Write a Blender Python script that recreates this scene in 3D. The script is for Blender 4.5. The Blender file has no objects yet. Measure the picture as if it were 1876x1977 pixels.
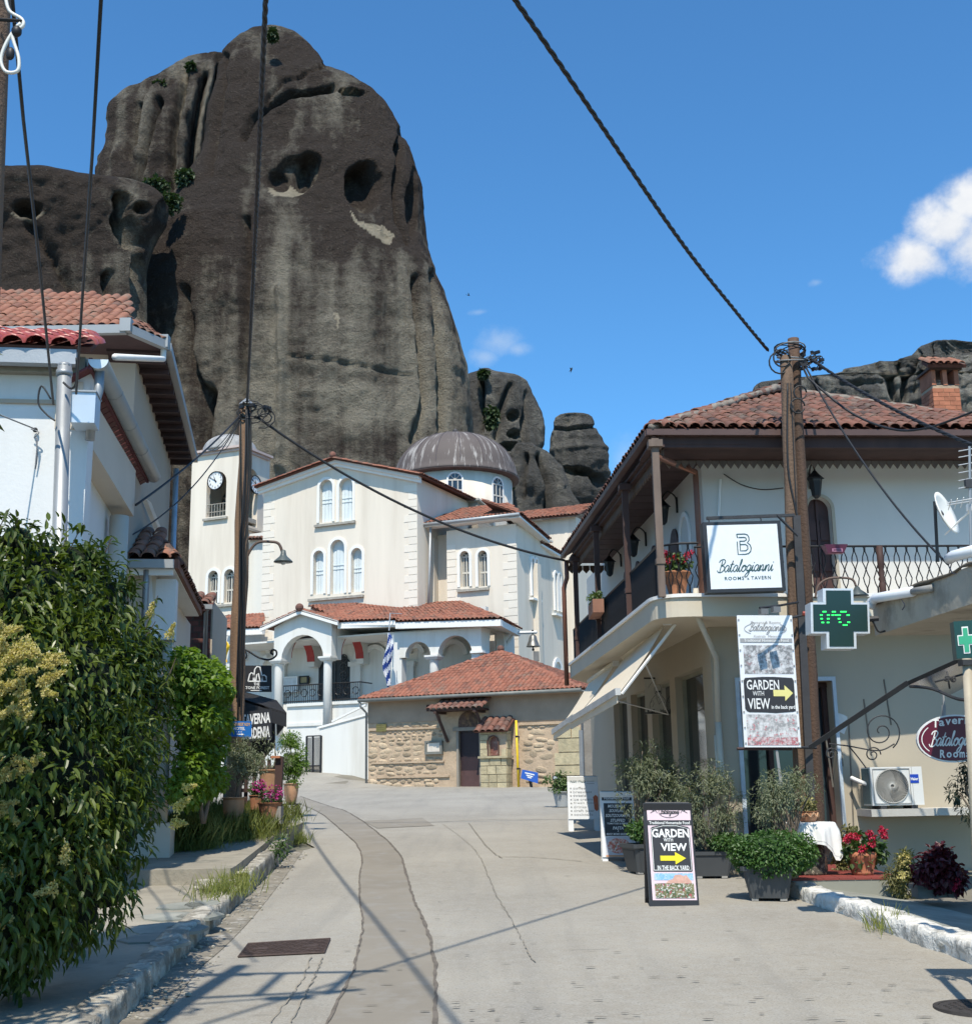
import bpy,bmesh,math,random
import numpy as np
from mathutils import Vector,Matrix,geometry
random.seed(7);rng=np.random.default_rng(7)
sc=bpy.context.scene;COL=sc.collection
pi=math.pi;rad=math.radians
# ------------------------------------------------------------------ camera
F,CX,CY=2400.0,938.0,988.5           # focal length and centre in the units used for measuring (1876 wide)
EYE=Vector((0,0,2.0));PITCH=math.atan((1518-CY)/F);ROLL=rad(1.0)
RM=Matrix.Rotation(pi/2+PITCH,3,'X') @ Matrix.Rotation(-ROLL,3,'Z')
cam=bpy.data.cameras.new('camera');cam.sensor_width=36;cam.sensor_fit='HORIZONTAL';cam.lens=36*F/1876
cam.clip_end=4000;cam.clip_start=.05
co=bpy.data.objects.new('camera',cam);COL.objects.link(co);co.matrix_world=Matrix.Translation(EYE) @ RM.to_4x4();sc.camera=co
# ------------------------------------------------------------------ light
SUN_H,SUN_E=rad(5),rad(57)             # heading the light travels to (right of +Y), elevation
LD=Vector((math.sin(SUN_H)*math.cos(SUN_E),math.cos(SUN_H)*math.cos(SUN_E),-math.sin(SUN_E)))
sl=bpy.data.lights.new('sun','SUN');sl.energy=4.6;sl.angle=rad(.53);sl.color=(1,.93,.8)
so=bpy.data.objects.new('sun',sl);COL.objects.link(so);so.rotation_euler=LD.to_track_quat('-Z','Y').to_euler();so.location=(0,-20,60)
sc.view_settings.view_transform='Standard';sc.view_settings.look='None';sc.view_settings.gamma=1;sc.view_settings.exposure=.27
sc.view_settings.use_curve_mapping=False

def ray(px,py):return RM @ Vector(((px-CX)/F,(CY-py)/F,-1))
def At(px,py,d):
    r=ray(px,py);return EYE+r*(d/r.y)
S=.039
def gz(y):return S*y if y<60 else S*60
def G(px,py,dz=0.0):
    r=ray(px,py);t=(dz-2)/(r.z-S*r.y);return EYE+r*t
Z=Vector((0,0,1))
class Pl:
    """a vertical plane: u to the right seen from outside, z up, w outward"""
    def __init__(s,px,py,d,heading):
        s.O=At(px,py,d);h=rad(heading);s.U=Vector((math.sin(h),math.cos(h),0));s.N=s.U.cross(Z);s.O.z=0
    def P(s,u,z,w=0):return s.O+s.U*u+s.N*w+Vector((0,0,z))
    def uv(s,px,py,w=0):
        r=ray(px,py);o=s.O+s.N*w;t=(o-EYE).dot(s.N)/r.dot(s.N);p=EYE+r*t
        return ((p-s.O).dot(s.U),p.z)
    def pt(s,px,py,w=0):
        u,z=s.uv(px,py,w);return s.P(u,z,w)
    def off(s,w):
        q=object.__new__(Pl);q.O=s.O+s.N*w;q.U=s.U;q.N=s.N;return q
    def side(s,u,w=0,right=True):
        """plane of a wall that starts at (u, w) and runs away from the viewer, facing right (or left)"""
        q=object.__new__(Pl);q.O=s.O+s.U*u+s.N*w;q.U=-s.N if right else s.N;q.N=s.U if right else-s.U
        return q

class MB:
    def __init__(s):s.v=[];s.f=[]
    def add(s,vs,fs):
        o=len(s.v);s.v.extend(Vector(v) for v in vs);s.f.extend([tuple(i+o for i in f) for f in fs]);return s
    def hexa(s,c):     # 8 corners: bottom 4 then top 4
        return s.add(c,[(0,3,2,1),(4,5,6,7),(0,1,5,4),(1,2,6,5),(2,3,7,6),(3,0,4,7)])
    def box(s,p,a,b,c):
        p,a,b,c=map(Vector,(p,a,b,c));return s.hexa([p,p+a,p+a+b,p+b,p+c,p+a+c,p+a+b+c,p+b+c])
    def cbox(s,c,sx,sy,sz,rz=0):
        r=Matrix.Rotation(rz,3,'Z');a,b=r @ Vector((sx,0,0)),r @ Vector((0,sy,0));return s.box(Vector(c)-a/2-b/2-Z*sz/2,a,b,Z*sz)
    def pbox(s,pl,u0,u1,z0,z1,w0,w1):return s.box(pl.P(u0,z0,w1),pl.U*(u1-u0),-pl.N*(w1-w0),Z*(z1-z0))
    def quad(s,*p):return s.add(p,[tuple(range(len(p)))])
    def slab(s,pts,n,t):   # polygon extruded by t along -n
        n=Vector(n)*t;k=len(pts);pts=[Vector(p) for p in pts]
        return s.add(pts+[p-n for p in pts],[tuple(range(k)),tuple(range(2*k-1,k-1,-1))]+[(i,i+k,(i+1)%k+k,(i+1)%k) for i in range(k)])
    def prism(s,pl,poly,w0,w1):return s.slab([pl.P(u,z,w1) for u,z in poly],pl.N,w1-w0)
    def tube(s,pts,r,n=7,closed=False,caps=True):
        pts=[Vector(p) for p in pts];m=len(pts);rs=r if isinstance(r,(list,tuple)) else [r]*m;o=len(s.v);prev=None
        for i,p in enumerate(pts):
            t=(pts[(i+1)%m]-pts[i-1]) if closed else (pts[min(i+1,m-1)]-pts[max(i-1,0)])
            t=t.normalized() if t.length>1e-9 else Vector((0,0,1))
            if prev is None:
                a=t.cross(Z if abs(t.z)<.9 else Vector((1,0,0))).normalized()
            else:
                a=prev-t*prev.dot(t);a=a.normalized() if a.length>1e-6 else t.orthogonal().normalized()
            prev=a;b=t.cross(a)
            for k in range(n):
                q=2*pi*k/n;s.v.append(p+(a*math.cos(q)+b*math.sin(q))*rs[i])
        for i in range(m if closed else m-1):
            j=(i+1)%m
            for k in range(n):s.f.append((o+i*n+k,o+i*n+(k+1)%n,o+j*n+(k+1)%n,o+j*n+k))
        if caps and not closed:s.f.append(tuple(o+k for k in range(n-1,-1,-1)));s.f.append(tuple(o+(m-1)*n+k for k in range(n)))
        return s
    def lathe(s,c,prof,n=20,sq=None):
        c=Vector(c);o=len(s.v);m=len(prof)
        for r,z in prof:
            for k in range(n):
                q=2*pi*k/n;s.v.append(c+Vector((r*math.cos(q),r*math.sin(q),z)))
        for i in range(m-1):
            for k in range(n):s.f.append((o+i*n+k,o+i*n+(k+1)%n,o+(i+1)*n+(k+1)%n,o+(i+1)*n+k))
        s.f.append(tuple(o+k for k in range(n-1,-1,-1)));s.f.append(tuple(o+(m-1)*n+k for k in range(n)))
        return s
    def ball(s,c,rx,ry=None,rz=None,n=10,m=7):
        ry=ry or rx;rz=rz or rx
        o=len(s.v);c=Vector(c)
        for i in range(m+1):
            t=pi*i/m
            for k in range(n):
                q=2*pi*k/n;s.v.append(c+Vector((rx*math.sin(t)*math.cos(q),ry*math.sin(t)*math.sin(q),-rz*math.cos(t))))
        for i in range(m):
            for k in range(n):s.f.append((o+i*n+k,o+i*n+(k+1)%n,o+(i+1)*n+(k+1)%n,o+(i+1)*n+k))
        return s
    def holes(s,pl,outer,holes,w=0,reveal=.15):
        """a wall face with openings and the reveals of the openings"""
        polys=[[pl.P(u,z,w) for u,z in q] for q in [outer]+holes]
        tris=geometry.tessellate_polygon(polys);flat=[p for q in polys for p in q]
        fs=[]
        for t in tris:
            a,b,c=(flat[i] for i in t);fs.append(tuple(t) if (b-a).cross(c-a).dot(pl.N)>0 else tuple(reversed(t)))
        s.add(flat,fs)
        for q in holes:
            k=len(q);s.add([pl.P(u,z,w) for u,z in q]+[pl.P(u,z,w-reveal) for u,z in q],[(i,(i+1)%k,(i+1)%k+k,i+k) for i in range(k)])
        return s
    def ring(s,pl,inner,outer,w0,w1,closed=True):
        k=len(inner);o=len(s.v)
        for w in (w0,w1):
            for q in (inner,outer):s.v.extend(pl.P(u,z,w) for u,z in q)
        for i in range(k if closed else k-1):
            j=(i+1)%k
            s.f+=[(o+2*k+i,o+2*k+j,o+3*k+j,o+3*k+i),(o+i,o+j,o+2*k+j,o+2*k+i),(o+k+i,o+3*k+i,o+3*k+j,o+k+j)]
        if not closed:
            for i in (0,k-1):s.f.append((o+i,o+k+i,o+3*k+i,o+2*k+i))
        return s
    def grid(s,fn,nu,nv):
        o=len(s.v)
        for j in range(nv+1):
            for i in range(nu+1):s.v.append(Vector(fn(i/nu,j/nv)))
        for j in range(nv):
            for i in range(nu):a=o+j*(nu+1)+i;s.f.append((a,a+1,a+nu+2,a+nu+1))
        return s

def arch(u0,u1,z0,z1,n=10):
    """opening with a round head, z1 = crown; counter-clockwise"""
    r=(u1-u0)/2;c=(u0+u1)/2
    return [(u0,z0),(u1,z0)]+[(c+r*math.cos(pi*i/n),z1-r+r*math.sin(pi*i/n)) for i in range(n+1)]
def arch_open(u0,u1,z0,z1,n=10):return arch(u0,u1,z0,z1,n)[1:]+[(u0,z0)]
def rect(u0,u1,z0,z1):return [(u0,z0),(u1,z0),(u1,z1),(u0,z1)]

def wloc(o):
    p=Vector((0,0,0))
    while o is not None:p=p+o.location;o=o.parent
    return p
def mesh(name,mb,mat=None,smooth=False,org=Vector((0,0,0))):
    me=bpy.data.meshes.new(name);me.from_pydata([v-org for v in mb.v],[],mb.f)
    if mat:me.materials.append(mat)
    if smooth:me.shade_smooth()
    me.update();return me
def tag(o,label=None,cat=None,group=None,kind=None):
    for k,v in (('label',label),('category',cat),('group',group),('kind',kind)):
        if v:o[k]=v
    return o
def obj(name,mb,mat,parent=None,smooth=False,label=None,cat=None,group=None,kind=None,base=None):
    """link one mesh object; a part's vertices are stored relative to its thing"""
    org=wloc(parent) if parent is not None else (Vector(base) if base is not None else Vector((0,0,0)))
    o=bpy.data.objects.new(name,mesh(name,mb,mat,smooth,org));COL.objects.link(o)
    if parent is not None:o.parent=parent
    else:o.location=org
    return tag(o,label,cat,group,kind)
def place(name,me,M,parent=None):
    """an object that shares a mesh, M in world space"""
    o=bpy.data.objects.new(name,me);COL.objects.link(o)
    if parent is not None:o.parent=parent;M=Matrix.Translation(-wloc(parent)) @ M
    o.matrix_local=M;return o
def thing(name,label,cat,loc,group=None):
    o=bpy.data.objects.new(name,None);COL.objects.link(o);o.location=loc;o.empty_display_size=.1
    return tag(o,label,cat,group)
def kids(o):return [c for c in bpy.data.objects if c.parent==o]
# big meshes from arrays: V (n,k,3) polygons of k corners
def npmesh(name,V,mat,smooth=False,attr=None):
    n,k=V.shape[:2];me=bpy.data.meshes.new(name);me.vertices.add(n*k);me.vertices.foreach_set('co',V.reshape(-1).astype(np.float32))
    me.loops.add(n*k);me.loops.foreach_set('vertex_index',np.arange(n*k,dtype=np.int32))
    me.polygons.add(n);me.polygons.foreach_set('loop_start',np.arange(0,n*k,k,dtype=np.int32))
    me.materials.append(mat)
    if attr is not None:
        a=me.attributes.new('tint','FLOAT','FACE');a.data.foreach_set('value',attr.astype(np.float32))
    me.update(calc_edges=True)
    if smooth:me.shade_smooth()
    return me
def link(name,me,parent=None,org=None,**k):
    o=bpy.data.objects.new(name,me);COL.objects.link(o)
    if parent is not None:o.parent=parent
    if org is not None:o.location=org
    return tag(o,**k)

# ------------------------------------------------------------------ noise
def _h(i,j,k,s):
    n=(i*374761393+j*668265263+k*1274126177+s*144665).astype(np.int64) & 0x7fffffff
    n=(n ^ (n >> 13))*1103515245 & 0x7fffffff;n=(n ^ (n >> 16))*69069 & 0x7fffffff
    return (n & 0xffff)/65535.0
def vnoise(p,s=0):
    i=np.floor(p).astype(np.int64);f=p-i;f=f*f*(3-2*f);r=0
    for a in (0,1):
        for b in (0,1):
            for c in (0,1):
                w=(f[:,0] if a else 1-f[:,0])*(f[:,1] if b else 1-f[:,1])*(f[:,2] if c else 1-f[:,2])
                r=r+w*_h(i[:,0]+a,i[:,1]+b,i[:,2]+c,s)
    return r*2-1
def fbm(p,o=4,s=0,g=.5):
    r=0;a=1
    for k in range(o):r=r+a*vnoise(p*2**k,s+k);a *= g
    return r

# ------------------------------------------------------------------ materials
class N:
    def __init__(s,name):
        s.m=bpy.data.materials.new(name);s.m.use_nodes=True;s.t=s.m.node_tree;s.b=s.t.nodes['Principled BSDF']
    def n(s,kind,**k):
        x=s.t.nodes.new(kind)
        for a,v in k.items():
            if a in x.inputs:x.inputs[a].default_value=v
            else:setattr(x,a,v)
        return x
    def l(s,a,b):s.t.links.new(a,b)
    def math(s,op,a,b=None,clamp=False):
        x=s.n('ShaderNodeMath',operation=op,use_clamp=clamp)
        for i,v in enumerate((a,b)):
            if v is None:continue
            if hasattr(v,'is_linked') or hasattr(v,'links'):s.l(v,x.inputs[i])
            else:x.inputs[i].default_value=v
        return x.outputs[0]
    def coords(s,scale=(1,1,1),kind='Object'):
        t=s.n('ShaderNodeTexCoord');m=s.n('ShaderNodeMapping');m.inputs['Scale'].default_value=scale;s.l(t.outputs[kind],m.inputs[0]);return m.outputs[0]
    def noise(s,scale,detail=4,rough=.55,vec=None,stretch=None):
        x=s.n('ShaderNodeTexNoise');x.inputs['Scale'].default_value=scale;x.inputs['Detail'].default_value=detail;x.inputs['Roughness'].default_value=rough
        s.l(vec if vec is not None else s.coords(stretch or (1,1,1)),x.inputs['Vector']);return x.outputs['Fac']
    def ramp(s,fac,lo,hi,a=0.,b=1.):
        x=s.n('ShaderNodeMapRange',clamp=True);s.l(fac,x.inputs[0]);x.inputs[1].default_value=lo;x.inputs[2].default_value=hi;x.inputs[3].default_value=a;x.inputs[4].default_value=b
        return x.outputs[0]
    def mix(s,fac,a,b,mode='MIX'):
        x=s.n('ShaderNodeMix',data_type='RGBA',blend_type=mode)
        for i,v in ((0,fac),(6,a),(7,b)):
            if isinstance(v,(int,float)):x.inputs[i].default_value=v
            elif isinstance(v,tuple):x.inputs[i].default_value=(*v[:3],1)
            else:s.l(v,x.inputs[i])
        return x.outputs[2]
    def bump(s,h,strength=.3,dist=.02):
        x=s.n('ShaderNodeBump');x.inputs['Strength'].default_value=strength;x.inputs['Distance'].default_value=dist;s.l(h,x.inputs['Height']);s.l(x.outputs[0],s.b.inputs['Normal'])
    def rnd(s):return s.n('ShaderNodeObjectInfo').outputs['Random']
    def attr(s,name):
        x=s.n('ShaderNodeAttribute');x.attribute_name=name;return x.outputs['Fac']
    def out(s,col,rough=.8,metal=0.,spec=.4):
        if isinstance(col,tuple):s.b.inputs['Base Color'].default_value=(*col[:3],1)
        else:s.l(col,s.b.inputs['Base Color'])
        if isinstance(rough,(int,float)):s.b.inputs['Roughness'].default_value=rough
        else:s.l(rough,s.b.inputs['Roughness'])
        s.b.inputs['Metallic'].default_value=metal;s.b.inputs['Specular IOR Level'].default_value=spec
        return s.m
def scl(c,k):return tuple(min(1,x*k) for x in c[:3])
def mat(name,c,rough=.8,var=.2,vs=3.,bump=.25,bs=40.,bd=.01,stain=None,ss=1.2,st=(.5,.75),metal=0.,spec=.35,rnd=0.,stretch=None):
    """a painted/plastered/stone surface: mottled, slightly stained, fine relief; rnd = brightness difference between objects"""
    m=N(name);a=m.noise(vs,5,.6,stretch=stretch);b=m.noise(bs,3,.6)
    col=m.mix(m.ramp(a,.3,.7),scl(c,1-var),scl(c,1+var*.6))
    if stain:col=m.mix(m.math('MULTIPLY',m.ramp(m.noise(ss,6,.65,stretch=stretch),*st),stain[3] if len(stain)>3 else .8),col,stain[:3])
    if rnd:
        col=m.mix(m.ramp(m.rnd(),0,1),m.mix(1.,col,(1-rnd,)*3,'MULTIPLY'),m.mix(1.,col,(1+rnd,)*3,'MULTIPLY'))
    m.bump(m.math('ADD',b,a),bump,bd);return m.out(col,rough,metal,spec)
def plain(name,c,rough=.5,metal=0.,spec=.5,emit=0):
    m=N(name);x=m.out(m.mix(m.ramp(m.noise(9,3),.35,.65),scl(c,.975),scl(c,1.02)),rough,metal,spec)
    if emit:m.b.inputs['Emission Color'].default_value=(*c,1);m.b.inputs['Emission Strength'].default_value=emit
    return x
def leafmat(name,c,c2,rough=.45,trans=.35,spec=.5):
    m=N(name);t=m.attr('tint');col=m.mix(m.ramp(t,0,1),c,c2);col=m.mix(m.ramp(m.rnd(),0,1,0,.25),col,c2);m.out(col,rough,0,spec)
    tr=m.n('ShaderNodeBsdfTranslucent');m.l(m.mix(1.,col,(1.35,1.5,.55),'MULTIPLY'),tr.inputs[0]);mx=m.n('ShaderNodeMixShader');mx.inputs[0].default_value=trans
    m.l(m.b.outputs[0],mx.inputs[1]);m.l(tr.outputs[0],mx.inputs[2]);m.l(mx.outputs[0],m.t.nodes['Material Output'].inputs[0]);return m.m

# ------------------------------------------------------------------ sky
w=bpy.data.worlds.new('World');sc.world=w;w.use_nodes=True;wt=w.node_tree;wn=wt.nodes;wl=wt.links
sky=wn.new('ShaderNodeTexSky');sky.sky_type='NISHITA';sky.sun_disc=False;sky.sun_elevation=SUN_E;sky.sun_rotation=SUN_H+pi
sky.altitude=300;sky.air_density=1.;sky.dust_density=.6;sky.ozone_density=3.0
bg=wn['Background'];bg.inputs[1].default_value=.138
def wmath(op,*a):
    x=wn.new('ShaderNodeMath');x.operation=op
    for i,v in enumerate(a):
        if isinstance(v,(int,float)):x.inputs[i].default_value=v
        else:wl.new(v,x.inputs[i])
    return x.outputs[0]
geo=wn.new('ShaderNodeTexCoord').outputs['Generated']
def wdot(vec):
    x=wn.new('ShaderNodeVectorMath');x.operation='DOT_PRODUCT';wl.new(geo,x.inputs[0]);x.inputs[1].default_value=vec;return x.outputs['Value']
def cloud(lobes,ctr,ns,thr,soft,seed,dens=1.):
    """a cloud far away, described on the tangent plane of its own direction"""
    f=ray(*ctr).normalized();r=f.cross(Z).normalized();u=r.cross(f)
    df=wdot(f);a=wmath('DIVIDE',wdot(r),df);b=wmath('DIVIDE',wdot(u),df)
    cv=wn.new('ShaderNodeCombineXYZ');wl.new(a,cv.inputs[0]);wl.new(b,cv.inputs[1]);cv.inputs[2].default_value=seed
    nz=wn.new('ShaderNodeTexNoise');nz.inputs['Scale'].default_value=ns;nz.inputs['Detail'].default_value=7;nz.inputs['Roughness'].default_value=.6;wl.new(cv.outputs[0],nz.inputs['Vector'])
    tot=None
    for px,py,rx,ry in lobes:
        q=ray(px,py).normalized();la,lb=q.dot(r)/q.dot(f),q.dot(u)/q.dot(f)
        e=wmath('ADD',wmath('POWER',wmath('ABSOLUTE',wmath('DIVIDE',wmath('SUBTRACT',a,la),rx/F)),2.),wmath('POWER',wmath('ABSOLUTE',wmath('DIVIDE',wmath('SUBTRACT',b,lb),ry/F)),2.))
        e=wmath('SUBTRACT',1.,wmath('SQRT',e));tot=e if tot is None else wmath('MAXIMUM',tot,e)
    v=wmath('ADD',tot,wmath('MULTIPLY',wmath('SUBTRACT',nz.outputs['Fac'],.5),1.9))
    m=wn.new('ShaderNodeMapRange');m.interpolation_type='SMOOTHSTEP';m.inputs[1].default_value=thr;m.inputs[2].default_value=thr+soft;m.inputs[4].default_value=dens;wl.new(v,m.inputs[0])
    return wmath('MULTIPLY',m.outputs[0],wmath('GREATER_THAN',df,.3)),nz.outputs['Fac']
def wmix(fac,a,b,mode='MIX'):
    x=wn.new('ShaderNodeMix');x.data_type='RGBA';x.blend_type=mode
    for i,v in ((0,fac),(6,a),(7,b)):
        if isinstance(v,(int,float)):x.inputs[i].default_value=v
        elif isinstance(v,tuple):x.inputs[i].default_value=(*v,1)
        else:wl.new(v,x.inputs[i])
    return x.outputs[2]
c=wmix(1.,sky.outputs[0],(.52,.99,1.25),'MULTIPLY')
c1,n1=cloud([(1830,440,90,75),(1770,500,85,62),(1870,390,75,65),(1890,470,100,85),(1960,380,130,100)],(1850,450),15,.12,.7,1.7)
c2,n2=cloud([(965,660,62,42),(935,690,45,26),(1000,675,40,25)],(960,660),30,.1,1.0,4.2,.42)
c3,n3=cloud([(1215,890,70,60)],(1215,890),20,.1,.9,9.1,.35)
c4,n4=cloud([(1575,545,22,12),(925,602,30,10)],(1250,570),40,.15,.8,3.3,.25)
shade=wn.new('ShaderNodeMapRange');shade.inputs[1].default_value=.35;shade.inputs[2].default_value=.65;wl.new(n1,shade.inputs[0])
c=wmix(c2,c,(3.9,4.6,5.4));c=wmix(c3,c,(3.9,4.6,5.4));c=wmix(c4,c,(3.9,4.6,5.4))
c=wmix(c1,c,wmix(shade.outputs[0],(4.4,4.7,5.2),(5.9,5.95,6.0)))
wl.new(c,bg.inputs[0])
# ------------------------------------------------------------------ rocks behind the village
def rockmat(name,dark,light,tan):
    m=N(name);P=m.coords();bare=m.attr('bare')
    stv=m.coords((1,1,.06));sth=m.coords((.12,.12,1))
    streak=m.noise(.17,6,.62,stv);fine=m.noise(.7,8,.78,P);strata=m.noise(.35,5,.6,sth);sp=m.noise(2.6,4,.75,P)
    v=m.math('ADD',bare,m.math('MULTIPLY',m.math('SUBTRACT',streak,.5),2.0));v=m.math('ADD',v,m.math('MULTIPLY',m.math('SUBTRACT',fine,.5),1.35))
    v=m.math('ADD',v,m.math('MULTIPLY',m.math('SUBTRACT',strata,.5),.8))
    big=m.noise(.085,3,.6,stv);v=m.math('ADD',v,m.math('MULTIPLY',m.math('SUBTRACT',big,.5),1.7))
    col=m.mix(m.ramp(v,.18,.95),dark,light)
    col=m.mix(m.math('MULTIPLY',m.ramp(sp,.6,.7),.35),col,scl(light,1.15));col=m.mix(m.math('MULTIPLY',m.ramp(sp,.42,.3),.5),col,scl(dark,.5))
    col=m.mix(m.ramp(m.attr('clean'),.15,.8),col,m.mix(m.ramp(fine,.35,.7),tan,scl(tan,1.3)))
    h=m.math('ADD',m.math('MULTIPLY',fine,1.),m.math('ADD',m.math('MULTIPLY',streak,.8),m.math('MULTIPLY',sp,.5)))
    m.bump(h,1.,2.2);return m.out(col,.95,0,.1)
M_rock=rockmat('dark_lichened_rock',(.076,.06,.051),(.33,.295,.235),(.42,.36,.27))
M_rock2=rockmat('grey_far_rock',(.12,.115,.108),(.33,.31,.265),(.4,.37,.3))

def rock(name,rows,d,thick,mt,nr=150,nc=170,amp=2.2,sc_=.045,seed=1,flat=.75,base=-20,carve=(),pale=(),bare=None,cracks=(),grooves=1.0,label=None,strata=.5):
    """a weathered sandstone tower: sections stacked up its height, each a rounded loop with real thickness, then eroded"""
    ys=np.array([r[0] for r in rows],float)
    zz=[];xl=[];xr=[]
    for y,l,r in rows:
        a,b=At(l,y,d),At(r,y,d);zz.append((a.z+b.z)/2);xl.append(a.x);xr.append(b.x)
    zz,xl,xr=map(np.array,(zz,xl,xr));order=np.argsort(zz);zz,xl,xr=zz[order],xl[order],xr[order]
    zz=np.concatenate([[base],zz]);xl=np.concatenate([[xl[0]],xl]);xr=np.concatenate([[xr[0]],xr])
    zs=np.concatenate([np.linspace(base,zz[1],8)[:-1],zz[1]+(zz[-1]-zz[1])*np.linspace(0,1,nr)**.93])
    L,R_=np.interp(zs,zz,xl),np.interp(zs,zz,xr)
    th=np.concatenate([np.linspace(-pi/2,pi/2,nc),np.linspace(pi/2,1.5*pi,36)[1:-1]]);n=len(th)
    s_,c_=np.sin(th),np.cos(th);sx=np.sign(s_)*np.abs(s_)**.92;cyy=np.sign(c_)*np.abs(c_)**flat
    cx=(L+R_)/2;hw=(R_-L)/2;hw_s=np.convolve(np.pad(hw,6,'edge'),np.ones(13)/13,'valid')
    x=cx[:,None]+hw[:,None]*sx;dp=(hw_s*thick)[:,None]*np.ones(n);y=d-dp*cyy;z=zs[:,None]*np.ones(n)
    p=np.stack([x,y,z],-1).reshape(-1,3);front=(cyy[None,:]*np.ones((len(zs),1))).reshape(-1)
    wgt=np.clip(hw[:,None]*np.ones(n)/(hw.max()*.25),.12,1).reshape(-1)
    nrm=np.stack([sx[None,:]*np.ones((len(zs),1)),-cyy[None,:]*np.ones((len(zs),1)),0*x],-1).reshape(-1,3)
    disp=amp*fbm(p*sc_,4,seed)+amp*.5*grooves*fbm(p*np.array([.16,.16,.014]),4,seed+9)+amp*.28*strata*fbm(p*np.array([.02,.02,.3]),3,seed+20)+amp*.17*fbm(p*.33,3,seed+31)+amp*.13*fbm(p*.8,2,seed+41)
    front_w=.25+.75*np.clip(front,0,1)
    bl=np.zeros(len(p));cl=np.zeros(len(p))
    if bare:bl=bare(p,d)
    # pixel of each point, for features with a place of their own on the face
    q=(p-np.array(EYE)) @ np.array(RM);px=CX+F*q[:,0]/-q[:,2];py=CY-F*q[:,1]/-q[:,2]
    for (cx_,cy_,rx,ry,dep,tilt,cln) in carve:
        ct,st_=math.cos(tilt),math.sin(tilt);a=((px-cx_)*ct+(py-cy_)*st_)/rx;b=(-(px-cx_)*st_+(py-cy_)*ct)/ry
        rr=np.sqrt(a*a+b*b)+.16*fbm(p*.3,2,seed+50);e=np.clip((1.08-rr)/.3,0,1);e=e*e*(3-2*e)*(front>0)
        disp-=dep*e*(1-.3*np.clip(b,-1,1))
        if cln:cl=np.maximum(cl,cln*np.clip((b-.42+.3*a*a*.5)/.2,0,1)*np.clip((1.45-rr)/.25,0,1)*(front>0))
    jx,jy=px+9*fbm(p*.25,3,91),py+7*fbm(p*.25,3,92)
    for poly in pale:
        ins=np.zeros(len(p),bool);j=len(poly)-1
        for i in range(len(poly)):
            (ax,ay),(bx,by)=poly[i],poly[j]
            if ay != by:ins ^= ((ay>jy) != (by>jy)) & (jx<(bx-ax)*(jy-ay)/(by-ay)+ax)
            j=i
        cl=np.maximum(cl,ins*(front>0)*.9)
    for (pts,wid,dep) in cracks:
        dist=np.full(len(p),1e9)
        for (ax,ay),(bx,by) in zip(pts,pts[1:]):
            t=np.clip(((px-ax)*(bx-ax)+(py-ay)*(by-ay))/((bx-ax)**2+(by-ay)**2),0,1)
            dist=np.minimum(dist,np.hypot(px-ax-t*(bx-ax),py-ay-t*(by-ay)))
        disp-=dep*np.exp(-(dist/wid)**2)*(front>0)
    p=p+nrm*(disp*front_w*wgt)[:,None]
    m=len(zs);idx=np.arange(m*n).reshape(m,n)
    a=idx[:-1,:];b=np.roll(idx,-1,1)[:-1,:];cc=np.roll(idx,-1,1)[1:,:];dd=idx[1:,:]
    faces=np.stack([a,b,cc,dd],-1).reshape(-1,4)
    me=bpy.data.meshes.new(name);nv=len(p)+1;top=np.array([[cx[-1],d,zs[-1]+.3]])
    P_=np.concatenate([p,top]);me.vertices.add(nv);me.vertices.foreach_set('co',P_.reshape(-1).astype(np.float32))
    tri=np.stack([idx[-1],np.roll(idx[-1],-1),np.full(n,nv-1)],-1)
    lv=np.concatenate([faces.reshape(-1),tri.reshape(-1)]);me.loops.add(len(lv));me.loops.foreach_set('vertex_index',lv.astype(np.int32))
    ls=np.concatenate([np.arange(len(faces))*4,len(faces)*4+np.arange(n)*3]);me.polygons.add(len(ls));me.polygons.foreach_set('loop_start',ls.astype(np.int32))
    for nm,val in (('bare',bl),('clean',cl)):
        at=me.attributes.new(nm,'FLOAT','POINT');at.data.foreach_set('value',np.concatenate([val,val[-1:]]).astype(np.float32))
    me.materials.append(mt);me.update(calc_edges=True);me.shade_smooth()
    return link(name,me,kind='structure',label=label)

# where the main rock is bare of lichen: lower middle, and a pale water-worn seam
def bare_main(p,d):
    q=(p-np.array(EYE)) @ np.array(RM);px=CX+F*q[:,0]/-q[:,2];py=CY-F*q[:,1]/-q[:,2]
    low=np.clip((py-455)/230,0,1)*np.clip((px-335)/60,0,1)*.62
    seam=np.exp(-((px-(548-(py-600)*.008))/13)**2)*np.clip((py-420)/160,0,1)*.55
    patch=.35*np.exp(-((px-640)/130)**2-((py-560)/110)**2)+.45*np.exp(-((px-700)/150)**2-((py-800)/60)**2)
    dk=-.5*np.exp(-((px-(690+(py-840)*.5))/120)**2-((py-850)/45)**2)-.55*np.exp(-((px-(470+(py-600)*-.02))/12)**2)*np.clip((py-400)/60,0,1)
    up=.08+.22*np.exp(-((px-520)/80)**2-((py-130)/80)**2)
    return np.clip(low+seam+patch+dk+up,-.4,1.2)
main_rows=[(62,500,560),(66,478,580),(78,462,594),(95,448,610),(112,436,624),(140,428,640),(165,424,690),(185,420,724),(215,412,752),(260,402,776),(310,392,796),(370,362,815),(430,326,821),(490,294,826),
             (530,284,842),(580,280,862),(625,282,877),(670,288,892),(720,300,904),(790,312,912),(870,322,918),(1000,330,925),(1200,340,930)]
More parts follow.
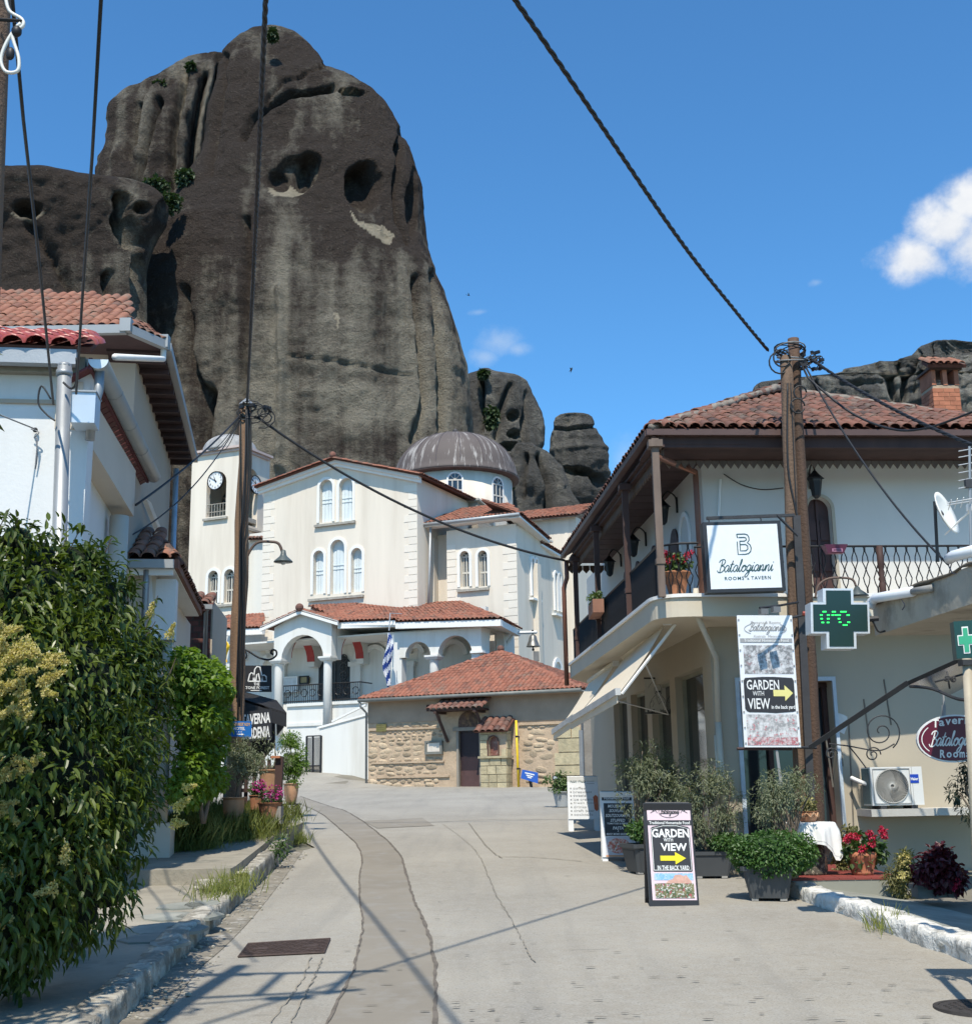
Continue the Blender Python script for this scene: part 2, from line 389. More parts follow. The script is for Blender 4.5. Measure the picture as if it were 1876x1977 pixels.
rock('rock_tower',main_rows,205,.62,M_rock,260,280,1.7,.035,3,.62,carve=[
    (534,340,24,20,1.1,.1,0),(594,322,26,33,2.6,.6,0),(560,336,52,34,1.5,-.25,0),(708,358,36,52,5.0,-.12,0),(772,285,11,22,3,0,0),(800,400,14,70,3,0,0),(690,172,30,8,2,.1,0)],pale=[[(506,346),(524,354),(545,356),(562,344),(580,356),(612,350),(586,364),(560,374),(526,374),(508,366)],[(674,400),(694,420),(716,428),(742,430),(762,448),(752,468),(734,462),(712,446),(690,426)],[(640,600),(652,600),(648,640)]],
    bare=bare_main,cracks=[([(652,160),(600,166),(556,172),(515,196),(480,222),(462,262)],6,3.2),([(436,110),(425,170),(405,260),(392,330)],7,2),([(640,120),(600,128),(540,150),(505,190)],4,1),
        ([(780,250),(768,330),(772,420),(790,470)],5,2),([(470,420),(474,520),(466,760)],8,2.2),([(838,530),(846,640),(858,760),(850,860)],8,3),([(800,540),(812,640),(822,760),(800,850)],7,2.5),
        ([(560,690),(640,700),(720,716),(800,722)],4,.6),([(350,560),(356,680),(390,800)],10,2.5),([(390,760),(384,850)],14,7),([(540,560),(548,720),(540,900)],7,-1.5)],
    label='huge dark sandstone rock tower with cave hollows high above the church')
rock('rock_tower',[(108,385,445),(116,362,450),(135,345,470),(163,300,490),(190,252,500),(220,228,510),(290,207,520),(360,196,530),(420,190,540),(560,185,560),(800,180,580)],232,.6,M_rock,130,150,2.4,.05,11,.7,
     bare=lambda p,d:.32+0*p[:,0],cracks=[([(300,190),(280,260),(250,360)],7,4),([(352,140),(330,250),(322,350)],7,4),([(395,140),(372,240),(360,330)],9,6),([(262,200),(240,300)],6,3),([(430,120),(410,200),(400,300)],9,5)],grooves=1.6,
     label='grey fluted rock shoulder behind the main rock tower, on its left')
rock('rock_tower',[(352,-60,120),(356,-160,200),(362,-220,262),(374,-260,306),(395,-300,326),(430,-310,322),(470,-320,300),(520,-330,284),(600,-340,280),(800,-350,285)],185,.3,M_rock,120,170,2.0,.04,17,.6,
     carve=[(52,405,28,15,3,0,.6),(330-8,405,18,22,3,0,0),(245,390,16,24,5,-.5,0),(280,398,18,12,5,.3,0),(250,440,26,40,5,-.4,0),(270,560,14,80,7,0,0)],bare=lambda p,d:.12+0*p[:,0],
     cracks=[([(235,380),(262,430),(280,470)],8,5),([(215,530),(222,620)],8,4),([(60,430),(110,500),(150,560)],10,2)],label='low dark rounded rock mass at the left with small round hollows')
rock('rock_pillar',[(716,926,950),(722,900,985),(728,890,1005),(740,880,1020),(770,870,1034),(800,868,1046),(830,866,1052),(860,862,1052),(880,860,1040),(930,860,1050),(1000,860,1060),(1100,860,1070)],262,.6,M_rock2,120,120,1.8,.07,23,.7,
     carve=[(995,800,14,10,4,0,.4),(1000,835,18,9,3.5,0,.3),(985,860,22,8,4,0,.3)],bare=lambda p,d:.42+0*p[:,0],cracks=[([(985,745),(965,790),(955,840)],5,3),([(1022,760),(1020,850),(1016,880)],5,3),([(930,740),(925,830)],5,3),([(1052,880),(1000,905),(960,960)],6,4)],label='grey rock pillar just right of the main tower, behind the dome')
rock('rock_pillar',[(858,1000,1030),(872,985,1060),(900,975,1085),(940,968,1100),(990,960,1120),(1100,955,1130)],240,.5,M_rock2,70,80,2.4,.09,29,.7,bare=lambda p,d:.3+0*p[:,0],cracks=[([(1040,880),(1062,930),(1064,990)],5,3),([(1015,880),(1005,960)],5,2)],label='rounded brown rock spur low between the two grey pillars')
rock('rock_pillar',[(804,1085,1120),(808,1074,1135),(816,1070,1140),(826,1068,1140),(845,1060,1155),(870,1056,1166),(890,1056,1169),(905,1062,1168),(915,1066,1176),(925,1066,1177),(945,1064,1172),(975,1062,1170),(1100,1055,1170)],275,.65,M_rock2,110,90,1.8,.08,37,.7,strata=2.5,
     carve=[(1108,908,36,8,4.5,.12,0),(1160,928,22,12,4,.5,0)],bare=lambda p,d:.3+0*p[:,0],cracks=[([(1068,828),(1140,826)],3,2),([(1090,950),(1092,1000)],6,4)],label='small layered rock pillar standing alone at the right of the grey ones')
rock('rock_ridge',[(658,1800,1850),(664,1780,1900),(672,1766,1940),(682,1757,1990),(690,1738,2010),(697,1700,2030),(704,1662,2045),(714,1625,2060),(724,1592,2070),(732,1540,2085),(736,1456,2090),(746,1447,2092),(765,1445,2095),(790,1440,2100),(900,1430,2110)],430,.25,M_rock2,80,190,6.5,.03,41,.7,bare=lambda p,d:.4+0*p[:,0],
     cracks=[([(1712,690),(1726,740),(1738,800)],9,9),([(1760,680),(1752,760),(1740,830)],7,7),([(1620,735),(1700,728)],5,4),([(1560,740),(1556,800)],8,8),([(1786,665),(1782,740)],5,5)],label='distant grey rock ridge beyond the tiled roof and chimney on the right')
# ------------------------------------------------------------------ shared materials
M_road=N('worn_concrete_road')
def _road():
    m=M_road;P=m.coords();a=m.noise(.45,6,.6,P);b=m.noise(7,6,.75,P);c=m.noise(55,3,.7,P);long=m.noise(.9,4,.6,m.coords((1.6,.12,1)))
    col=m.mix(m.ramp(a,.3,.7),(.265,.24,.2),(.355,.325,.272));col=m.mix(m.math('MULTIPLY',m.ramp(b,.42,.62),.5),col,(.35,.335,.3));col=m.mix(m.math('MULTIPLY',m.ramp(long,.5,.75),.5),col,(.2,.19,.172))
    col=m.mix(m.math('MULTIPLY',m.ramp(c,.56,.66),.6),col,(.14,.135,.125));col=m.mix(m.math('MULTIPLY',m.ramp(c,.42,.34),.5),col,(.44,.42,.38))
    pit=m.noise(3.2,3,.5,m.coords((.8,2.2,1)));col=m.mix(m.math('MULTIPLY',m.ramp(pit,.69,.72),.3),col,(.13,.122,.11))
    m.bump(m.math('ADD',m.math('MULTIPLY',c,.6),b),.35,.012);m.out(col,.9,0,.25)
_road();M_road=M_road.m
M_patch=mat('grey_asphalt_patch',(.245,.218,.178),.9,.12,.8,.3,70,.008,stain=(.27,.255,.23),ss=3,st=(.5,.7))
M_seam=mat('dark_tar_seam',(.15,.128,.105),.9,.3,8)
M_pave=mat('stone_pavement',(.31,.28,.225),.92,.22,1.4,.5,16,.02,stain=(.16,.155,.13),ss=2.2,st=(.5,.68))
M_slate=mat('grey_green_slate_paving',(.23,.235,.205),.85,.25,1.8,.3,14,.012,rnd=.22,stain=(.36,.34,.29),ss=1.5)
M_gut=mat('gravelly_gutter',(.235,.21,.17),.95,.3,2.5,.8,25,.02,stain=(.42,.4,.36),ss=4,st=(.55,.65))
M_kerb=mat('whitewashed_kerb',(.47,.435,.365),.95,.25,3,1.,14,.03,stain=(.17,.15,.12),ss=4,st=(.44,.56))
M_kerbw=mat('white_painted_kerb',(.68,.66,.61),.95,.15,3,1.,10,.04,stain=(.3,.29,.26),ss=5,st=(.52,.62))
M_cream=mat('cream_render',(.71,.635,.535),.9,.1,.5,.25,30,.008,stain=(.5,.45,.385),ss=.4,st=(.52,.72,.0,.0),stretch=(1,1,.5))
M_cream=mat('cream_render',(.73,.65,.545),.9,.1,.5,.3,24,.01,stain=(.5,.42,.33,.45),ss=.8,st=(.47,.72),stretch=(1.5,1.5,.14))
M_white=mat('white_render',(.7,.685,.64),.88,.06,.7,.25,20,.008,stain=(.5,.46,.39,.55),ss=1.,stretch=(1.5,1.5,.14))
M_trim=mat('white_trim',(.79,.775,.74),.85,.06,1.5,.15,20,.005,stain=(.55,.53,.48,.5),ss=1.5,stretch=(1,1,.3))
M_sill=mat('weathered_sill',(.36,.335,.29),.9,.3,5,.3,20,.01)
M_gutter=mat('grey_metal_gutter',(.4,.41,.42),.5,.12,2,.05,10,.004,metal=.3)
M_dkglass=plain('dark_window_glass',(.02,.025,.03),.06,0,.8)
M_iron=plain('black_wrought_iron',(.018,.018,.02),.5,.2,.4)
M_shut=mat('pale_blue_shutters',(.63,.69,.71),.7,.1,4,.2,30,.004,stain=(.45,.46,.44,.5),ss=3,stretch=(1,1,.2))
def tilemat(name,a,b,c,moss,gl=.75):
    m=N(name);v=m.math('ADD',m.rnd(),m.attr('tint'));v=m.math('FRACT',v)
    col=m.mix(m.ramp(v,0,.6),a,b);col=m.mix(m.ramp(v,.78,.98),col,c)
    P=m.coords(kind='Object');g=m.n('ShaderNodeNewGeometry');n1=m.noise(2.3,5,.65,g.outputs['Position']);n2=m.noise(14,4,.7,g.outputs['Position'])
    col=m.mix(m.math('MULTIPLY',m.ramp(m.math('ADD',n1,m.math('MULTIPLY',n2,.6)),.8,1.02),.8),col,moss);col=m.mix(m.math('MULTIPLY',m.ramp(n2,.58,.7),.5),col,scl(a,.45))
    m.bump(n2,.3,.01);return m.out(col,gl,0,.3)
M_tile=tilemat('terracotta_roof_tiles',(.23,.087,.056),(.31,.12,.075),(.15,.067,.05),(.16,.13,.1))
M_tile_old=tilemat('old_brown_roof_tiles',(.115,.06,.047),(.2,.088,.062),(.07,.046,.04),(.19,.155,.125))
M_tile_or=tilemat('orange_roof_tiles',(.235,.1,.066),(.3,.135,.088),(.15,.072,.055),(.19,.15,.115))
M_tile_red=tilemat('glossy_red_roof_tiles',(.3,.06,.055),(.36,.085,.075),(.26,.055,.05),(.34,.13,.11),.3)
M_under=mat('shadowy_roof_bed',(.12,.05,.035),.95,.3,6)
M_ridge_mortar=mat('ridge_mortar',(.24,.205,.17),.95,.25,6,.6,20,.02)

def _tile():
    m=MB();k=6
    for (r,y,zo) in ((.5,0,0),(.42,1,0),(.41,0,0)):
        for i in range(k+1):
            q=pi*i/k;m.v.append(Vector((r*math.cos(q),y,r*math.sin(q)*.8)))
    for i in range(k):
        m.f.append((i,i+1,k+2+i,k+1+i));m.f.append((2*k+2+i,2*k+3+i,i+1,i))
    return m
TILE=_tile();TILE_ME={}
def tile_me(mt):
    if mt.name not in TILE_ME:TILE_ME[mt.name]=mesh('roof_tile',TILE,mt,True)
    return TILE_ME[mt.name]
TV=np.array([[*v] for v in TILE.v]);TF=np.array(TILE.f)
def inpoly(x,y,P):
    c=False;j=len(P)-1
    for i in range(len(P)):
        if (P[i][1]>y) != (P[j][1]>y) and x<(P[j][0]-P[i][0])*(y-P[i][1])/(P[j][1]-P[i][1])+P[i][0]:c=not c
        j=i
    return c
def merge_shared(name,V,Fq,Ms,mt,parent,tints,smooth=True,kind='stuff'):
    """many copies of one small mesh joined into one"""
    Mm=np.array([[list(r) for r in m] for m in Ms]);o=np.array(wloc(parent)) if parent is not None else np.zeros(3)
    X=np.einsum('nij,kj->nki',Mm[:,:3,:3],V)+Mm[:,None,:3,3]-o
    n,k=len(Ms),len(V);me=bpy.data.meshes.new(name);me.vertices.add(n*k);me.vertices.foreach_set('co',X.reshape(-1).astype(np.float32))
    f=(Fq[None]+(np.arange(n)*k)[:,None,None]).reshape(-1,Fq.shape[1]);q=Fq.shape[1]
    me.loops.add(f.size);me.loops.foreach_set('vertex_index',f.reshape(-1).astype(np.int32));me.polygons.add(len(f));me.polygons.foreach_set('loop_start',(np.arange(len(f))*q).astype(np.int32))
    a=me.attributes.new('tint','FLOAT','FACE');a.data.foreach_set('value',np.repeat(tints,len(Fq)).astype(np.float32))
    me.materials.append(mt);me.update(calc_edges=True)
    if smooth:me.shade_smooth()
    return link(name,me,parent,kind=kind)
def tile_roof(parent,pts,pitch,length,mt,nparts=0,part='roof_tile',bed=True,jit=.03,over=.06,lift=.0):
    """barrel tiles over a roof face; pts = eave left, eave right, then the rest of the outline (counter-clockwise from outside)"""
    p0,p1=Vector(pts[0]),Vector(pts[1]);e=(p1-p0).normalized();far=max((Vector(p) for p in pts[2:]),key=lambda p:(p-p0).cross(e).length)
    n=e.cross(far-p0).normalized()
    if n.z<0:n=-n
    t=n.cross(e)
    if t.dot(far-p0)<0:t=-t
    poly=[((Vector(p)-p0).dot(e),(Vector(p)-p0).dot(t)) for p in pts];bmax=max(b for a,b in poly);amax=max(a for a,b in poly);amin=min(a for a,b in poly)
    Ms=[];step=length*.8;r=int(bmax/step)+1
    for k in range(r):
        b=k*step-over
        for i in range(int((amax-amin)/pitch)+1):
            a=amin+(i+.5)*pitch
            if not (inpoly(a,max(b+length*.45,.01),poly)):continue
            j=lambda s:random.uniform(-s,s)
            R_=Matrix.Rotation(j(jit),3,n);ee,tt=R_ @ e,R_ @ t;tt=(tt+n*(-.05+j(.015))).normalized();q=p0+ee*0+e*(a+j(pitch*.04))+t*(b+j(length*.03))+n*(lift+.03+j(.006))
            M=Matrix((( ee.x*pitch*1.02,tt.x*length,n.x*pitch*.95,q.x),(ee.y*pitch*1.02,tt.y*length,n.y*pitch*.95,q.y),(ee.z*pitch*1.02,tt.z*length,n.z*pitch*.95,q.z),(0,0,0,1)))
            Ms.append(M)
    if bed:
        obj('roof',MB().slab([Vector(p) for p in pts],n,.06),M_under,parent)
    if nparts and len(Ms)>nparts:Ms.sort(key=lambda M:(M.translation-EYE).length)
    for M in Ms[:nparts]:place(part,tile_me(mt),M,parent)
    if Ms[nparts:]:merge_shared('tiling',TV,TF,Ms[nparts:],mt,parent,rng.random(len(Ms)-nparts))
def ridge_tiles(parent,a,b,r,length,mt,n=Z,name='ridge_tile',stuff=False):
    a,b=Vector(a),Vector(b);t=(b-a).normalized();e=t.cross(n).normalized();nn=e.cross(t);k=max(1,int((b-a).length/(length*.85)));Ms=[]
    for i in range(k):
        q=a+(b-a)*(i/k)+nn*random.uniform(-.005,.01);tt=(t-nn*.06).normalized();L=length
        Ms.append(Matrix(((e.x*r*2,tt.x*L,nn.x*r*2,q.x),(e.y*r*2,tt.y*L,nn.y*r*2,q.y),(e.z*r*2,tt.z*L,nn.z*r*2,q.z),(0,0,0,1))))
    if stuff:merge_shared('ridge_tiling',TV,TF,Ms,mt,parent,rng.random(len(Ms)))
    else:
        for M in Ms:place(name,tile_me(mt),M,parent)

# ------------------------------------------------------------------ ground, road, pavements
def sm(a,b,x):t=min(1,max(0,(x-a)/(b-a)));return t*t*(3-2*t)
def gnd(x,y):return gz(y)+.1*min(8,max(0,y-50.5))*sm(-3.5,-6.5,x)+.3*sm(3,7.5,x)*sm(38,47,y)
def _ground():
    m=MB();xs=[-900,-300,-80,-30,-16]+[-12+i for i in range(29)]+[30,80,300,900];ys=[-120,-40,-15]+[i*1.5 for i in range(-5,52)]+[90,130,300,700,1500]
    for y in ys:
        for x in xs:m.v.append(Vector((x,y,gnd(x,y)-.03)))
    k=len(xs)
    for j in range(len(ys)-1):
        for i in range(k-1):a=j*k+i;m.f.append((a,a+1,a+k+1,a+k))
    obj('ground',m,mat('dusty_ground',(.2,.18,.145),.95,.25,.6,.5,9,.03,stain=(.1,.11,.06),ss=.4),smooth=True,kind='structure')
_ground()
def sheet(name,pts,mt,dz,sub=40,**k):
    """a flat sheet on the sloping ground, outline in plan"""
    bm=bmesh.new();vs=[bm.verts.new((p.x,p.y,0)) for p in pts];f=bm.faces.new(vs);bmesh.ops.triangulate(bm,faces=[f])
    for _ in range(3):
        es=[e for e in bm.edges if e.calc_length()>2.0]
        if es:bmesh.ops.subdivide_edges(bm,edges=es,cuts=1)
        bmesh.ops.triangulate(bm,faces=bm.faces[:])
    for v in bm.verts:v.co.z=gnd(v.co.x,v.co.y)+dz
    me=bpy.data.meshes.new(name);bm.to_mesh(me);bm.free();me.materials.append(mt);return link(name,me,kind='structure',**k)
def GL(l,dz=0):return [G(x,y,dz) for x,y in l]
def spl(pts,n=6):
    """smooth curve through points"""
    pts=[Vector(p) for p in pts];out=[]
    for i in range(len(pts)-1):
        a,b,c,d=pts[max(i-1,0)],pts[i],pts[i+1],pts[min(i+2,len(pts)-1)]
        for k in range(n):
            t=k/n;out.append(.5*((2*b)+(c-a)*t+(2*a-5*b+4*c-d)*t*t+(3*b-a-3*c+d)*t**3))
    return out+[pts[-1]]
road_l=GL([(307,1975),(381,1876),(432,1831),(490,1770),(550,1694),(586,1642)])
road_l=[road_l[0]+(road_l[0]-road_l[1]).normalized()*14]+road_l
def road():
    l=spl(road_l,4);l+=[Vector((-3.3,24,0)),Vector((-4.2,27,0)),Vector((-7,33,0)),Vector((-12,42,0)),Vector((-13.5,58,0)),Vector((-4,62,0)),Vector((8,52,0)),Vector((6.5,40,0)),Vector((4.6,25,0)),Vector((4.4,18.3,0)),Vector((4.5,14,0)),Vector((4.9,11,0)),Vector((8,-16,0))]
    sheet('road',l,M_road,0)
road()
patch_l=spl(GL([(600,2110),(635,1977),(679,1879),(695,1823),(700,1783),(693,1719),(698,1663),(691,1635),(673,1615),(651,1597),(619,1571),(583,1555),(540,1547)]),5)
patch_r=spl(GL([(850,2110),(843,1977),(839,1863),(827,1803),(805,1751),(787,1703),(779,1667),(759,1635),(727,1607),(695,1583),(663,1565),(635,1557),(580,1538)]),5)
def _jag(l,s):return [p+Vector((random.uniform(-s,s),random.uniform(-s,s),0)) for p in l]
patch_l,patch_r=_jag(patch_l,.012),_jag(patch_r,.012)
sheet('road_patch',patch_l+patch_r[::-1],M_patch,.004,label='long winding grey asphalt trench patch along the road')
sheet('road_patch',GL([(700,1586),(815,1580),(838,1595),(728,1600)]),M_patch,.008,label='small rectangular asphalt patch across the trench strip')
def ribbon(name,pts,wid,mt,dz,jit=.006,**k):
    m=MB();o=[]
    for i,p in enumerate(pts):
        t=(pts[min(i+1,len(pts)-1)]-pts[max(i-1,0)]);t.z=0;t.normalize();s=Vector((t.y,-t.x,0));ww=wid*random.uniform(.5,1.5)/2;q=p+s*random.uniform(-jit,jit)
        for sg in (-1,1):v=q+s*ww*sg;v.z=gnd(v.x,v.y)+dz;m.v.append(v)
    for i in range(len(pts)-1):m.f.append((2*i,2*i+1,2*i+3,2*i+2))
    return obj(name,m,mt,kind='structure',**k)
def fine(pts,step=.12):
    out=[]
    for a,b in zip(pts,pts[1:]):
        k=max(1,int((b-a).length/step));out+=[a+(b-a)*(i/k) for i in range(k)]
    return out+[pts[-1]]
for nm,l,wd in (('left',patch_l,.022),('right',patch_r,.03)):ribbon('road_seam',fine(l),wd,M_seam,.012)
for l,wd in (([(693,1714),(740,1716),(790,1710)],.014),([(660,1556),(800,1546),(1000,1540)],.05),([(820,1589),(950,1583),(1092,1584)],.06),([(967,1655),(1040,1657),(1123,1664)],.05),([(855,1592),(915,1640),(955,1723),(990,1783),(1030,1860)],.014),([(905,1590),(940,1636),(968,1658)],.03),
              ([(600,1850),(580,1900),(520,1977)],.018),([(622,1850),(606,1890),(560,1977)],.018)):
    ribbon('road_crack',fine(spl(GL(l),4),.08),wd*.6,mat('faint_road_crack',(.255,.226,.182),.95,.2,6),.0135,.015)
def _pits():
    m=MB()
    for _ in range(110):
        px,py=random.uniform(640,1850),1977-320*random.random()**1.6
        if py<1690-(px-938)*-.02 and px<700:continue
        p=G(px,py); 
        if p.x>3.2 or p.x<-1.5:continue
        k=7;a,b=random.uniform(.02,.06),random.uniform(.006,.014);r=random.uniform(-.15,.15);o=len(m.v)
        for i in range(k):
            q=2*pi*i/k;x,y=a*math.cos(q)*random.uniform(.7,1.2),b*math.sin(q)*random.uniform(.7,1.3);v=p+Vector((x*math.cos(r)-y*math.sin(r),x*math.sin(r)+y*math.cos(r),0));v.z=gnd(v.x,v.y)+.015;m.v.append(v)
        m.f.append(tuple(range(o,o+k)))
    obj('road_pits',m,mat('dark_road_pits',(.15,.135,.115),.95,.2,9),kind='stuff')
_pits()
# metal drain cover with a raised pattern
def drain():
    p=GL([(479,1825),(637,1815),(626,1842),(460,1850)]);c=sum(p,Vector())/4;t=thing('drain_cover','rusty brown rectangular metal drain cover set in the road','drain cover',c)
    for q in p:q.z=gnd(q.x,q.y)+.012
    M_r=mat('rusty_iron',(.085,.06,.052),.8,.3,12,.4,60,.004,metal=.3)
    obj('plate',MB().slab(p,Z,.03),M_r,t);m=MB();P=lambda a,b:p[3]*(1-a)*(1-b)+p[2]*a*(1-b)+p[1]*a*b+p[0]*(1-a)*b
    for i in range(26):
        for j in range(9):
            a,b=(i+.5+.25*(j%2))/26.6,(j+.5)/9
            if (3<i<7 or 19<i<23) and 2<j<6:continue
            m.cbox(P(a,b)+Z*.003,.034,.016,.006,pi/4 if (i+j)%2 else-pi/4)
    for a in (.2,.8):m.cbox(P(a,.5)+Z*.002,.15,.13,.004)
    obj('tread_pattern',m,M_r,t,kind='stuff')
    f=MB()
    for i in range(4):a,b=p[i],p[(i+1)%4];f.tube([a,b],.009,4)
    obj('frame',f,M_r,t)
drain()
def manhole():
    c=G(1888,1948);c.z=gnd(c.x,c.y)+.01;t=thing('manhole_cover','round dark iron manhole cover at the lower right corner','manhole cover',c);m=mat('worn_dark_iron',(.06,.052,.048),.7,.25,9,.3,40,.004,metal=.3);obj('lid',MB().lathe(c,[(.27,-.02),(.27,.004)],30),m,t);obj('rim',MB().lathe(c,[(.275,-.02),(.275,.006),(.31,.006),(.315,-.02)],30),m,t);k=MB()
    for i in range(-4,5):
        for j in range(-4,5):
            if i*i+j*j<18:k.cbox(c+Vector((i*.055,j*.055,.006)),.03,.012,.006,.78 if (i+j)%2 else-.78)
    obj('tread_pattern',k,m,t,kind='stuff')
manhole()
# kerbs: lumpy stone swept along the road edge
def kerb(name,path,wid,h0,mt,side,seed,label,h1=None):
    pts=fine(path,.09);n=len(pts);m=MB();prof=[(0,-1.),(.0,.25),(.015,.7),(.05,.96),(.12,1.02),(.6,1.),(.95,.97),(1.,.6)]
    for i,p in enumerate(pts):
        t=pts[min(i+1,n-1)]-pts[max(i-1,0)];t.z=0;t.normalize();s=Vector((t.y,-t.x,0))*side;h=h0 if h1 is None else h0+(h1-h0)*i/n
        for a,b in prof:v=p+s*(a*wid);v.z=gnd(p.x,p.y)+b*h;m.v.append(v)
    k=len(prof);a=np.array([[*v] for v in m.v]);d=fbm(a*3,3,seed)[:,None]*np.array([.018,.018,.01])+fbm(a*15,3,seed+5)[:,None]*.02;dz=fbm(a*1.3,2,seed+8)*.025
    a+=d;a[:,2]+=dz;m.v=[Vector(x) for x in a]
    for i in range(n-1):
        for j in range(k-1):o=i*k+j;m.f.append((o,o+1,o+k+1,o+k))
    return obj(name,m,mt,smooth=True,kind='structure',label=label)
kb=GL([(233,1975),(300,1905),(355,1847),(429,1778),(490,1719)]);kb=[kb[0]+(kb[0]-kb[1]).normalized()*8]+kb
kb2=GL([(482,1727),(515,1693),(544,1662),(556,1648)])
kerb('kerb',spl(kb,4),.24,.19,M_kerb,-1,3,'low worn whitewashed stone kerb along the left pavement')
kerb('kerb',spl(kb2,4),.25,.27,M_kerb,-1,5,'taller stretch of worn kerb beside the weeds')
kr=GL([(1408,1672),(1440,1690),(1530,1733),(1640,1772),(1760,1820),(1874,1862),(1990,1920)])
kerb('kerb',spl(kr,5),.3,.13,M_kerbw,-1,9,'thickly whitewashed rough kerb along the right pavement',.2)
sheet('gutter',spl([p+(p-q)*.0 for p,q in zip(kb,kb)]+kb2[1:],3)+spl(road_l,3)[::-1],M_gut,.006)
def plateau(name,outline,dz,mt,lab=None,h=.5):
    m=MB();pts=[Vector((p.x,p.y,gnd(p.x,p.y)+dz)) for p in outline];k=len(pts);m.v=pts+[p-Z*h for p in pts];m.f=[tuple(range(k))]+[(i,i+k,(i+1)%k+k,(i+1)%k) for i in range(k)]
    o=obj(name,m,mt,kind='structure',label=lab);return o
def _gravel():
    m=MB();l=spl(kb[1:]+kb2[1:],4)
    for _ in range(230):
        i=random.randrange(len(l)-1);p=l[i].lerp(l[i+1],random.random())+Vector((random.random()**1.5*.34+.01,random.uniform(-.1,.1),0));r=random.choice((.006,.009,.013,.02))*random.uniform(.7,1.3);p.z=gnd(p.x,p.y)+r*.5+.006;m.ball(p,r*random.uniform(.8,1.5),r,r*.7,5,3)
    obj('gutter_gravel',m,mat('pale_gravel',(.36,.33,.27),.95,.3,12),kind='stuff')
_gravel()
inn=[p+Vector((-.2,.05,0)) for p in spl(kb,4)];inn2=[p+Vector((-.2,.05,0)) for p in spl(kb2,4)]
plateau('pavement',inn+[Vector((-8,15.6,0)),Vector((-9,0,0))],.165,M_pave,'lower left pavement of rough stone and mortar')
st=G(300,1712,.3)
plateau('pavement',[inn2[0]+Vector((0,-.35,0))]+inn2+[Vector((-3.75,25.5,0)),Vector((-9,26,0)),Vector((-9,inn2[0].y-.5,0))],.36,M_pave,'upper left pavement one step higher')
# loose slate flags on the lower pavement: each lies proud of its joints
t_=[]
for px,py,a,b,r in ((350,1752,.42,.3,.1),(392,1748,.36,.34,-.1),(330,1772,.5,.34,.2),(385,1770,.4,.3,.0),(310,1795,.5,.36,-.1),(360,1795,.34,.3,.3),(325,1823,.3,.28,.1),(285,1815,.4,.3,-.2)):
    p=G(px,py,.165);k=7;pts=[]
    for i in range(k):
        q=2*pi*i/k;x,y=a*.62*math.cos(q)*random.uniform(.85,1.15),b*math.sin(q)*random.uniform(.85,1.15);v=p+Vector((x*math.cos(r)-y*math.sin(r),x*math.sin(r)+y*math.cos(r),0));v.z=gnd(v.x,v.y)+.182;pts.append(v)
    obj('paving_stone',MB().slab(pts,Z,.03),M_slate,kind='structure')
def rough_block(name,c,sx,sy,sz,rz,mt,seed=1,**k):
    bm=bmesh.new();bmesh.ops.create_cube(bm,size=1);bmesh.ops.subdivide_edges(bm,edges=bm.edges[:],cuts=4,use_grid_fill=True);a=np.array([[*v.co] for v in bm.verts])
    a=a*(1-.1*(np.abs(a).max(1)>.49)[:,None]*(np.sort(np.abs(a),1)[:,1:2]>.45));a+=fbm(a*3,3,seed)[:,None]*.05
    R_=Matrix.Rotation(rz,3,'Z');m=MB();m.v=[Vector(c)+R_ @ Vector((x*sx,y*sy,z*sz)) for x,y,z in a];m.f=[tuple(v.index for v in f.verts) for f in bm.faces];bm.free();return obj(name,m,mt,**k)
_p=G(408,1722,.16);rough_block('stone_block',_p+Z*.07,.42,.26,.16,.1,M_kerb,4,label='small loose white stone block at the foot of the pavement step',cat='stone block')
# right pavement: from the kerb up to the tavern wall, falling towards the viewer
def right_pave():
    a=[p+Vector((.14,.05,0)) for p in spl(kr,5)];n=len(a);m=MB();bz=[2.0-(212)/2400*15.7,.45]
    for i,p in enumerate(a):
        q=Vector((3.6+(i/n)*9,18.9,.62-.5*min(1,i/n*1.6)));p.z=gnd(p.x,p.y)+.11+.06*i/n
        for t in (0,.33,.66,1):m.v.append(p*(1-t)+q*t)
    for i in range(n-1):
        for j in range(3):o=i*4+j;m.f.append((o,o+1,o+5,o+4))
    obj('pavement',m,M_slate,kind='structure',label='grey green slate pavement in front of the tavern')
right_pave()
# ------------------------------------------------------------------ the stone chapel
def stone_mesh(seed,mt):
    m=MB();n,k=10,3;rr=random.Random(seed)
    ex=rr.uniform(2.4,5);ph=[rr.uniform(.8,1.1) for _ in range(n)]
    for i in range(k+1):
        t=i/k*pi/2
        for j in range(n):
            q=2*pi*j/n;c,s=math.cos(q),math.sin(q);r=1/(abs(c)**ex+abs(s)**ex)**(1/ex)*ph[j];rad_=math.cos(t)**.55
            m.v.append(Vector((.5*r*c*rad_,.5*r*s*rad_,.5*math.sin(t)*rr.uniform(.85,1.1))))
    for i in range(k):
        for j in range(n):m.f.append((i*n+j,i*n+(j+1)%n,(i+1)*n+(j+1)%n,(i+1)*n+j))
    m.f.append(tuple(k*n+j for j in range(n)));me=mesh('stone',m,mt,True);return me
M_stone=mat('tan_field_stone',(.49,.375,.255),.92,.25,4,.6,18,.03,stain=(.3,.25,.17),ss=5,rnd=.28)
M_mortar=mat('sandy_mortar',(.47,.35,.24),.95,.18,2,.7,12,.03,stain=(.32,.24,.165),ss=1.5)
M_block=mat('dressed_sandstone',(.43,.36,.225),.92,.2,4,.6,16,.02,stain=(.22,.2,.14),ss=3,rnd=.2)
M_plast=mat('grey_tan_plaster',(.33,.255,.19),.95,.15,1.5,.3,15,.01)
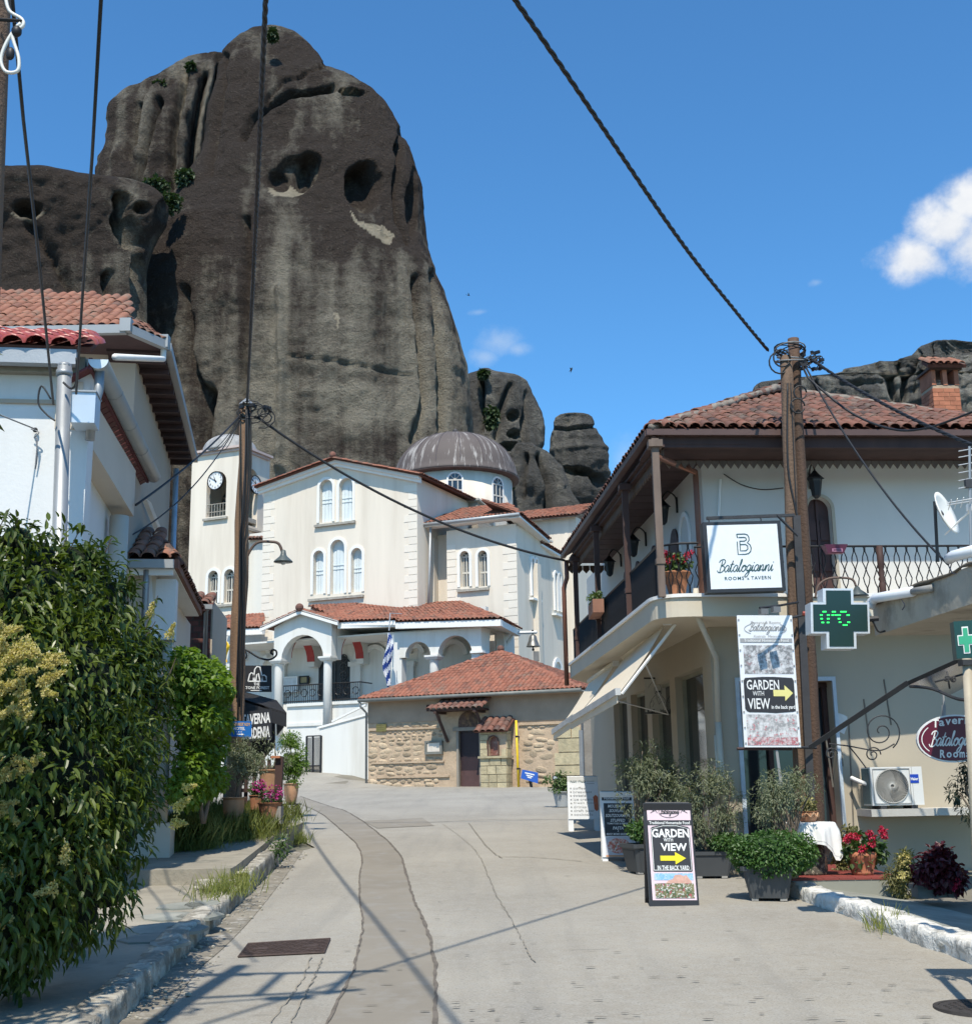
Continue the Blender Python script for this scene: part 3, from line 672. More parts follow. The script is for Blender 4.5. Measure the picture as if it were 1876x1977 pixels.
M_gplast=mat('rough_grey_plaster',(.27,.25,.225),.95,.2,2,.5,12,.02,stain=(.2,.18,.16),ss=1.2)
STONES=[stone_mesh(i,M_stone) for i in range(10)]
STV=np.array([[*v.co] for v in STONES[0].vertices]);STF=np.array([list(p.vertices) for p in STONES[0].polygons if len(p.vertices)==4])
def stone_wall(pl,u0,u1,z0,z1,w,sz,parent,avoid=(),gap=.03,dens=.85,big=1.0,name='stone',limit=300):
    Ms=[]
    """field stones laid in uneven courses, each one proud of the mortar"""
    z=z0;out=0
    while z<z1-.06:
        h=sz*random.uniform(.55,1.25)*big;h=min(h,z1-z);u=u0+random.uniform(-.1,.05)
        while u<u1-.1:
            wd=h*random.uniform(1.0,2.5);wd=min(wd,u1-u)
            cu,cz=u+wd/2,z+h/2+random.uniform(-.25,.25)*h
            if wd>.1 and random.random()<dens and not any(a-wd*.3<cu<b+wd*.3 and c-h*.3<cz<d+h*.3 for a,b,c,d in avoid):
                hh=h*random.uniform(.65,1.05);r=random.uniform(-.2,.2);c,s=math.cos(r),math.sin(r);sw,dp=(wd-gap)*.98,random.uniform(.07,.14)
                ux=pl.U*c+Z*s;uz=Z*c-pl.U*s;q=pl.P(cu,cz,w-.015)
                Ms.append(Matrix(((ux.x*sw,uz.x*hh,pl.N.x*dp,q.x),(ux.y*sw,uz.y*hh,pl.N.y*dp,q.y),(ux.z*sw,uz.z*hh,pl.N.z*dp,q.z),(0,0,0,1))))
            u+=wd+random.uniform(0,.06)
        z+=h*random.uniform(.8,.95)
    random.shuffle(Ms)
    for M in Ms[:limit]:place(name,random.choice(STONES),M,parent)
    if Ms[limit:]:merge_shared('small_stones',STV,STF,Ms[limit:],M_stone,parent,rng.random(len(Ms)-limit))
PC=Pl(900,1430,51,114)
def chapel():
    b=G(905,1522);t=thing('stone_chapel','low old chapel of tan field stone with a hipped red tile roof','chapel',(PC.P(0,0,-4).x,PC.P(0,0,-4).y,1.9))
    u=lambda px,py=1430,w=0:PC.uv(px,py,w)[0];zz=lambda px,py,w=0:PC.uv(px,py,w)[1]
    uL,uR=u(711),u(1121,1420);zt=zz(900,1347);zb=1.3;dep=7.5
    d0,d1,dt=u(884),u(927),zz(905,1411);db=zz(905,1522)
    obj('wall',MB().holes(PC,rect(uL,uR,zb,zt),[rect(d0,d1,zb+.05,dt)],0,.3).pbox(PC,uL,uL+.3,zb,zt,-dep,-.003).pbox(PC,uR-.3,uR,zb,zt,-dep,-.003).pbox(PC,uL,uR,zb,zt,-dep-.3,-dep),M_mortar,t)
    zp=zz(800,1394)
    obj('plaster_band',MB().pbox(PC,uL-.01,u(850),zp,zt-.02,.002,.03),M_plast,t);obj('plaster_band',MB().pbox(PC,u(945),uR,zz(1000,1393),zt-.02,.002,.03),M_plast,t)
    # timber courses and ledges
    for x0,x1,y in ((715,856,1407),(718,858,1472),(728,868,1500),(1002,1110,1397)):
        a=PC.uv(x0,y);c=PC.uv(x1,y);z_=(a[1]+c[1])/2;obj('ledge',MB().pbox(PC,a[0],c[0],z_-.04,z_+.03,-.02,.075),M_mortar,t)
    av=[(u(856),u(993),0,9),(u(820),u(860),zz(840,1462),zz(840,1426)),(u(726),u(748),zz(737,1416),zz(737,1396))]
    k=stone_wall(PC,uL+.05,u(862),zz(780,1500,0)+.05,zp-.05,0,.22,t,av,limit=170,dens=.97,gap=.02)
    stone_wall(PC,uL,u(866),zb+.5,zz(780,1503),.02,.3,t,av,limit=40,dens=.97)
    stone_wall(PC,u(995),uR-.05,zb+.8,zz(1050,1400),0,.27,t,[(u(1069),u(1115),0,9),(u(990),u(1002),0,9)],limit=70,dens=.95,gap=.02)
    # dressed blocks at the right corner
    q=u(1066)
    z=zb+.6
    while z<zz(1100,1405):
        h=random.uniform(.3,.55);x=q+random.uniform(-.1,.25)
        while x<uR-.12:
            wd=min(random.uniform(.6,1.3),uR-x);obj('stone',MB().pbox(PC,x+.02,x+wd-.02,z+.02,z+h-.02,.0,random.uniform(.04,.08)),M_block,t);x+=wd
        z+=h
    # door, canopy, brackets
    M_d=mat('dark_maroon_door',(.03,.017,.02),.55,.15,5,.2,20,.004);M_d2=mat('red_brown_door_foot',(.085,.045,.042),.6,.15,5)
    zk=zz(905,1488);dr=obj('door',MB().pbox(PC,d0+.05,d1-.05,zk,dt-.03,-.2,-.14),M_d,t);obj('kick_panel',MB().pbox(PC,d0+.05,d1-.05,db-.3,zk,-.2,-.13),M_d2,dr)
    fr=MB(); 
    for a,c in ((d0-.06,d0+.04),(d1-.04,d1+.06)):fr.pbox(PC,a,c,db-.3,dt,-.1,.05)
    fr.pbox(PC,d0-.2,d1+.12,dt,dt+.14,-.1,.07);obj('door_frame',fr,mat('grey_stone_jamb',(.26,.23,.19),.9),t)
    obj('niche',MB().prism(PC,arch(u(886),u(922),zz(904,1404),zz(904,1374)),.0,.05),mat('faded_icon',(.1,.06,.045),.7,.5,8,stain=(.28,.17,.08),ss=6),t)
    M_w=mat('dark_old_timber',(.07,.04,.032),.85,.3,6)
    br=MB();c0,c1=u(853,1370),u(940,1370);cz=zz(895,1371)
    for x in (c0+.12,c1-.15):br.tube([PC.P(x,cz-.1,.75),PC.P(x+.15,cz-1.25,.03)],.07,5).pbox(PC,x-.05,x+.08,cz-.15,cz-.02,.0,.95)
    br.pbox(PC,c0-.1,c1+.1,cz-.06,cz+.02,.02,.9);can=obj('canopy',br,M_w,t)
    tile_roof(t,[PC.P(c0-.25,cz,.95),PC.P(c1+.2,cz,.95),PC.P(c1+.2,cz+.42,.03),PC.P(c0+.15,cz+.42,.03)],.25,.42,M_tile_old,60,'canopy_tile',bed=False,jit=.12)
    # roof
    E=.55;ez=zz(900,1340,E);eL,eR=u(693,1350,E),u(1122,1332,E)
    A,B=PC.P(eL,ez,E),PC.P(eR,ez,E);C_,D=PC.P(eR,ez,-dep-.4),PC.P(eL,ez,-dep-.4)
    ap=PC.P(u(967,1300,-3.7),0,-3.7);ap.z=PC.uv(967,1258,-3.7)[1]
    tile_roof(t,[A,B,ap],.2,.36,M_tile,300);tile_roof(t,[B,C_,ap],.2,.36,M_tile,0);tile_roof(t,[D,A,ap],.2,.36,M_tile,0)
    ridge_tiles(t,A,ap,.12,.4,M_tile);ridge_tiles(t,B,ap,.12,.4,M_tile);obj('finial',MB().ball(ap+Z*.12,.16),M_tile_old,t)
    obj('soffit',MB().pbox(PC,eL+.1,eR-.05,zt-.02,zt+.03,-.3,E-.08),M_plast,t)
    gt=MB().tube([A+PC.N*.06-Z*.06,B+PC.N*.06-Z*.06],.075,8);g=obj('gutter',gt,mat('dull_zinc',(.2,.2,.18),.6,.15,3,metal=.2),t,True)
    gd=PC.P(eL,ez,E)+PC.N*.06;obj('downpipe',MB().tube([gd+Vector((.05,0,-.1)),gd+Vector((.1,0,-.32)),PC.P(uL-.06,ez-.55,.06),PC.P(uL-.06,zb,.06)],.05,7),mat('grey_pipe',(.25,.25,.24),.6),t,True)
    for px,py in ((827,1366),(1182-0,1360)):
        if px<1100:obj('eave_vent',MB().pbox(PC,u(px)-.06,u(px)+.06,zz(px,py)-.16,zz(px,py)+.1,.03,.05),M_w,t)
    # plaque, notice board
    a,c=PC.uv(728,1413),PC.uv(747,1398);p=thing('wall_plaque','small olive brass plaque on the left end of the chapel wall','plaque',PC.P(a[0],a[1],.09));obj('plate',MB().pbox(PC,a[0],c[0],a[1],c[1],.05,.09),mat('old_brass',(.2,.17,.06),.5,.2,6,metal=.4),p)
    nb=MB();m=MB()
    for i in range(4):
        for j in range(3):q_=PC.P(a[0]+.05+i*.08,a[1]+.06+j*.09,.092);m.quad(q_,q_+PC.U*.06,q_+PC.U*.06+Z*.02,q_+Z*.02)
    obj('lettering',m,mat('plaque_letters',(.09,.08,.04),.6),p,kind='stuff')
    a,c=PC.uv(823,1457),PC.uv(856,1430);p=thing('notice_case','grey framed glazed notice case beside the chapel door','notice board',PC.P(a[0],a[1],.15));obj('back',MB().pbox(PC,a[0],c[0],a[1],c[1],.02,.12),mat('grey_wood',(.14,.14,.12),.8),p)
    f=MB().pbox(PC,a[0],c[0],a[1],a[1]+.09,.121,.17).pbox(PC,a[0],c[0],c[1]-.07,c[1],.121,.17).pbox(PC,a[0],a[0]+.08,a[1]+.09,c[1]-.07,.121,.17).pbox(PC,c[0]-.09,c[0],a[1]+.09,c[1]-.07,.121,.17);obj('frame',f,mat('grey_wood_frame',(.17,.17,.15),.8),p)
    obj('notice',MB().pbox(PC,a[0]+.1,c[0]-.12,a[1]+.1,c[1]-.08,.121,.13),mat('faded_paper',(.62,.55,.47),.7,.1,5,stain=(.45,.38,.3),ss=6),p)
    # shrine beside the door
    s0,s1=u(927,1470,.6),u(978,1470,.6);sz=zz(950,1412,.6);s=thing('wall_shrine','little dressed stone shrine with its own tiled roof, right of the chapel door','shrine',PC.P(s0,db,.3))
    W=.62;n0,n1,nz0,nz1=u(943,1440,W),u(961,1440,W),zz(952,1459,W),zz(952,1422,W)
    obj('body',MB().holes(PC,rect(s0+.02,s1-.02,zb,sz),[arch(n0,n1,nz0,nz1)],W-.05,.18).pbox(PC,s0+.02,s0+.1,zb,sz,.08,W-.053).pbox(PC,s1-.1,s1-.02,zb,sz,.08,W-.053).pbox(PC,s0,s1,sz-.05,sz,.08,W-.053),M_mortar,s)
    z=zb+.5
    while z<sz-.05:
        h=random.uniform(.22,.34);h=min(h,sz-z);x=s0
        while x<s1-.05:
            wd=min(random.uniform(.28,.55),s1-x);wd=wd if s1-x-wd>.12 else s1-x
            if not (x+wd>n0-.02 and x<n1+.02 and z+h>nz0-.02 and z<nz1+.02):obj('stone',MB().pbox(PC,x+.012,x+wd-.012,z+.012,z+h-.012,W-.05,W+random.uniform(-.01,.02)),M_block,s)
            elif x<n0-.1:obj('stone',MB().pbox(PC,x+.012,n0-.015,z+.012,z+h-.012,W-.05,W+.01),M_block,s)
            x+=wd
        xw=.12
        while xw<W-.1:wd=.26;obj('stone',MB().pbox(PC,s1-.05,s1+.01,z+.012,z+h-.012,xw,min(xw+wd,W-.06)-.02),M_block,s);xw+=wd
        z+=h
    obj('ledge',MB().pbox(PC,s0-.06,s1+.08,nz0-.1,nz0-.02,.08,W+.09),M_block,s)
    ic=MB().prism(PC,arch(n0+.01,n1-.01,nz0+.01,nz1-.01),W-.2,W-.17);m_ic=N('mosaic_icon');P=m_ic.coords();v=m_ic.n('ShaderNodeTexVoronoi');v.inputs['Scale'].default_value=9;m_ic.l(P,v.inputs['Vector'])
    col=m_ic.mix(m_ic.ramp(m_ic.noise(7,4,.7,P),.45,.6),(.16,.065,.04),(.5,.42,.36));m_ic.out(m_ic.mix(m_ic.ramp(v.outputs['Distance'],.0,.7),col,scl((.2,.08,.06),1)),.4);obj('icon',ic,m_ic.m,s)
    obj('icon_frame',MB().ring(PC,arch(n0,n1,nz0,nz1),arch(n0-.05,n1+.05,nz0-.05,nz1+.05),W-.01,W+.03),mat('brown_frame',(.1,.05,.035),.6),s)
    tile_roof(s,[PC.P(s0-.15,sz,W+.2),PC.P(s1+.15,sz,W+.2),PC.P(s1+.15,sz+.5,.06),PC.P(s0-.15,sz+.5,.06)],.27,.4,M_tile_old,60,bed=True,jit=.06)
    # yellow pipe, blue sign, floodlight
    a=PC.pt(996,1391,.25);c=PC.pt(1001,1516,.25);y=thing('yellow_gas_pipe','bright yellow gas riser pipe standing against the chapel wall','pipe',c);obj('pipe',MB().tube([a,c-Z*.3],.045,8),plain('yellow_enamel',(.75,.5,.015),.45),y,True);m=MB()
    for k_ in (.25,.75):q_=a*k_+c*(1-k_);m.tube([q_,q_-PC.N*.24],.025,5).tube([q_-Z*.03,q_+Z*.03],.06,7)
    obj('clamp',m,M_iron,y)
    q0=PC.pt(1022,1516,.5);s=thing('blue_standing_sign','small tilted blue sign board leaning at the chapel foot','sign',q0);R_=lambda px,py:PC.pt(px,py,.5)
    cs=[R_(1005,1503),R_(1038,1513),R_(1038,1492),R_(1008,1486)];obj('panel',MB().slab(cs,PC.N,.03),plain('blue_sign',(.025,.1,.42),.4),s);m=MB().tube([R_(1021,1508)-PC.N*.05,q0-Z*.15-PC.N*.15],.03,5).tube([R_(1024,1508)-PC.N*.05,q0-Z*.15+PC.U*.12],.03,5);obj('leg',m,M_iron,s)
    m=MB();f=lambda a_,b_:(cs[0]*(1-a_)+cs[1]*a_)*(1-b_)+(cs[3]*(1-a_)+cs[2]*a_)*b_+PC.N*.012
    for b_,a0,a1 in ((.66,.2,.8),(.45,.3,.7),(.28,.38,.62)):m.quad(f(a0,b_),f(a1,b_),f(a1,b_+.12),f(a0,b_+.12))
    obj('lettering',m,plain('white_print',(.75,.75,.75),.5),s)
    a,c=PC.uv(1067,1507,.2),PC.uv(1085,1497,.2);s=thing('floodlight','small black floodlight on a foot by the chapel wall, lower right','floodlight',PC.P(a[0],a[1]-.2,.2));obj('housing',MB().pbox(PC,a[0],c[0],a[1],c[1],.12,.25),M_iron,s)
    obj('lens',MB().pbox(PC,a[0]+.05,c[0]-.05,a[1]+.05,c[1]-.04,.251,.262),plain('pale_lens',(.4,.42,.42),.2),s);obj('bracket',MB().tube([PC.P((a[0]+c[0])/2,a[1],.18),PC.P((a[0]+c[0])/2,a[1]-.4,.18)],.03,5),M_iron,s)
chapel()
# ------------------------------------------------------------------ lettering
_TX={}
def text2d(s,shear=0,bold=0,spacing=1.0):
    k=(s,shear,bold,spacing)
    if k not in _TX:
        cu=bpy.data.curves.new('lettering','FONT');cu.body=s;cu.shear=shear;cu.offset=bold;cu.resolution_u=2;cu.space_character=spacing;cu.size=1;cu.fill_mode='FRONT'
        o=bpy.data.objects.new('lettering',cu);me=o.to_mesh();V=np.array([v.co[:2] for v in me.vertices]);Fs=[tuple(p.vertices) for p in me.polygons];o.to_mesh_clear();bpy.data.objects.remove(o);bpy.data.curves.remove(cu)
        V=V-V.min(0);_TX[k]=(V,Fs,V.max(0))
    return _TX[k]
class Fr:
    """a flat frame in space: o + x*U + y*V, W towards the reader; sx, sy scale unit coordinates"""
    def __init__(s,o,U,V):s.o,s.U,s.V=Vector(o),Vector(U),Vector(V);s.W=s.U.cross(s.V).normalized()
    def P(s,x,y,w=0):return s.o+s.U*x+s.V*y+s.W*w
def write(mb,fr,s,x0,x1,y0,y1,w=.004,keep=False,**k):
    """letters filling a box of the frame (unit coordinates)"""
    V,Fs,mx=text2d(s,**k);kx,ky=(x1-x0)/mx[0],(y1-y0)/mx[1];ox=x0
    if keep:
        asp=fr.V.length/fr.U.length;kk=ky*asp
        if kk<kx:ox=(x0+x1)/2-mx[0]*kk/2;kx=kk
    mb.add([fr.P(ox+a*kx,y0+b*ky,w) for a,b in V],Fs)
def frect(mb,fr,x0,x1,y0,y1,w=.004):mb.quad(fr.P(x0,y0,w),fr.P(x1,y0,w),fr.P(x1,y1,w),fr.P(x0,y1,w))
def fpoly(mb,fr,pts,w=.004):mb.quad(*[fr.P(x,y,w) for x,y in pts])
def fstroke(mb,fr,pts,r,w=.004):
    """a flat pen stroke; r in frame units of U"""
    P=[fr.P(x,y,w) for x,y in pts];n=len(P);o=len(mb.v);hw=r*fr.U.length
    for i in range(n):
        t=(P[min(i+1,n-1)]-P[max(i-1,0)]).normalized();q=fr.W.cross(t)*hw;mb.v+=[P[i]+q,P[i]-q]
    for i in range(n-1):mb.f.append((o+2*i,o+2*i+1,o+2*i+3,o+2*i+2))
def arrow(mb,fr,x0,x1,y0,y1,w=.005):
    ym=(y0+y1)/2;h=(y1-y0);xm=x1-(x1-x0)*.42
    fpoly(mb,fr,[(x0,ym-h*.2),(xm,ym-h*.2),(xm,y0),(x1,ym),(xm,y1),(xm,ym+h*.2),(x0,ym+h*.2)],w)
# a hand-drawn cursive, each letter a pen path on a unit x-height
CUR={
 'B':(1.05,[[(.35,-.0),(.42,.8),(.5,1.75)],[(.0,1.45),(.2,1.8),(.7,1.9),(1.0,1.6),(.8,1.15),(.4,.95),(.9,.85),(1.05,.4),(.7,.0),(.2,-.05),(-.1,.25)]]),
 'a':(.85,[[(.72,.85),(.4,1.0),(.1,.6),(.15,.1),(.4,.05),(.65,.5),(.72,.9),(.66,.3),(.78,.02),(1.0,.3)]]),
 't':(.6,[[(.0,.3),(.25,1.0),(.38,1.7),(.24,.7),(.26,.1),(.42,.02),(.62,.3)],[(.0,1.08),(.65,1.18)]]),
 'l':(.55,[[(.0,.3),(.35,1.2),(.42,1.8),(.28,1.8),(.2,1.0),(.22,.15),(.38,.02),(.58,.3)]]),
 'o':(.8,[[(.0,.3),(.35,.95),(.1,.7),(.12,.15),(.42,.02),(.68,.4),(.6,.9),(.36,.95),(.55,.75),(.85,.8)]]),
 'g':(.85,[[(.72,.85),(.4,1.0),(.1,.6),(.15,.15),(.4,.08),(.68,.5),(.72,.9),(.6,-.2),(.3,-.8),(.0,-.75),(.15,-.35),(.6,.0),(.95,.3)]]),
 'i':(.45,[[(.0,.3),(.22,.95),(.18,.2),(.3,.02),(.5,.3)],[(.3,1.28),(.36,1.38)]]),
 'n':(.95,[[(.0,.3),(.15,.95),(.12,.0),(.3,.7),(.55,.98),(.66,.7),(.62,.15),(.75,.02),(1.0,.3)]]),
}
def cursive(mb,fr,s,x0,x1,y0,y1,r,shear=.25,w=.004):
    tot=sum(CUR[c][0] for c in s);kx=(x1-x0)/tot;ky=(y1-y0)/2.7;x=0
    for c in s:
        for p in CUR[c][1]:
            q=spl([Vector((a,b,0)) for a,b in p],5);fstroke(mb,fr,[(x0+(x+v.x+v.y*shear)*kx,y0+(v.y+.8)*ky) for v in q],r,w)
        x+=CUR[c][0]
def ellipse(cx,cy,rx,ry,n=28,a0=0,a1=2*pi):return [(cx+rx*math.cos(a0+(a1-a0)*i/n),cy+ry*math.sin(a0+(a1-a0)*i/n)) for i in range(n+1)]

# ------------------------------------------------------------------ the church
PG=Pl(650,1000,62,114)
def U_(px,py=1100,w=0):return PG.uv(px,py,w)[0]
def Z_(px,py,w=0):return PG.uv(px,py,w)[1]
M_quoin=mat('pale_cream_quoin',(.75,.68,.585),.9,.06,1,.2,25,.006)
M_bars=mat('cream_window_bars',(.55,.52,.46),.8,.1)
M_dome=N('streaked_lead_dome')
def _dome():
    m=M_dome;g=m.n('ShaderNodeTexCoord');sp=m.n('ShaderNodeSeparateXYZ');m.l(g.outputs['Object'],sp.inputs[0]);at=m.math('ARCTAN2',sp.outputs[1],sp.outputs[0]);cb=m.n('ShaderNodeCombineXYZ');m.l(m.math('MULTIPLY',at,9.),cb.inputs[0]);m.l(m.math('MULTIPLY',sp.outputs[2],.35),cb.inputs[1])
    a=m.noise(1.6,6,.7,cb.outputs[0]);b=m.noise(1.1,4,.6);c=m.noise(.35,3,.5,cb.outputs[0])
    v=m.math('ADD',m.math('MULTIPLY',m.ramp(a,.46,.66),1.),m.math('MULTIPLY',m.math('SUBTRACT',c,.5),1.6));v=m.math('ADD',v,m.math('MULTIPLY',m.math('SUBTRACT',b,.55),.8))
    col=m.mix(m.ramp(v,.35,1.1),(.105,.085,.078),(.46,.43,.4));m.bump(a,.2,.02);m.out(col,.75,0)
_dome()
def church():
    T=thing('church','large cream church with arched windows, red tiled porch and grey dome below the rock','church',(PG.P(0,0).x,PG.P(0,0).y,2.5))
    zb=1.6
    def win(pl,x0,x1,yt,yb,w=0,style='glass',trim=.14,rv=.28,square=False):
        ym=(yt+yb)/2;u0,u1=pl.uv(x0,ym,w)[0],pl.uv(x1,ym,w)[0];xm=(x0+x1)/2;z1,z0=pl.uv(xm,yt,w)[1],pl.uv(xm,yb,w)[1];h=arch(u0,u1,z0,z1);W=w-rv;r=(u1-u0)/2
        if style=='shutter':
            f=obj('window',MB().prism(pl,h,W-.06,W),M_shut,T);c=(u0+u1)/2;b=MB()
            n=4 if u1-u0>.6 else 3
            for i in range(n):
                a_=u0+(u1-u0)*i/n;s_=obj('shutter_board',MB().pbox(pl,a_+.012,a_+(u1-u0)/n-.012,z0+.02,z1-r*(1.0 if 0<i<n-1 else 1.3),W+.0,W+.03),M_shut,f)
            zm=z0+(z1-z0)*.46;b.pbox(pl,u0+.03,u1-.03,zm,zm+.05,W+.03,W+.06).pbox(pl,u0+.03,u1-.03,zm+.2,zm+.25,W+.03,W+.06);obj('shutter_bar',b,M_shut,f,kind='stuff')
        else:
            f=obj('window',MB().prism(pl,h,W-.05,W),M_dkglass,T);b=MB();c=(u0+u1)/2;q=.035
            b.pbox(pl,c-q,c+q,z0,z1-r*.5,W,W+.05)
            for k in (.22,.78):x=u0+(u1-u0)*k;b.pbox(pl,x-q*.6,x+q*.6,z0,z1-r,W,W+.045)
            for k in (0,.48,1.):z_=z0+(z1-r-z0)*k;b.pbox(pl,u0,u1,z_-q*(1.6 if k==.48 else 1),z_+q,W,W+.055)
            for a_ in (.9,2.24):b.tube([pl.P(c,z1-r,W+.03),pl.P(c+r*math.cos(a_),z1-r+r*math.sin(a_),W+.03)],q*.7,4)
            b.ring(pl,arch(u0+.045,u1-.045,z0,z1-.045),arch(u0,u1,z0,z1),W,W+.05);obj('window_bars',b,M_bars,f)
        if trim:obj('window_surround',MB().ring(pl,arch_open(u0,u1,z0,z1),arch_open(u0-trim,u1+trim,z0,z1+trim),w-.01,w+.05,False),M_trim,f)
        return h
    def sill(pl,x0,x1,y,w=0,h=.12):
        a,b=pl.uv(x0,y,w),pl.uv(x1,y,w);z_=pl.uv((x0+x1)/2,y,w)[1];obj('sill',MB().pbox(pl,a[0],b[0],z_-h,z_,w+.002,w+.16),M_sill,T)
    def quoins(pl,u,z0,z1,d,w):
        z=z0;i=0
        while z<z1: 
            l=(.75,.5)[i%2];a,b=(u,u+d*l) if d>0 else (u+d*l,u);obj('quoin',MB().pbox(pl,a+.015,b-.015,z+.015,z+.36,w-.01,w+.018),M_quoin,T);z+=.38;i+=1
    # --- nave front
    uL,uR,zL,zR,zA,uA=U_(506),U_(806),Z_(508,943),Z_(806,922),Z_(650,890),U_(650)
    hs=[win(PG,617,642,926,1008,0,'shutter'),win(PG,655,681,923,1006,0,'shutter'),win(PG,605,625,1063,1147,0,'shutter'),win(PG,638,665,1042,1146,0,'shutter'),win(PG,678,699,1058,1143,0,'shutter')]
    dr=[U_(617,1310),U_(681,1310),Z_(650,1352),Z_(650,1262)]
    obj('wall',MB().holes(PG,[(uL,zb),(uR,zb),(uR,zR),(uA,zA),(uL,zL)],hs,0,.3).pbox(PG,uL,uL+.3,zb,zL,-16,-.004).pbox(PG,uR-.3,uR,zb,zR,-16,-.004),M_cream,T)
    sill(PG,609,687,1010);sill(PG,597,703,1153);quoins(PG,uL,6.5,zL-.2,1,0);quoins(PG,uR,6.5,zR-.4,-1,0)
    cor=MB();e=.28
    for (a,b) in (((uL-.25,zL),(uA,zA)),((uA,zA),(uR+.25,zR))):
        for q,w_ in ((0,.3),(-.16,.16)):cor.prism(PG,[(a[0],a[1]+q-.16),(b[0],b[1]+q-.16),(b[0],b[1]+q),(a[0],a[1]+q)],.002,w_)
    obj('rake_cornice',cor,M_trim,T,kind='stuff')
    R0=[PG.P(uL-.3,zL+.02,.5),PG.P(uA,zA+.05,.5),PG.P(uR+.45,zR+.02,.5)];bk=-PG.N*13
    tile_roof(T,[R0[2],R0[2]+bk,R0[1]+bk,R0[1]],.2,.4,M_tile,0,bed=True);tile_roof(T,[R0[0]+bk,R0[0],R0[1],R0[1]+bk],.2,.4,M_tile,0)
    ridge_tiles(T,R0[0],R0[1],.12,.35,M_tile);ridge_tiles(T,R0[2],R0[1],.12,.35,M_tile);obj('finial',MB().ball(R0[1]+Z*.15,.18),M_tile_old,T)
    # scalloped tile ends under the rakes
    # --- block to the right of the nave
    w1=-1.4;a0,a1=U_(863,1150,w1),U_(999,1150,w1);wz=Z_(930,1018,w1)
    hs=[win(PG,888,906,1064,1133,w1,'glass'),win(PG,923,941,1063,1132,w1,'glass')]; 
    PS=PG.side(a1,w1);s_end=PS.uv(1090,1200)[0];st=[PS.uv(1001,1012),PS.uv(1058,1044),PS.uv(1090,1076)]
    obj('side_block',MB().holes(PG,rect(a0,a1,zb,wz),hs,w1,.3).holes(PS,[(0,zb),(s_end,zb),(s_end,st[2][1]),(s_end*.5,wz),(0,wz)],[],0,0).pbox(PG,a0,a1,wz-.1,wz,w1-5,w1-.01),M_cream,T)
    obj('recess_wall',MB().pbox(PG,U_(826,1100,-2.2),a0-.004,zb,wz,-4,-2.2).pbox(PG,U_(832,1100,-2.2),U_(846,1100,-2.2),zb,wz-.2,-2.2,-1.7),M_cream,T)
    sill(PG,884,945,1137,w1);quoins(PG,a0,6.2,wz-1,1,w1);quoins(PG,a1,6.2,wz-1,-1,w1)
    we=w1+.65;A,B=PG.pt(813,1012,we),PG.pt(1003,992,we);B.z=A.z
    C_,D=PG.pt(985,988,w1-3.2),PG.pt(893,983,w1-3.2)
    tile_roof(T,[A,B,C_,D],.21,.4,M_tile,0);ridge_tiles(T,D,C_,.12,.35,M_tile_old)
    obj('soffit',MB().slab([A-Z*.05,B-Z*.05,PG.P(a1+.02,A.z-.05,w1),PG.P(U_(826,1100,w1),A.z-.05,w1)],Z,.12),M_trim,T);obj('gutter',MB().tube([A+PG.N*.05-Z*.05,B+PG.N*.05-Z*.05],.09,7),M_gutter,T,True)
    dp=PG.pt(831,1018,-.9);obj('downpipe',MB().tube([dp,PG.pt(829,1100,-.9),PG.pt(826,1178,-.9)],.06,7),M_gutter,T,True)
    e1=B;e2=PS.pt(1061,1041,.35);e3=PS.pt(1046,1046,.1);e4=PS.pt(1088,1071,.35)
    for a,b in ((e1,e2),(e3,e4)):
        tile_roof(T,[a,b,b-PS.N*2+Z*.9,a-PS.N*2+Z*.9],.22,.4,M_tile,0);obj('eave',MB().slab([a-Z*.1,b-Z*.1,b-PS.N*.6-Z*.1,a-PS.N*.6-Z*.1],Z,.1),M_trim,T)
    obj('buttress',MB().pbox(PS,PS.uv(1030,1200)[0],PS.uv(1033,1200)[0]+.25,zb,PS.uv(1031,1090)[1],.004,.28),M_cream,T)
    for x0,x1,yt,yb in ((1024,1028,1078,1150),(1031,1035,1080,1152),(1068,1072,1105,1178),(1076,1079,1108,1180)):
        u0,u1=PS.uv(x0,1110)[0],PS.uv(x1,1110)[0];z0,z1=PS.uv(x0,yb)[1],PS.uv(x0,yt)[1];f=obj('window',MB().prism(PS,arch(u0,u1,z0,z1),.003,.02),M_dkglass,T);obj('window_surround',MB().ring(PS,arch_open(u0,u1,z0,z1),arch_open(u0-.12,u1+.12,z0,z1+.12),.003,.12,False),M_trim,f)
    for x0,x1,y in ((1021,1038,1154),(1065,1082,1184)):a,b=PS.uv(x0,y),PS.uv(x1,y);obj('sill',MB().pbox(PS,a[0],b[0],a[1]-.1,a[1],.004,.25),M_trim,T)
    u0,u1=PS.uv(1069,1285)[0],PS.uv(1081,1285)[0];obj('niche',MB().ring(PS,arch_open(u0,u1,PS.uv(1075,1306)[1],PS.uv(1075,1278)[1]),arch_open(u0-.2,u1+.2,PS.uv(1075,1306)[1],PS.uv(1075,1270)[1]),.003,.08,False),M_trim,T)
    # --- transept and apse further back
    wt=-10.;tz=Z_(1060,1003,wt);b0,b1=U_(985,1050,wt),U_(1113,1050,wt);obj('transept',MB().pbox(PG,b0,b1,zb,tz,wt-5,wt),M_cream,T)
    A,B=PG.pt(1006,1003,wt+.5),PG.pt(1114,993,wt+.5);C_,D=PG.pt(1148,973,wt-4),PG.pt(1000,990,wt-3);tile_roof(T,[A,B,C_,D],.22,.42,M_tile,0);E_=PG.pt(1150,985,wt-5);tile_roof(T,[B,E_,C_],.22,.42,M_tile,0)
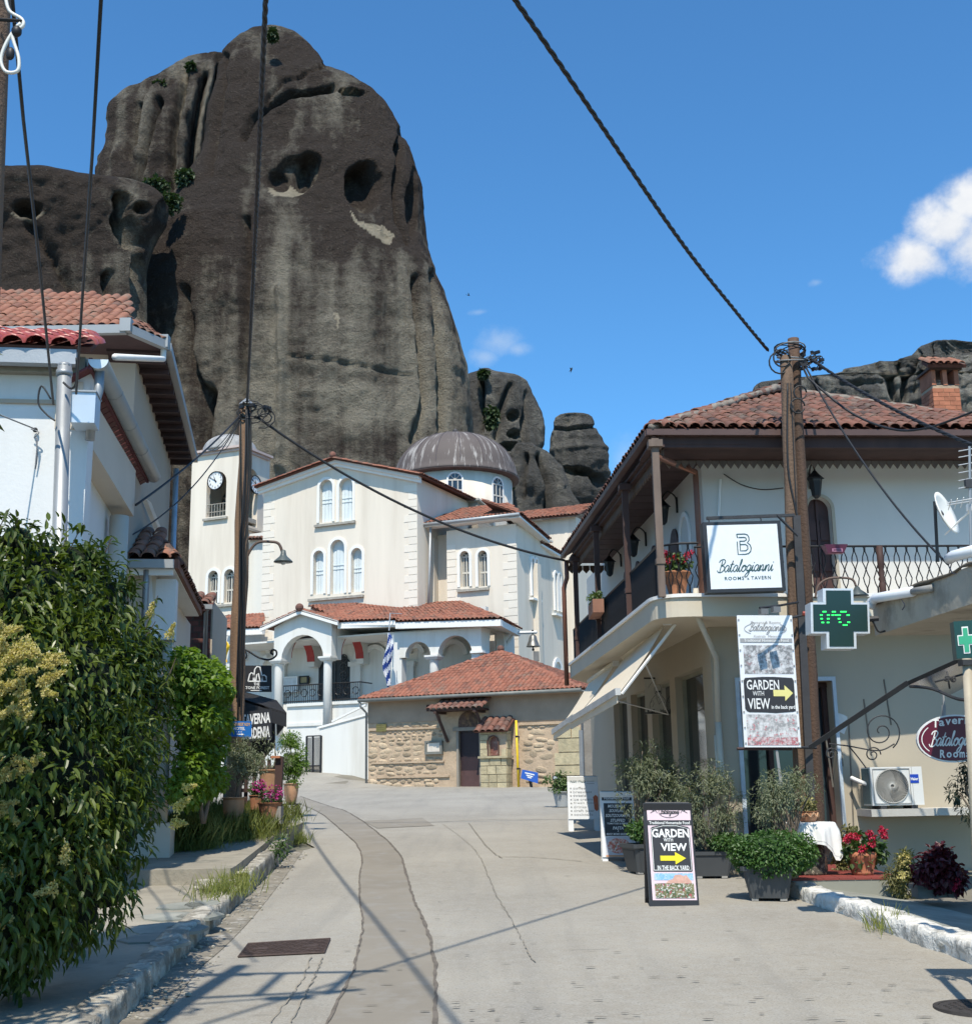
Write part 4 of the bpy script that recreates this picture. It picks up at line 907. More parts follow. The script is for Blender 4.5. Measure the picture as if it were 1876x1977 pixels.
    wa=-8.;c0,c1=U_(1060,1200,wa),U_(1115,1200,wa);zc=Z_(1100,1070,wa);obj('apse',MB().pbox(PG,c0,c1,zb,zc,wa-9,wa),M_cream,T);PA=PG.side(c1,wa)
    u0,u1=PA.uv(1139,1160)[0],PA.uv(1147,1160)[0];obj('niche',MB().ring(PA,arch_open(u0,u1,PA.uv(1143,1215)[1],PA.uv(1143,1140)[1]),arch_open(u0-.18,u1+.18,PA.uv(1143,1215)[1],PA.uv(1143,1131)[1]),.003,.1,False),M_trim,T)
    # --- drum and dome
    cd=At(880,924,73);R=119/2400*73*1.02;rd=R*.92;h0=cd.z-5.2
    drum=obj('drum',MB().lathe(Vector((cd.x,cd.y,0)),[(rd,h0),(rd,cd.z-.02)],40),M_cream,T,True)
    prof=[(R+.12,-.22),(R+.14,-.1),(R+.06,0)]+[(R*math.cos(a)**.92,R*.74*math.sin(a)) for a in [i*pi/2/14 for i in range(1,14)]]+[(.05,R*.74)]
    dome=obj('dome',MB().lathe((0,0,0),prof,48),M_dome.m,T,True);dome.location=cd-wloc(T)
    for v in dome.data.vertices:pass
    me=dome.data;co_=np.zeros(len(me.vertices)*3);me.vertices.foreach_get('co',co_);co_=co_.reshape(-1,3)+np.array(wloc(T));me.vertices.foreach_set('co',co_.reshape(-1));me.update()
    rb=MB()
    for k in range(16):
        q=2*pi*k/16+.1;rb.tube([cd+Vector(((R*math.cos(a)**.92+.01)*math.cos(q),(R*math.cos(a)**.92+.01)*math.sin(q),R*.74*math.sin(a)+.01)) for a in [i*pi/2/10*.97 for i in range(11)]],.025,4)
    obj('dome_seam',rb,mat('dark_lead_seam',(.12,.1,.1),.6),T,kind='stuff');obj('dome_rim',MB().lathe(cd,[(rd-.05,-.34),(R+.1,-.26),(R+.14,-.222)],48),mat('dark_rim',(.1,.07,.065),.8),T,True);obj('finial',MB().lathe(cd+Z*R*.74,[(.22,-.05),(.1,.05),(.08,.2),(.16,.3),(.02,.42)],10),mat('dark_lead',(.09,.08,.08),.6),T,True)
    for px,hw,yt,yb in ((878.5,11.5,912,967),(960.5,7.5,922,981)):
        # tangent plane of the drum at this pixel
        r=ray(px,945);ax,ay=EYE.x-cd.x,EYE.y-cd.y;aa=r.x**2+r.y**2;bb=2*(ax*r.x+ay*r.y);cc=ax*ax+ay*ay-rd*rd;tt=(-bb-math.sqrt(max(0,bb*bb-4*aa*cc)))/(2*aa);p=EYE+r*tt
        n_=Vector((p.x-cd.x,p.y-cd.y,0)).normalized();q=object.__new__(Pl);q.O=Vector((p.x,p.y,0));q.N=n_;q.U=Z.cross(n_)
        wd=.39;z0,z1=(EYE+ray(px,yb)*tt).z,(EYE+ray(px,yt)*tt).z;h=arch(-wd,wd,z0,z1);f=obj('window',MB().prism(q,h,-.25,.012),M_dkglass,T);b=MB()
        for x in (-.16,.16):b.pbox(q,x-.03,x+.03,z0,z1-wd,.013,.05)
        for k in (0,.5,1):z_=z0+(z1-wd-z0)*k;b.pbox(q,-wd,wd,z_-.05,z_+.03,.013,.055)
        for a_ in (.8,1.57,2.34):b.tube([q.P(0,z1-wd,.03),q.P(wd*math.cos(a_),z1-wd+wd*math.sin(a_),.03)],.025,4)
        obj('window_bars',b,M_bars,f);obj('window_surround',MB().ring(q,arch_open(-wd,wd,z0,z1),arch_open(-wd-.1,wd+.1,z0,z1+.1),-.2,.04,False),M_trim,f)
    wg=-6.;g0,g1,g2=U_(893,985,wg),U_(922,985,wg),U_(951,985,wg);obj('drum_base',MB().prism(PG,[(g0,6),(g1,6),(g1,Z_(921,967,wg)),(g0,Z_(893,970,wg))],wg-4,wg),M_cream,T);PB=PG.side(g1,wg);s1=PB.uv(952,980)[0]
    obj('drum_base',MB().prism(PB,[(0,6),(s1,6),(s1,PB.uv(952,992)[1]),(0,Z_(921,967,wg))],-2,0),M_cream,T);obj('ledge',MB().tube([PG.pt(893,969,wg+.1),PG.pt(922,964,wg+.1),PB.pt(953,990,.1)],.1,5),M_sill,T)
    # --- bell tower
    w2=-2.4;t0,t1=U_(367,1000,w2),U_(463,1000,w2);tz=Z_(420,876,w2);PR=PG.side(t1,w2);tl=PR.uv(514,950)[0]
    o0,o1,oz0,oz1=U_(398,970,w2),U_(436,970,w2),Z_(417,997,w2),Z_(417,910,w2);hs=[arch(o0,o1,oz0,oz1),win(PG,402,421,1102,1165,w2,'glass',.16),win(PG,433,452,1099,1163,w2,'glass',.16)]
    r0,r1=PR.uv(474,970)[0],PR.uv(497,970)[0];hr=arch(r0,r1,PR.uv(486,1016)[1],PR.uv(486,905)[1])
    obj('bell_tower',MB().holes(PG,rect(t0,t1,zb,tz),hs,w2,.35).holes(PR,rect(0,tl,zb,tz),[hr],0,.35).pbox(PG,t0,t0+.3,zb,tz,w2-tl,w2-.004).pbox(PG,t0,t1,zb,tz,w2-tl-.3,w2-tl).pbox(PG,t0,t1,tz,tz+.15,w2-tl,w2),M_cream,T)
    obj('floor',MB().pbox(PG,t0+.3,t1-.05,oz0-.3,oz0-.05,w2-tl+.02,w2-.05),M_sill,T);sill(PG,394,440,1000,w2);sill(PG,398,462,1168,w2)
    a,b=PR.uv(472,1018),PR.uv(500,1018);obj('sill',MB().pbox(PR,a[0],b[0],a[1]-.12,a[1],.002,.16),M_sill,T)
    M_tc=mat('pinkish_cornice',(.55,.44,.4),.9,.15);cn=MB()
    for q,o in ((0,.12),(.14,.26)):cn.pbox(PG,t0-o,t1+o,tz+q,tz+q+.13,w2-tl-o,w2+o)
    obj('tower_cornice',cn,M_tc,T,kind='stuff');tc=PG.P((t0+t1)/2,tz+.27,w2-tl/2);rt=(t1-t0)*.48
    obj('tower_dome',MB().lathe(tc,[(rt,0),(rt*.95,.12)]+[(rt*.95*math.cos(a),.12+rt*.62*math.sin(a)) for a in [i*pi/2/8 for i in range(1,8)]]+[(.03,.12+rt*.62)],24),mat('grey_lead',(.3,.29,.28),.5,.3,3,.1,10,.01,stain=(.55,.53,.5),ss=4,stretch=(1,1,.2)),T,True)
    bl=MB().lathe(PG.P((o0+o1)/2,oz0+.75,w2-1.1),[(.5,0),(.46,.05),(.34,.3),(.3,.6),(.18,.78),(.02,.82)],16);obj('bell',bl,mat('dark_bronze',(.06,.055,.045),.4,.2,6,metal=.7),T,True)
    rl=MB()
    for i in range(7):x=o0+(o1-o0)*(i+.5)/7;rl.tube([PG.P(x,oz0,w2-.15),PG.P(x,oz0+.75,w2-.15)],.022,4)
    for z_ in (.3,.75):rl.tube([PG.P(o0,oz0+z_,w2-.15),PG.P(o1,oz0+z_,w2-.15)],.025,4)
    obj('belfry_rail',rl,M_sill,T)
    def clock(pl,u,z,r,h,mi):
        k=28;cir=lambda q:[(u+q*math.cos(2*pi*i/k),z+q*math.sin(2*pi*i/k)) for i in range(k)]
        f=obj('clock',MB().prism(pl,cir(r),.06,.13),plain('white_clock_face',(.78,.78,.77),.4),T);obj('clock_rim',MB().ring(pl,cir(r*.97),cir(r*1.05),.05,.17),M_iron,f);fr=Fr(pl.P(u,z,.131),pl.U*r,Z*r);m=MB()
        for i in range(12):q=pi/2-2*pi*(i+1)/12;x,y=.76*math.cos(q),.76*math.sin(q);write(m,fr,str(i+1),x-.11,x+.11,y-.13,y+.13,.004,True,bold=.02)
        obj('numerals',m,M_iron,f,kind='stuff')
        for nm,q,l,wd in (('hour_hand',h,.5,.05),('minute_hand',mi,.85,.035)):
            m=MB();d=(math.sin(q),math.cos(q));m.slab([fr.P(*p,.04) for p in ((-d[0]*.2+d[1]*wd,-d[1]*.2-d[0]*wd),(d[0]*l+d[1]*wd*.4,d[1]*l-d[0]*wd*.4),(d[0]*l-d[1]*wd*.4,d[1]*l+d[0]*wd*.4),(-d[0]*.2-d[1]*wd,-d[1]*.2+d[0]*wd))],fr.W,.02);obj(nm,m,M_iron,f)
    pf=PG.off(w2);clock(pf,U_(416.5,928,w2+.1),Z_(416.5,928,w2+.1),19.5/2400*63,rad(-22),rad(-60));clock(PR,PR.uv(490,936)[0],PR.uv(490,936)[1],19.5/2400*63,rad(-22),rad(-60))
    wc=-3.2;obj('link_wall',MB().pbox(PG,U_(470,1100,wc),U_(512,1100,wc),zb,Z_(490,1030,wc),wc-3,wc),M_white,T);A,B=PG.pt(476,1041,wc+.3),PG.pt(512,1040,wc+.3);tile_roof(T,[A,B,B-PG.N*1.2+Z*.5,A-PG.N*1.2+Z*.5],.22,.4,M_tile_old,0)
    # --- porch
    wp=3.6;zc=Z_(580,1275,wp);x0,x1=U_(529,1240,wp),U_(640,1240,wp);a0,a1=U_(543,1250,wp),U_(624.5,1250,wp);za=Z_(580,1226,wp);r=(a1-a0)/2;ac=(a0+a1)/2;zt,ztt=Z_(529,1212,wp),Z_(578,1184,wp);uap=U_(578,1184,wp);zf=Z_(620,1352,wp)
    def notch(u0,u1,zl,zt_,n0,n1,zcr,top=None):
        rr=(n1-n0)/2;c=(n0+n1)/2;sp=zcr-rr;return [(u0,zl),(n0,zl)]+([(n0,sp)] if sp>zl+.01 else [])+[(c+rr*math.cos(pi-pi*i/12),max(zl+.001,sp)+rr*math.sin(pi*i/12)) for i in range(1,12)]+([(n1,sp)] if sp>zl+.01 else [])+[(n1,zl),(u1,zl),(u1,zt_)]+(top or [])+[(u0,zt_)]
    obj('entrance_arch',MB().prism(PG,notch(x0,x1,zc,zt,a0,a1,za,[(uap,ztt)]),wp-.45,wp),M_white,T)
    M_red=mat('red_painted_arch',(.36,.055,.05),.8,.08)
    for uu,sgn in ((x1,1),(x0+.4,1)):
        q=PG.side(uu,wp);pr=MB().prism(q,notch(.5,3.6,zc,zt,.9,3.0,za+.1),-.4,-.004);obj('entrance_side_arch',pr,M_white,T);rr=1.05;obj('arch_soffit',MB().ring(q,[(1.95+(rr-.03)*math.cos(pi*i/12),za+.1-rr+(rr-.03)*math.sin(pi*i/12)) for i in range(13)],[(1.95+rr*math.cos(pi*i/12),za+.1-rr+rr*math.sin(pi*i/12)) for i in range(13)],-.42,.01,False),M_red,T)
    def column(px,pyt,pyb,w_,rr=.2,cap=.34):
        p=PG.pt(px,pyt,w_);pb=PG.pt(px,pyb,w_);p=Vector((p.x,p.y,0));h=PG.uv(px,pyt,w_)[1];hb=PG.uv(px,pyb,w_)[1]
        cl=obj('column',MB().lathe(p,[(rr*1.05,hb),(rr,h-.3),(rr*.98,h-.18),(rr*1.15,h-.15),(rr*1.1,h-.1)],18),M_white,T,True);obj('capital',MB().hexa([p+PG.U*x*k+PG.N*y*k+Z*zz for k,zz in ((cap*.75,h-.1),(cap,h+.02)) for x,y in ((-1,-1),(1,-1),(1,1),(-1,1))]).hexa([p+PG.U*x*cap+PG.N*y*cap+Z*zz for zz in (h+.021,h+.1) for x,y in ((-1,-1),(1,-1),(1,1),(-1,1))]),M_white,cl)
    column(538.5,1278,1420,wp-.22);column(633,1272,1420,wp-.22)
    # right arcade
    wq=3.3;v0,v1=U_(771,1240,wq),U_(929,1240,wq);zs=Z_(840,1266,wq);zq=Z_(850,1216,wq);ar=MB()
    vm=U_(839,1240,wq);ar.prism(PG,notch(v0,vm-.003,zs,zq,U_(782,1250,wq),U_(831,1250,wq),Z_(806,1239,wq)),wq-.4,wq);ar.prism(PG,notch(vm,v1,zs,zq,U_(845,1250,wq),U_(911,1250,wq),Z_(878,1227,wq)),wq-.4,wq);obj('arcade',ar,M_white,T)
    column(838,1270,1400,wq-.2);qs=PG.side(v1,wq);obj('arcade_return',MB().prism(qs,notch(.004,3.8,zs,zq,.9,2.6,zs+1.5),-.4,-.004).prism(qs,rect(.004,.5,1.8,zs-.006),-.5,-.1).prism(qs,rect(2.65,3.8,1.8,zs-.006),-.4,-.05),M_white,T)
    obj('pier',MB().pbox(PG,v1-.5,v1+.12,zs-.005,zs+.1,wq-.5,wq+.12),M_trim,T)
    for px in (765,):u=U_(px,1300,wq);obj('pier',MB().pbox(PG,u-.3,u+.25,zf-1,zq,wq-.5,wq-.05),M_white,T)
    # wall arches and pilasters on the porch wall
    for px0,px1,yc,ys in ((684,765,1232,1290),(700,752,1245,1290),(470,527,1240,1290),(788,822,1243,1288),(850,905,1235,1288),(505,545,1262,1300)):
        u0,u1=U_(px0,1270),U_(px1,1270);z1=Z_((px0+px1)/2,yc);r=(u1-u0)/2;c=(u0+u1)/2;obj('wall_arch',MB().ring(PG,[(c+(r-.22)*math.cos(pi*i/14),z1-r+(r-.22)*math.sin(pi*i/14)) for i in range(15)],[(c+r*math.cos(pi*i/14),z1-r+r*math.sin(pi*i/14)) for i in range(15)],.004,.2,False),M_trim,T)
    for px in (690,762,792,900,545):u=U_(px,1300);z_=Z_(px,1287);obj('pilaster',MB().pbox(PG,u-.28,u+.28,2,z_,.005,.24).pbox(PG,u-.36,u+.36,z_,z_+.22,.005,.32),M_white,T)
    obj('porch_wall',MB().pbox(PG,U_(425,1300),U_(940,1300),zb,Z_(700,1190),-.3,.003),M_white,T)
    obj('porch_ceiling',MB().pbox(PG,U_(500,1200),v1,zq+.02,zq+.1,.01,3.0),M_white,T)
    # door, board, plaque on the porch wall
    dd=obj('door',MB().prism(PG,arch(dr[0],dr[1],dr[2],dr[3]),.01,.07),plain('dark_iron_gate_back',(.02,.021,.023),.5),T);g=MB();cu=(dr[0]+dr[1])/2
    for k in range(5):
        for s_ in (-1,1):zc_=dr[2]+.35+k*.42;u=cu+s_*(dr[1]-dr[0])/4;rr=.2;g.tube([PG.P(u+rr*math.cos(q),zc_+rr*math.sin(q),.1) for q in [2*pi*i/12 for i in range(12)]],.025,4,True);g.tube([PG.P(u-.2,zc_,.1),PG.P(u+.2,zc_,.1)],.02,4).tube([PG.P(u,zc_-.2,.1),PG.P(u,zc_+.2,.1)],.02,4)
    for u in (dr[0]+.03,cu,dr[1]-.03):g.tube([PG.P(u,dr[2],.1),PG.P(u,dr[3]-.5,.1)],.035,5)
    obj('gate_ironwork',g,mat('grey_iron',(.1,.1,.105),.5,metal=.4),dd)
    for nm,x0_,x1_,y0_,y1_,mt in (('notice_board',546,573,1308,1335,mat('pale_notice',(.6,.63,.64),.6)),('plaque',580,593,1307,1319,mat('brown_plaque',(.3,.24,.12),.6))):
        a,b=PG.uv(x0_,y1_,.3),PG.uv(x1_,y0_,.3);f=obj(nm,MB().pbox(PG,a[0],b[0],a[1],b[1],.0,.3),mt,T);obj('frame',MB().ring(PG,rect(a[0],b[0],a[1],b[1]),rect(a[0]-.06,b[0]+.06,a[1]-.06,b[1]+.06),.2,.34),M_trim if nm=='notice_board' else M_iron,f)
    # porch roofs
    ew=wp+.35
    def rf(parts,*pts):tile_roof(T,[PG.pt(x,y,w_) for x,y,w_ in pts],.21,.38,M_tile,parts,lift=.02)
    rf(120,(652,1201,ew-.3),(757,1197,ew-.3),(688,1167,.02),(600,1173,.02));rf(0,(757,1197,ew-.3),(775,1199,ew-.3),(790,1180,.02),(688,1167,.02))
    rf(120,(766,1201,wq+.5),(966,1195,wq+.5),(889,1164,-1.3),(833,1171,-1.3),(770,1186,.02));rf(0,(966,1195,wq+.5),(1004,1216,0),(889,1164,-1.3))
    rf(60,(420,1216,2.6),(506,1212,2.6),(506,1186,.02),(440,1196,.02))
    gA,gL,gR=PG.pt(578,1177,ew),PG.pt(502,1211,ew),PG.pt(651,1199,ew);gb=-PG.N*3.3;tile_roof(T,[gR,gR+gb,gA+gb,gA],.235,.42,M_tile,40);tile_roof(T,[gL+gb,gL,gA,gA+gb],.235,.42,M_tile,0);ridge_tiles(T,gA,gA+gb,.13,.4,M_tile)
    ridge_tiles(T,PG.pt(757,1197,ew-.3),PG.pt(688,1166,.05),.12,.4,M_tile);ridge_tiles(T,PG.pt(966,1194,wq+.5),PG.pt(889,1163,-1.2),.12,.4,M_tile);ridge_tiles(T,PG.pt(600,1172,.05),PG.pt(688,1166,.05),.11,.4,M_tile);ridge_tiles(T,PG.pt(833,1170,-1.2),PG.pt(889,1163,-1.2),.11,.4,M_tile)
    obj('finial',MB().ball(gA+Z*.1,.2),M_tile_old,T)
    fa=MB()
    for a,b in ((gL,gA),(gA,gR)):fa.slab([a+Z*.02,b+Z*.02,b-Z*.2,a-Z*.2],PG.N,.12)
    obj('barge_board',fa,M_trim,T,kind='stuff')
    def fascia(a,b,t_=.28):obj('fascia',MB().slab([a,b,b-Z*t_,a-Z*t_],(b-a).cross(Z).normalized()*(1 if (b-a).cross(Z).y<0 else-1),.25),M_trim,T)
    fascia(PG.pt(652,1202,ew-.3),PG.pt(763,1198,ew-.3));fascia(PG.pt(763,1202,wq+.5),PG.pt(966,1196,wq+.5));fascia(PG.pt(966,1196,wq+.5),PG.pt(1004,1217,0));fascia(PG.pt(420,1217,2.6),PG.pt(506,1213,2.6))
    obj('porch_soffit',MB().slab([PG.pt(652,1206,ew-.3),PG.pt(966,1201,wq+.5),PG.pt(1004,1222,0),PG.P(U_(600,1206,2),Z_(600,1206,ew),0.02)],Z,.06),M_trim,T)
    # terrace, railing, stair
    wr=3.15;zr=Z_(640,1356,wr);obj('terrace',MB().pbox(PG,U_(470,1400,wr),U_(760,1400,wr),1.5,zr,.02,wr).pbox(PG,U_(555,1400,wr),U_(709,1400,wr),zr-.12,zr+.02,wr,wr+.1).pbox(PG,U_(555,1400,wr),U_(709,1400,wr),zr-1.05,zr-.9,wr,wr+.06),M_white,T)
    rl=MB();rz=.88;ra,rb_=U_(545,1340,wr),U_(693,1340,wr);n=40
    for i in range(n+1):u=ra+(rb_-ra)*i/n;rl.tube([PG.P(u,zr,wr-.1),PG.P(u,zr+rz,wr-.1)],.016,4)
    for i in range(9):u=ra+(rb_-ra)*(i+.5)/9;rl.tube([PG.P(u+.17*math.cos(q),zr+.5+.17*math.sin(q),wr-.08) for q in [2*pi*k/10 for k in range(10)]],.02,4,True)
    for z_ in (.12,rz):rl.tube([PG.P(ra,zr+z_,wr-.1),PG.P(rb_,zr+z_,wr-.1),PG.P(rb_,zr+z_,wr-1.2)],.03,5)
    obj('railing',rl,M_iron,T)
    wx=5.6;pw=[PG.uv(x,y,wx) for x,y in ((616,1500),(711,1500),(711,1380),(617,1406))];pw[0]=(pw[0][0],1.8);pw[1]=(pw[1][0],1.8);obj('stair_wall',MB().prism(PG,pw,wx-.25,wx),M_white,T);cp=[PG.uv(x,y,wx) for x,y in ((613,1408),(711,1381),(711,1377),(613,1404))];obj('coping',MB().prism(PG,cp,wx-.3,wx+.06),M_trim,T)
    cp=[PG.uv(x,y,wx-1.5) for x,y in ((640,1395),(705,1363),(705,1359),(640,1391))];obj('handrail',MB().prism(PG,cp,wx-1.6,wx-1.5),M_trim,T)
    for i in range(9):z_=1.9+.17*i;u=U_(606,1480,wx);obj('step',MB().pbox(PG,u-2.3,u+.1+0*i,z_-.4,z_+.17,wx-.9-.33*i,wx-.5-.33*i+.0),M_white,T)
    ig=MB();gx=[PG.pt(x,1495,wx+.05) for x in (591,603,619)];gz_=[PG.uv(x,1422,wx)[1] for x in (591,603,619)];zb_=2.3
    for a in gx:ig.tube([Vector((a.x,a.y,zb_)),Vector((a.x,a.y,gz_[0]))],.05,5)
    for i in range(14):q=gx[0]+(gx[2]-gx[0])*i/13;ig.tube([Vector((q.x,q.y,zb_+.2)),Vector((q.x,q.y,gz_[0]-.06))],.016,4)
    for z_ in (zb_+.2,zb_+.7,gz_[0]):ig.tube([Vector((gx[0].x,gx[0].y,z_)),Vector((gx[2].x,gx[2].y,z_))],.028,4)
    obj('stair_gate',ig,M_iron,T)
    # --- things fixed to the church
    # bell on a bracket
    hb=PS.pt(1003,1224,.0);pb=PG.P(a1,0,w1);q0=PG.pt(993,1222,.4);q1=PG.pt(1036,1221,.4);b=thing('hanging_bell','bronze bell hung from a white wooden bracket right of the porch','bell',PG.pt(1029,1249,.4))
    obj('bracket',MB().tube([q0,q1],.075,4).tube([PG.pt(962,1272,.4),PG.pt(990,1224,.4)],.07,4).tube([PG.pt(957,1225,.4),q0],.06,4).tube([PG.pt(957,1224,.4),PG.pt(957,1300,.4)],.06,4),M_trim,b)
    c=PG.pt(1029,1249,.4);obj('bell_body',MB().lathe(c,[(.33,0),(.3,.04),(.2,.3),(.17,.46),(.1,.56),(.03,.58)],16),mat('worn_bronze',(.2,.19,.17),.4,.2,6,metal=.6),b,True);obj('clapper',MB().tube([c+Z*.2,c-Z*.12],.03,5).ball(c-Z*.13,.06),M_iron,b);obj('hanger',MB().tube([c+Z*.55,c+Z*.78],.05,5),M_iron,b)
    obj('control_box',MB().cbox(c-Z*.45+PG.U*.15,.26,.2,.45),mat('grey_box',(.2,.19,.18),.6),b)
    # flags
    def flag(name,lab,top,length,wd,m1,m2,cloth_n=14,pole=True):
        f=thing(name,lab,'flag',top);A_,B_=MB(),MB();nu,nv=12,26;pts={}
        for j in range(nv+1):
            for i in range(nu+1):
                s,t=i/nu,j/nv;x=(s-.5)*wd*(.35+.75*math.sin(pi*min(1,t*1.15))**.8)+.08*math.sin(t*7)-.25*t*wd;y=.12*math.sin(s*9+t*3)*(.4+t);pts[i,j]=top+PG.U*x+PG.N*y-Z*(t*length+.15*(1-abs(s-.4)*2)*t)
        for j in range(nv):
            for i in range(nu):(A_ if int((i/nu*1.1+j/nv*2.6)*3.2)%2 else B_).quad(pts[i,j],pts[i+1,j],pts[i+1,j+1],pts[i,j+1])
        obj('blue_cloth' if m2 else 'cloth',A_,m1,f,True)
        if m2:obj('white_cloth',B_,m2,f,True)
        else: 
            obj('cloth_fold',B_,m1,f,True)
        if pole:obj('staff',MB().tube([top+Z*.1,top+Z*.9-PG.N*.1,top+Z*1.0-PG.N*1.2],.03,6),M_gutter,f);obj('cord',MB().tube([top-Z*.1+PG.U*.2,top-Z*3.4+PG.U*.45],.014,4),M_trim,f)
    flag('greek_flag','blue and white striped flag hanging limp from the porch roof',PG.pt(751,1222,4.2),2.3,.3,plain('flag_blue',(.012,.05,.25),.8),plain('flag_white',(.75,.76,.78),.8))
    flag('yellow_flag','small plain yellow flag hanging at the left end of the porch',PG.pt(436,1238,3.2),1.0,.3,plain('flag_yellow',(.8,.5,.02),.8),None,pole=False)
church()
# ------------------------------------------------------------------ the tavern on the right
def AtZ(px,py,z):
    r=ray(px,py);return EYE+r*((z-EYE.z)/r.z)
PF=Pl(1700,1000,18.6,86)
UC=PF.uv(1352,888)[0]
PSD=object.__new__(Pl);PSD.O=PF.P(UC,0);PSD.U=-PF.N*-1;PSD.U=PF.N.copy();PSD.N=-PF.U
def uf(px,py=1300,w=0):return PF.uv(px,py,w)[0]
def zf_(px,py,w=0):return PF.uv(px,py,w)[1]
def us(px,py):return PSD.uv(px,py)[0]
M_beige=mat('beige_render',(.43,.375,.29),.9,.07,.8,.2,25,.006,stain=(.4,.35,.27,.4),ss=.8,stretch=(1,1,.4))
M_bluew=mat('white_upper_render',(.6,.575,.53),.9,.05,.8,.2,25,.006,stain=(.58,.57,.54,.35),ss=.9,stretch=(1,1,.4))
M_wood=mat('dark_brown_wood',(.065,.034,.028),.7,.25,4,.3,30,.006,stretch=(1,1,.2))
M_woodr=mat('red_brown_wood',(.075,.038,.034),.6,.2,4,.2,30,.004)
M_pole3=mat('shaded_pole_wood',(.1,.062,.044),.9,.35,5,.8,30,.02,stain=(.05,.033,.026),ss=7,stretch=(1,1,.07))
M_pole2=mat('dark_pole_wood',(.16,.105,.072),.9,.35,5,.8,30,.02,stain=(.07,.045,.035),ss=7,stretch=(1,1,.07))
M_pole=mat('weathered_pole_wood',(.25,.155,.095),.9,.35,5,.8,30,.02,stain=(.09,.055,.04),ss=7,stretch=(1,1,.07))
M_brick=mat('orange_brick',(.42,.16,.09),.9,.2,6,.5,25,.01,rnd=.2)
M_cable=plain('black_cable',(.012,.012,.013),.55)
M_fab=mat('cream_awning_fabric',(.76,.66,.51),.85,.05,2)
M_pipe_c=mat('cream_pipe',(.55,.5,.41),.6,.08)
def tavern():
    T=thing('tavern_building','two storey tavern with dark wooden balcony eaves and brown tiled hip roof','building',PF.P(UC,.6))
    WS=.95;zs=zf_(1500,1157,WS);zsb=zs-.27;WE=1.0;EC=PF.pt(1254,837,WE);zg=EC.z;zw=zf_(1600,893)
    uend=uf(2010)
    dA=[uf(1567,1100),uf(1613,1100),zs,zf_(1590,960)]
    obj('upper_wall',MB().holes(PF,rect(UC,uend,zs-.1,zg),[arch(*dA)],0,.2).pbox(PSD,-12,-.003,zs-.1,zg,-.25,0),M_bluew,T)
    d=obj('balcony_door',MB().prism(PF,arch(*dA),-.2,-.14),M_woodr,T);c=(dA[0]+dA[1])/2;wd=dA[1]-dA[0];m=MB()
    for s in (-1,1):
        for a,b in ((.06,.28),(.34,.58),(.62,.8)):m.pbox(PF,c+s*wd*.26-wd*.17,c+s*wd*.26+wd*.17,zs+(dA[3]-zs)*a,zs+(dA[3]-zs)*b,-.138,-.115)
    m.pbox(PF,c-.02,c+.02,zs,dA[3]-.03,-.138,-.105);obj('door_panel',m,M_woodr,d,kind='stuff');obj('door_trim',MB().ring(PF,arch_open(*dA),arch_open(dA[0]-.04,dA[1]+.05,zs,dA[3]+.05),-.02,.02,False),M_beige,d)
    for px0,px1,yt in ((1296,1311,1020),(1258,1270,1052),(1228,1237,1082),(1206,1213,1102)):
        a,b=us(px0,yt+30),us(px1,yt+30);obj('side_door',MB().prism(PSD,arch(a,b,zs,PSD.uv((px0+px1)/2,yt)[1]),.005,.03),M_woodr,T)
    a,b=us(1315,1040),us(1332,1040);obj('arched_niche',MB().ring(PSD,arch_open(a,b,zs,PSD.uv(1323,996)[1]),arch_open(a-.08,b+.08,zs,PSD.uv(1323,996)[1]+.08),.003,.03,False),M_trim,T)
    # ground floor
    e0,e1,et=uf(1424),uf(1603),zf_(1500,1316)
    obj('lower_wall',MB().holes(PF,rect(UC-.02,uend,-.6,zsb),[rect(e0,e1,-.4,et)],.02,.35),M_beige,T)
    f=obj('shopfront',MB().pbox(PF,e0,e1,.1,et,-.36,-.3),M_dkglass,T);m=MB()
    for u in (e0+.04,e0+(e1-e0)*.35,e0+(e1-e0)*.78,e1-.04):m.pbox(PF,u-.035,u+.035,.1,et,-.3,-.22)
    m.pbox(PF,e0,e1,et-.08,et-.002,-.3,-.21);obj('frame',m,M_wood,f,kind='stuff')
    fl=MB().ring(PF,[(e0,.1),(e0,et),(e1,et),(e1,.1)],[(e0-.06,.1),(e0-.06,et+.06),(e1+.05,et+.06),(e1+.05,.1)],.0,.05,False);obj('doorway_trim',fl,mat('pale_blue_trim',(.5,.57,.63),.6),T)
    zs1=lambda x:1286+(1363.5-x)*.508
    # side wall: glass bays between cream posts
    zt=PSD.uv(1364,1284)[1];bays=((1310,1365),(1262,1299),(1222,1253),(1188,1214));xs=[(us(a,1420),us(b,1420)) for a,b in bays]
    obj('side_wall',MB().holes(PSD,rect(-12,.02,.3,zsb),[rect(a,b,.9,zt) for a,b in xs],.02,.25),M_beige,T)
    for i,(a,b) in enumerate(xs):
        w_=obj('shop_window',MB().pbox(PSD,a,b,.9,zt,-.2,-.16),M_dkglass,T);m=MB().ring(PSD,rect(a+.05,b-.05,.95,zt-.05),rect(a,b,.9,zt),-.159,-.1);obj('frame',m,mat('greenish_frame',(.3,.29,.22),.6),w_)
    # balcony slab with its rounded corner
    p1=AtZ(1100,1286,zs);p2=AtZ(1268,1153,zs);fr_=PF.P(uend,zs,WS);d1,d2=(p2-p1).normalized(),(fr_-p2).normalized();q=.55
    out=[p1]+[p2-d1*q*(1-t)**2+d2*q*t**2 for t in [i/8 for i in range(9)]]+[fr_];edge=out[:]
    inn=[PF.P(uend,zs,.02),PF.P(UC,zs,.02),PSD.P(-11,zs,.02)];pts=[Vector((p.x,p.y,zs)) for p in out+inn]
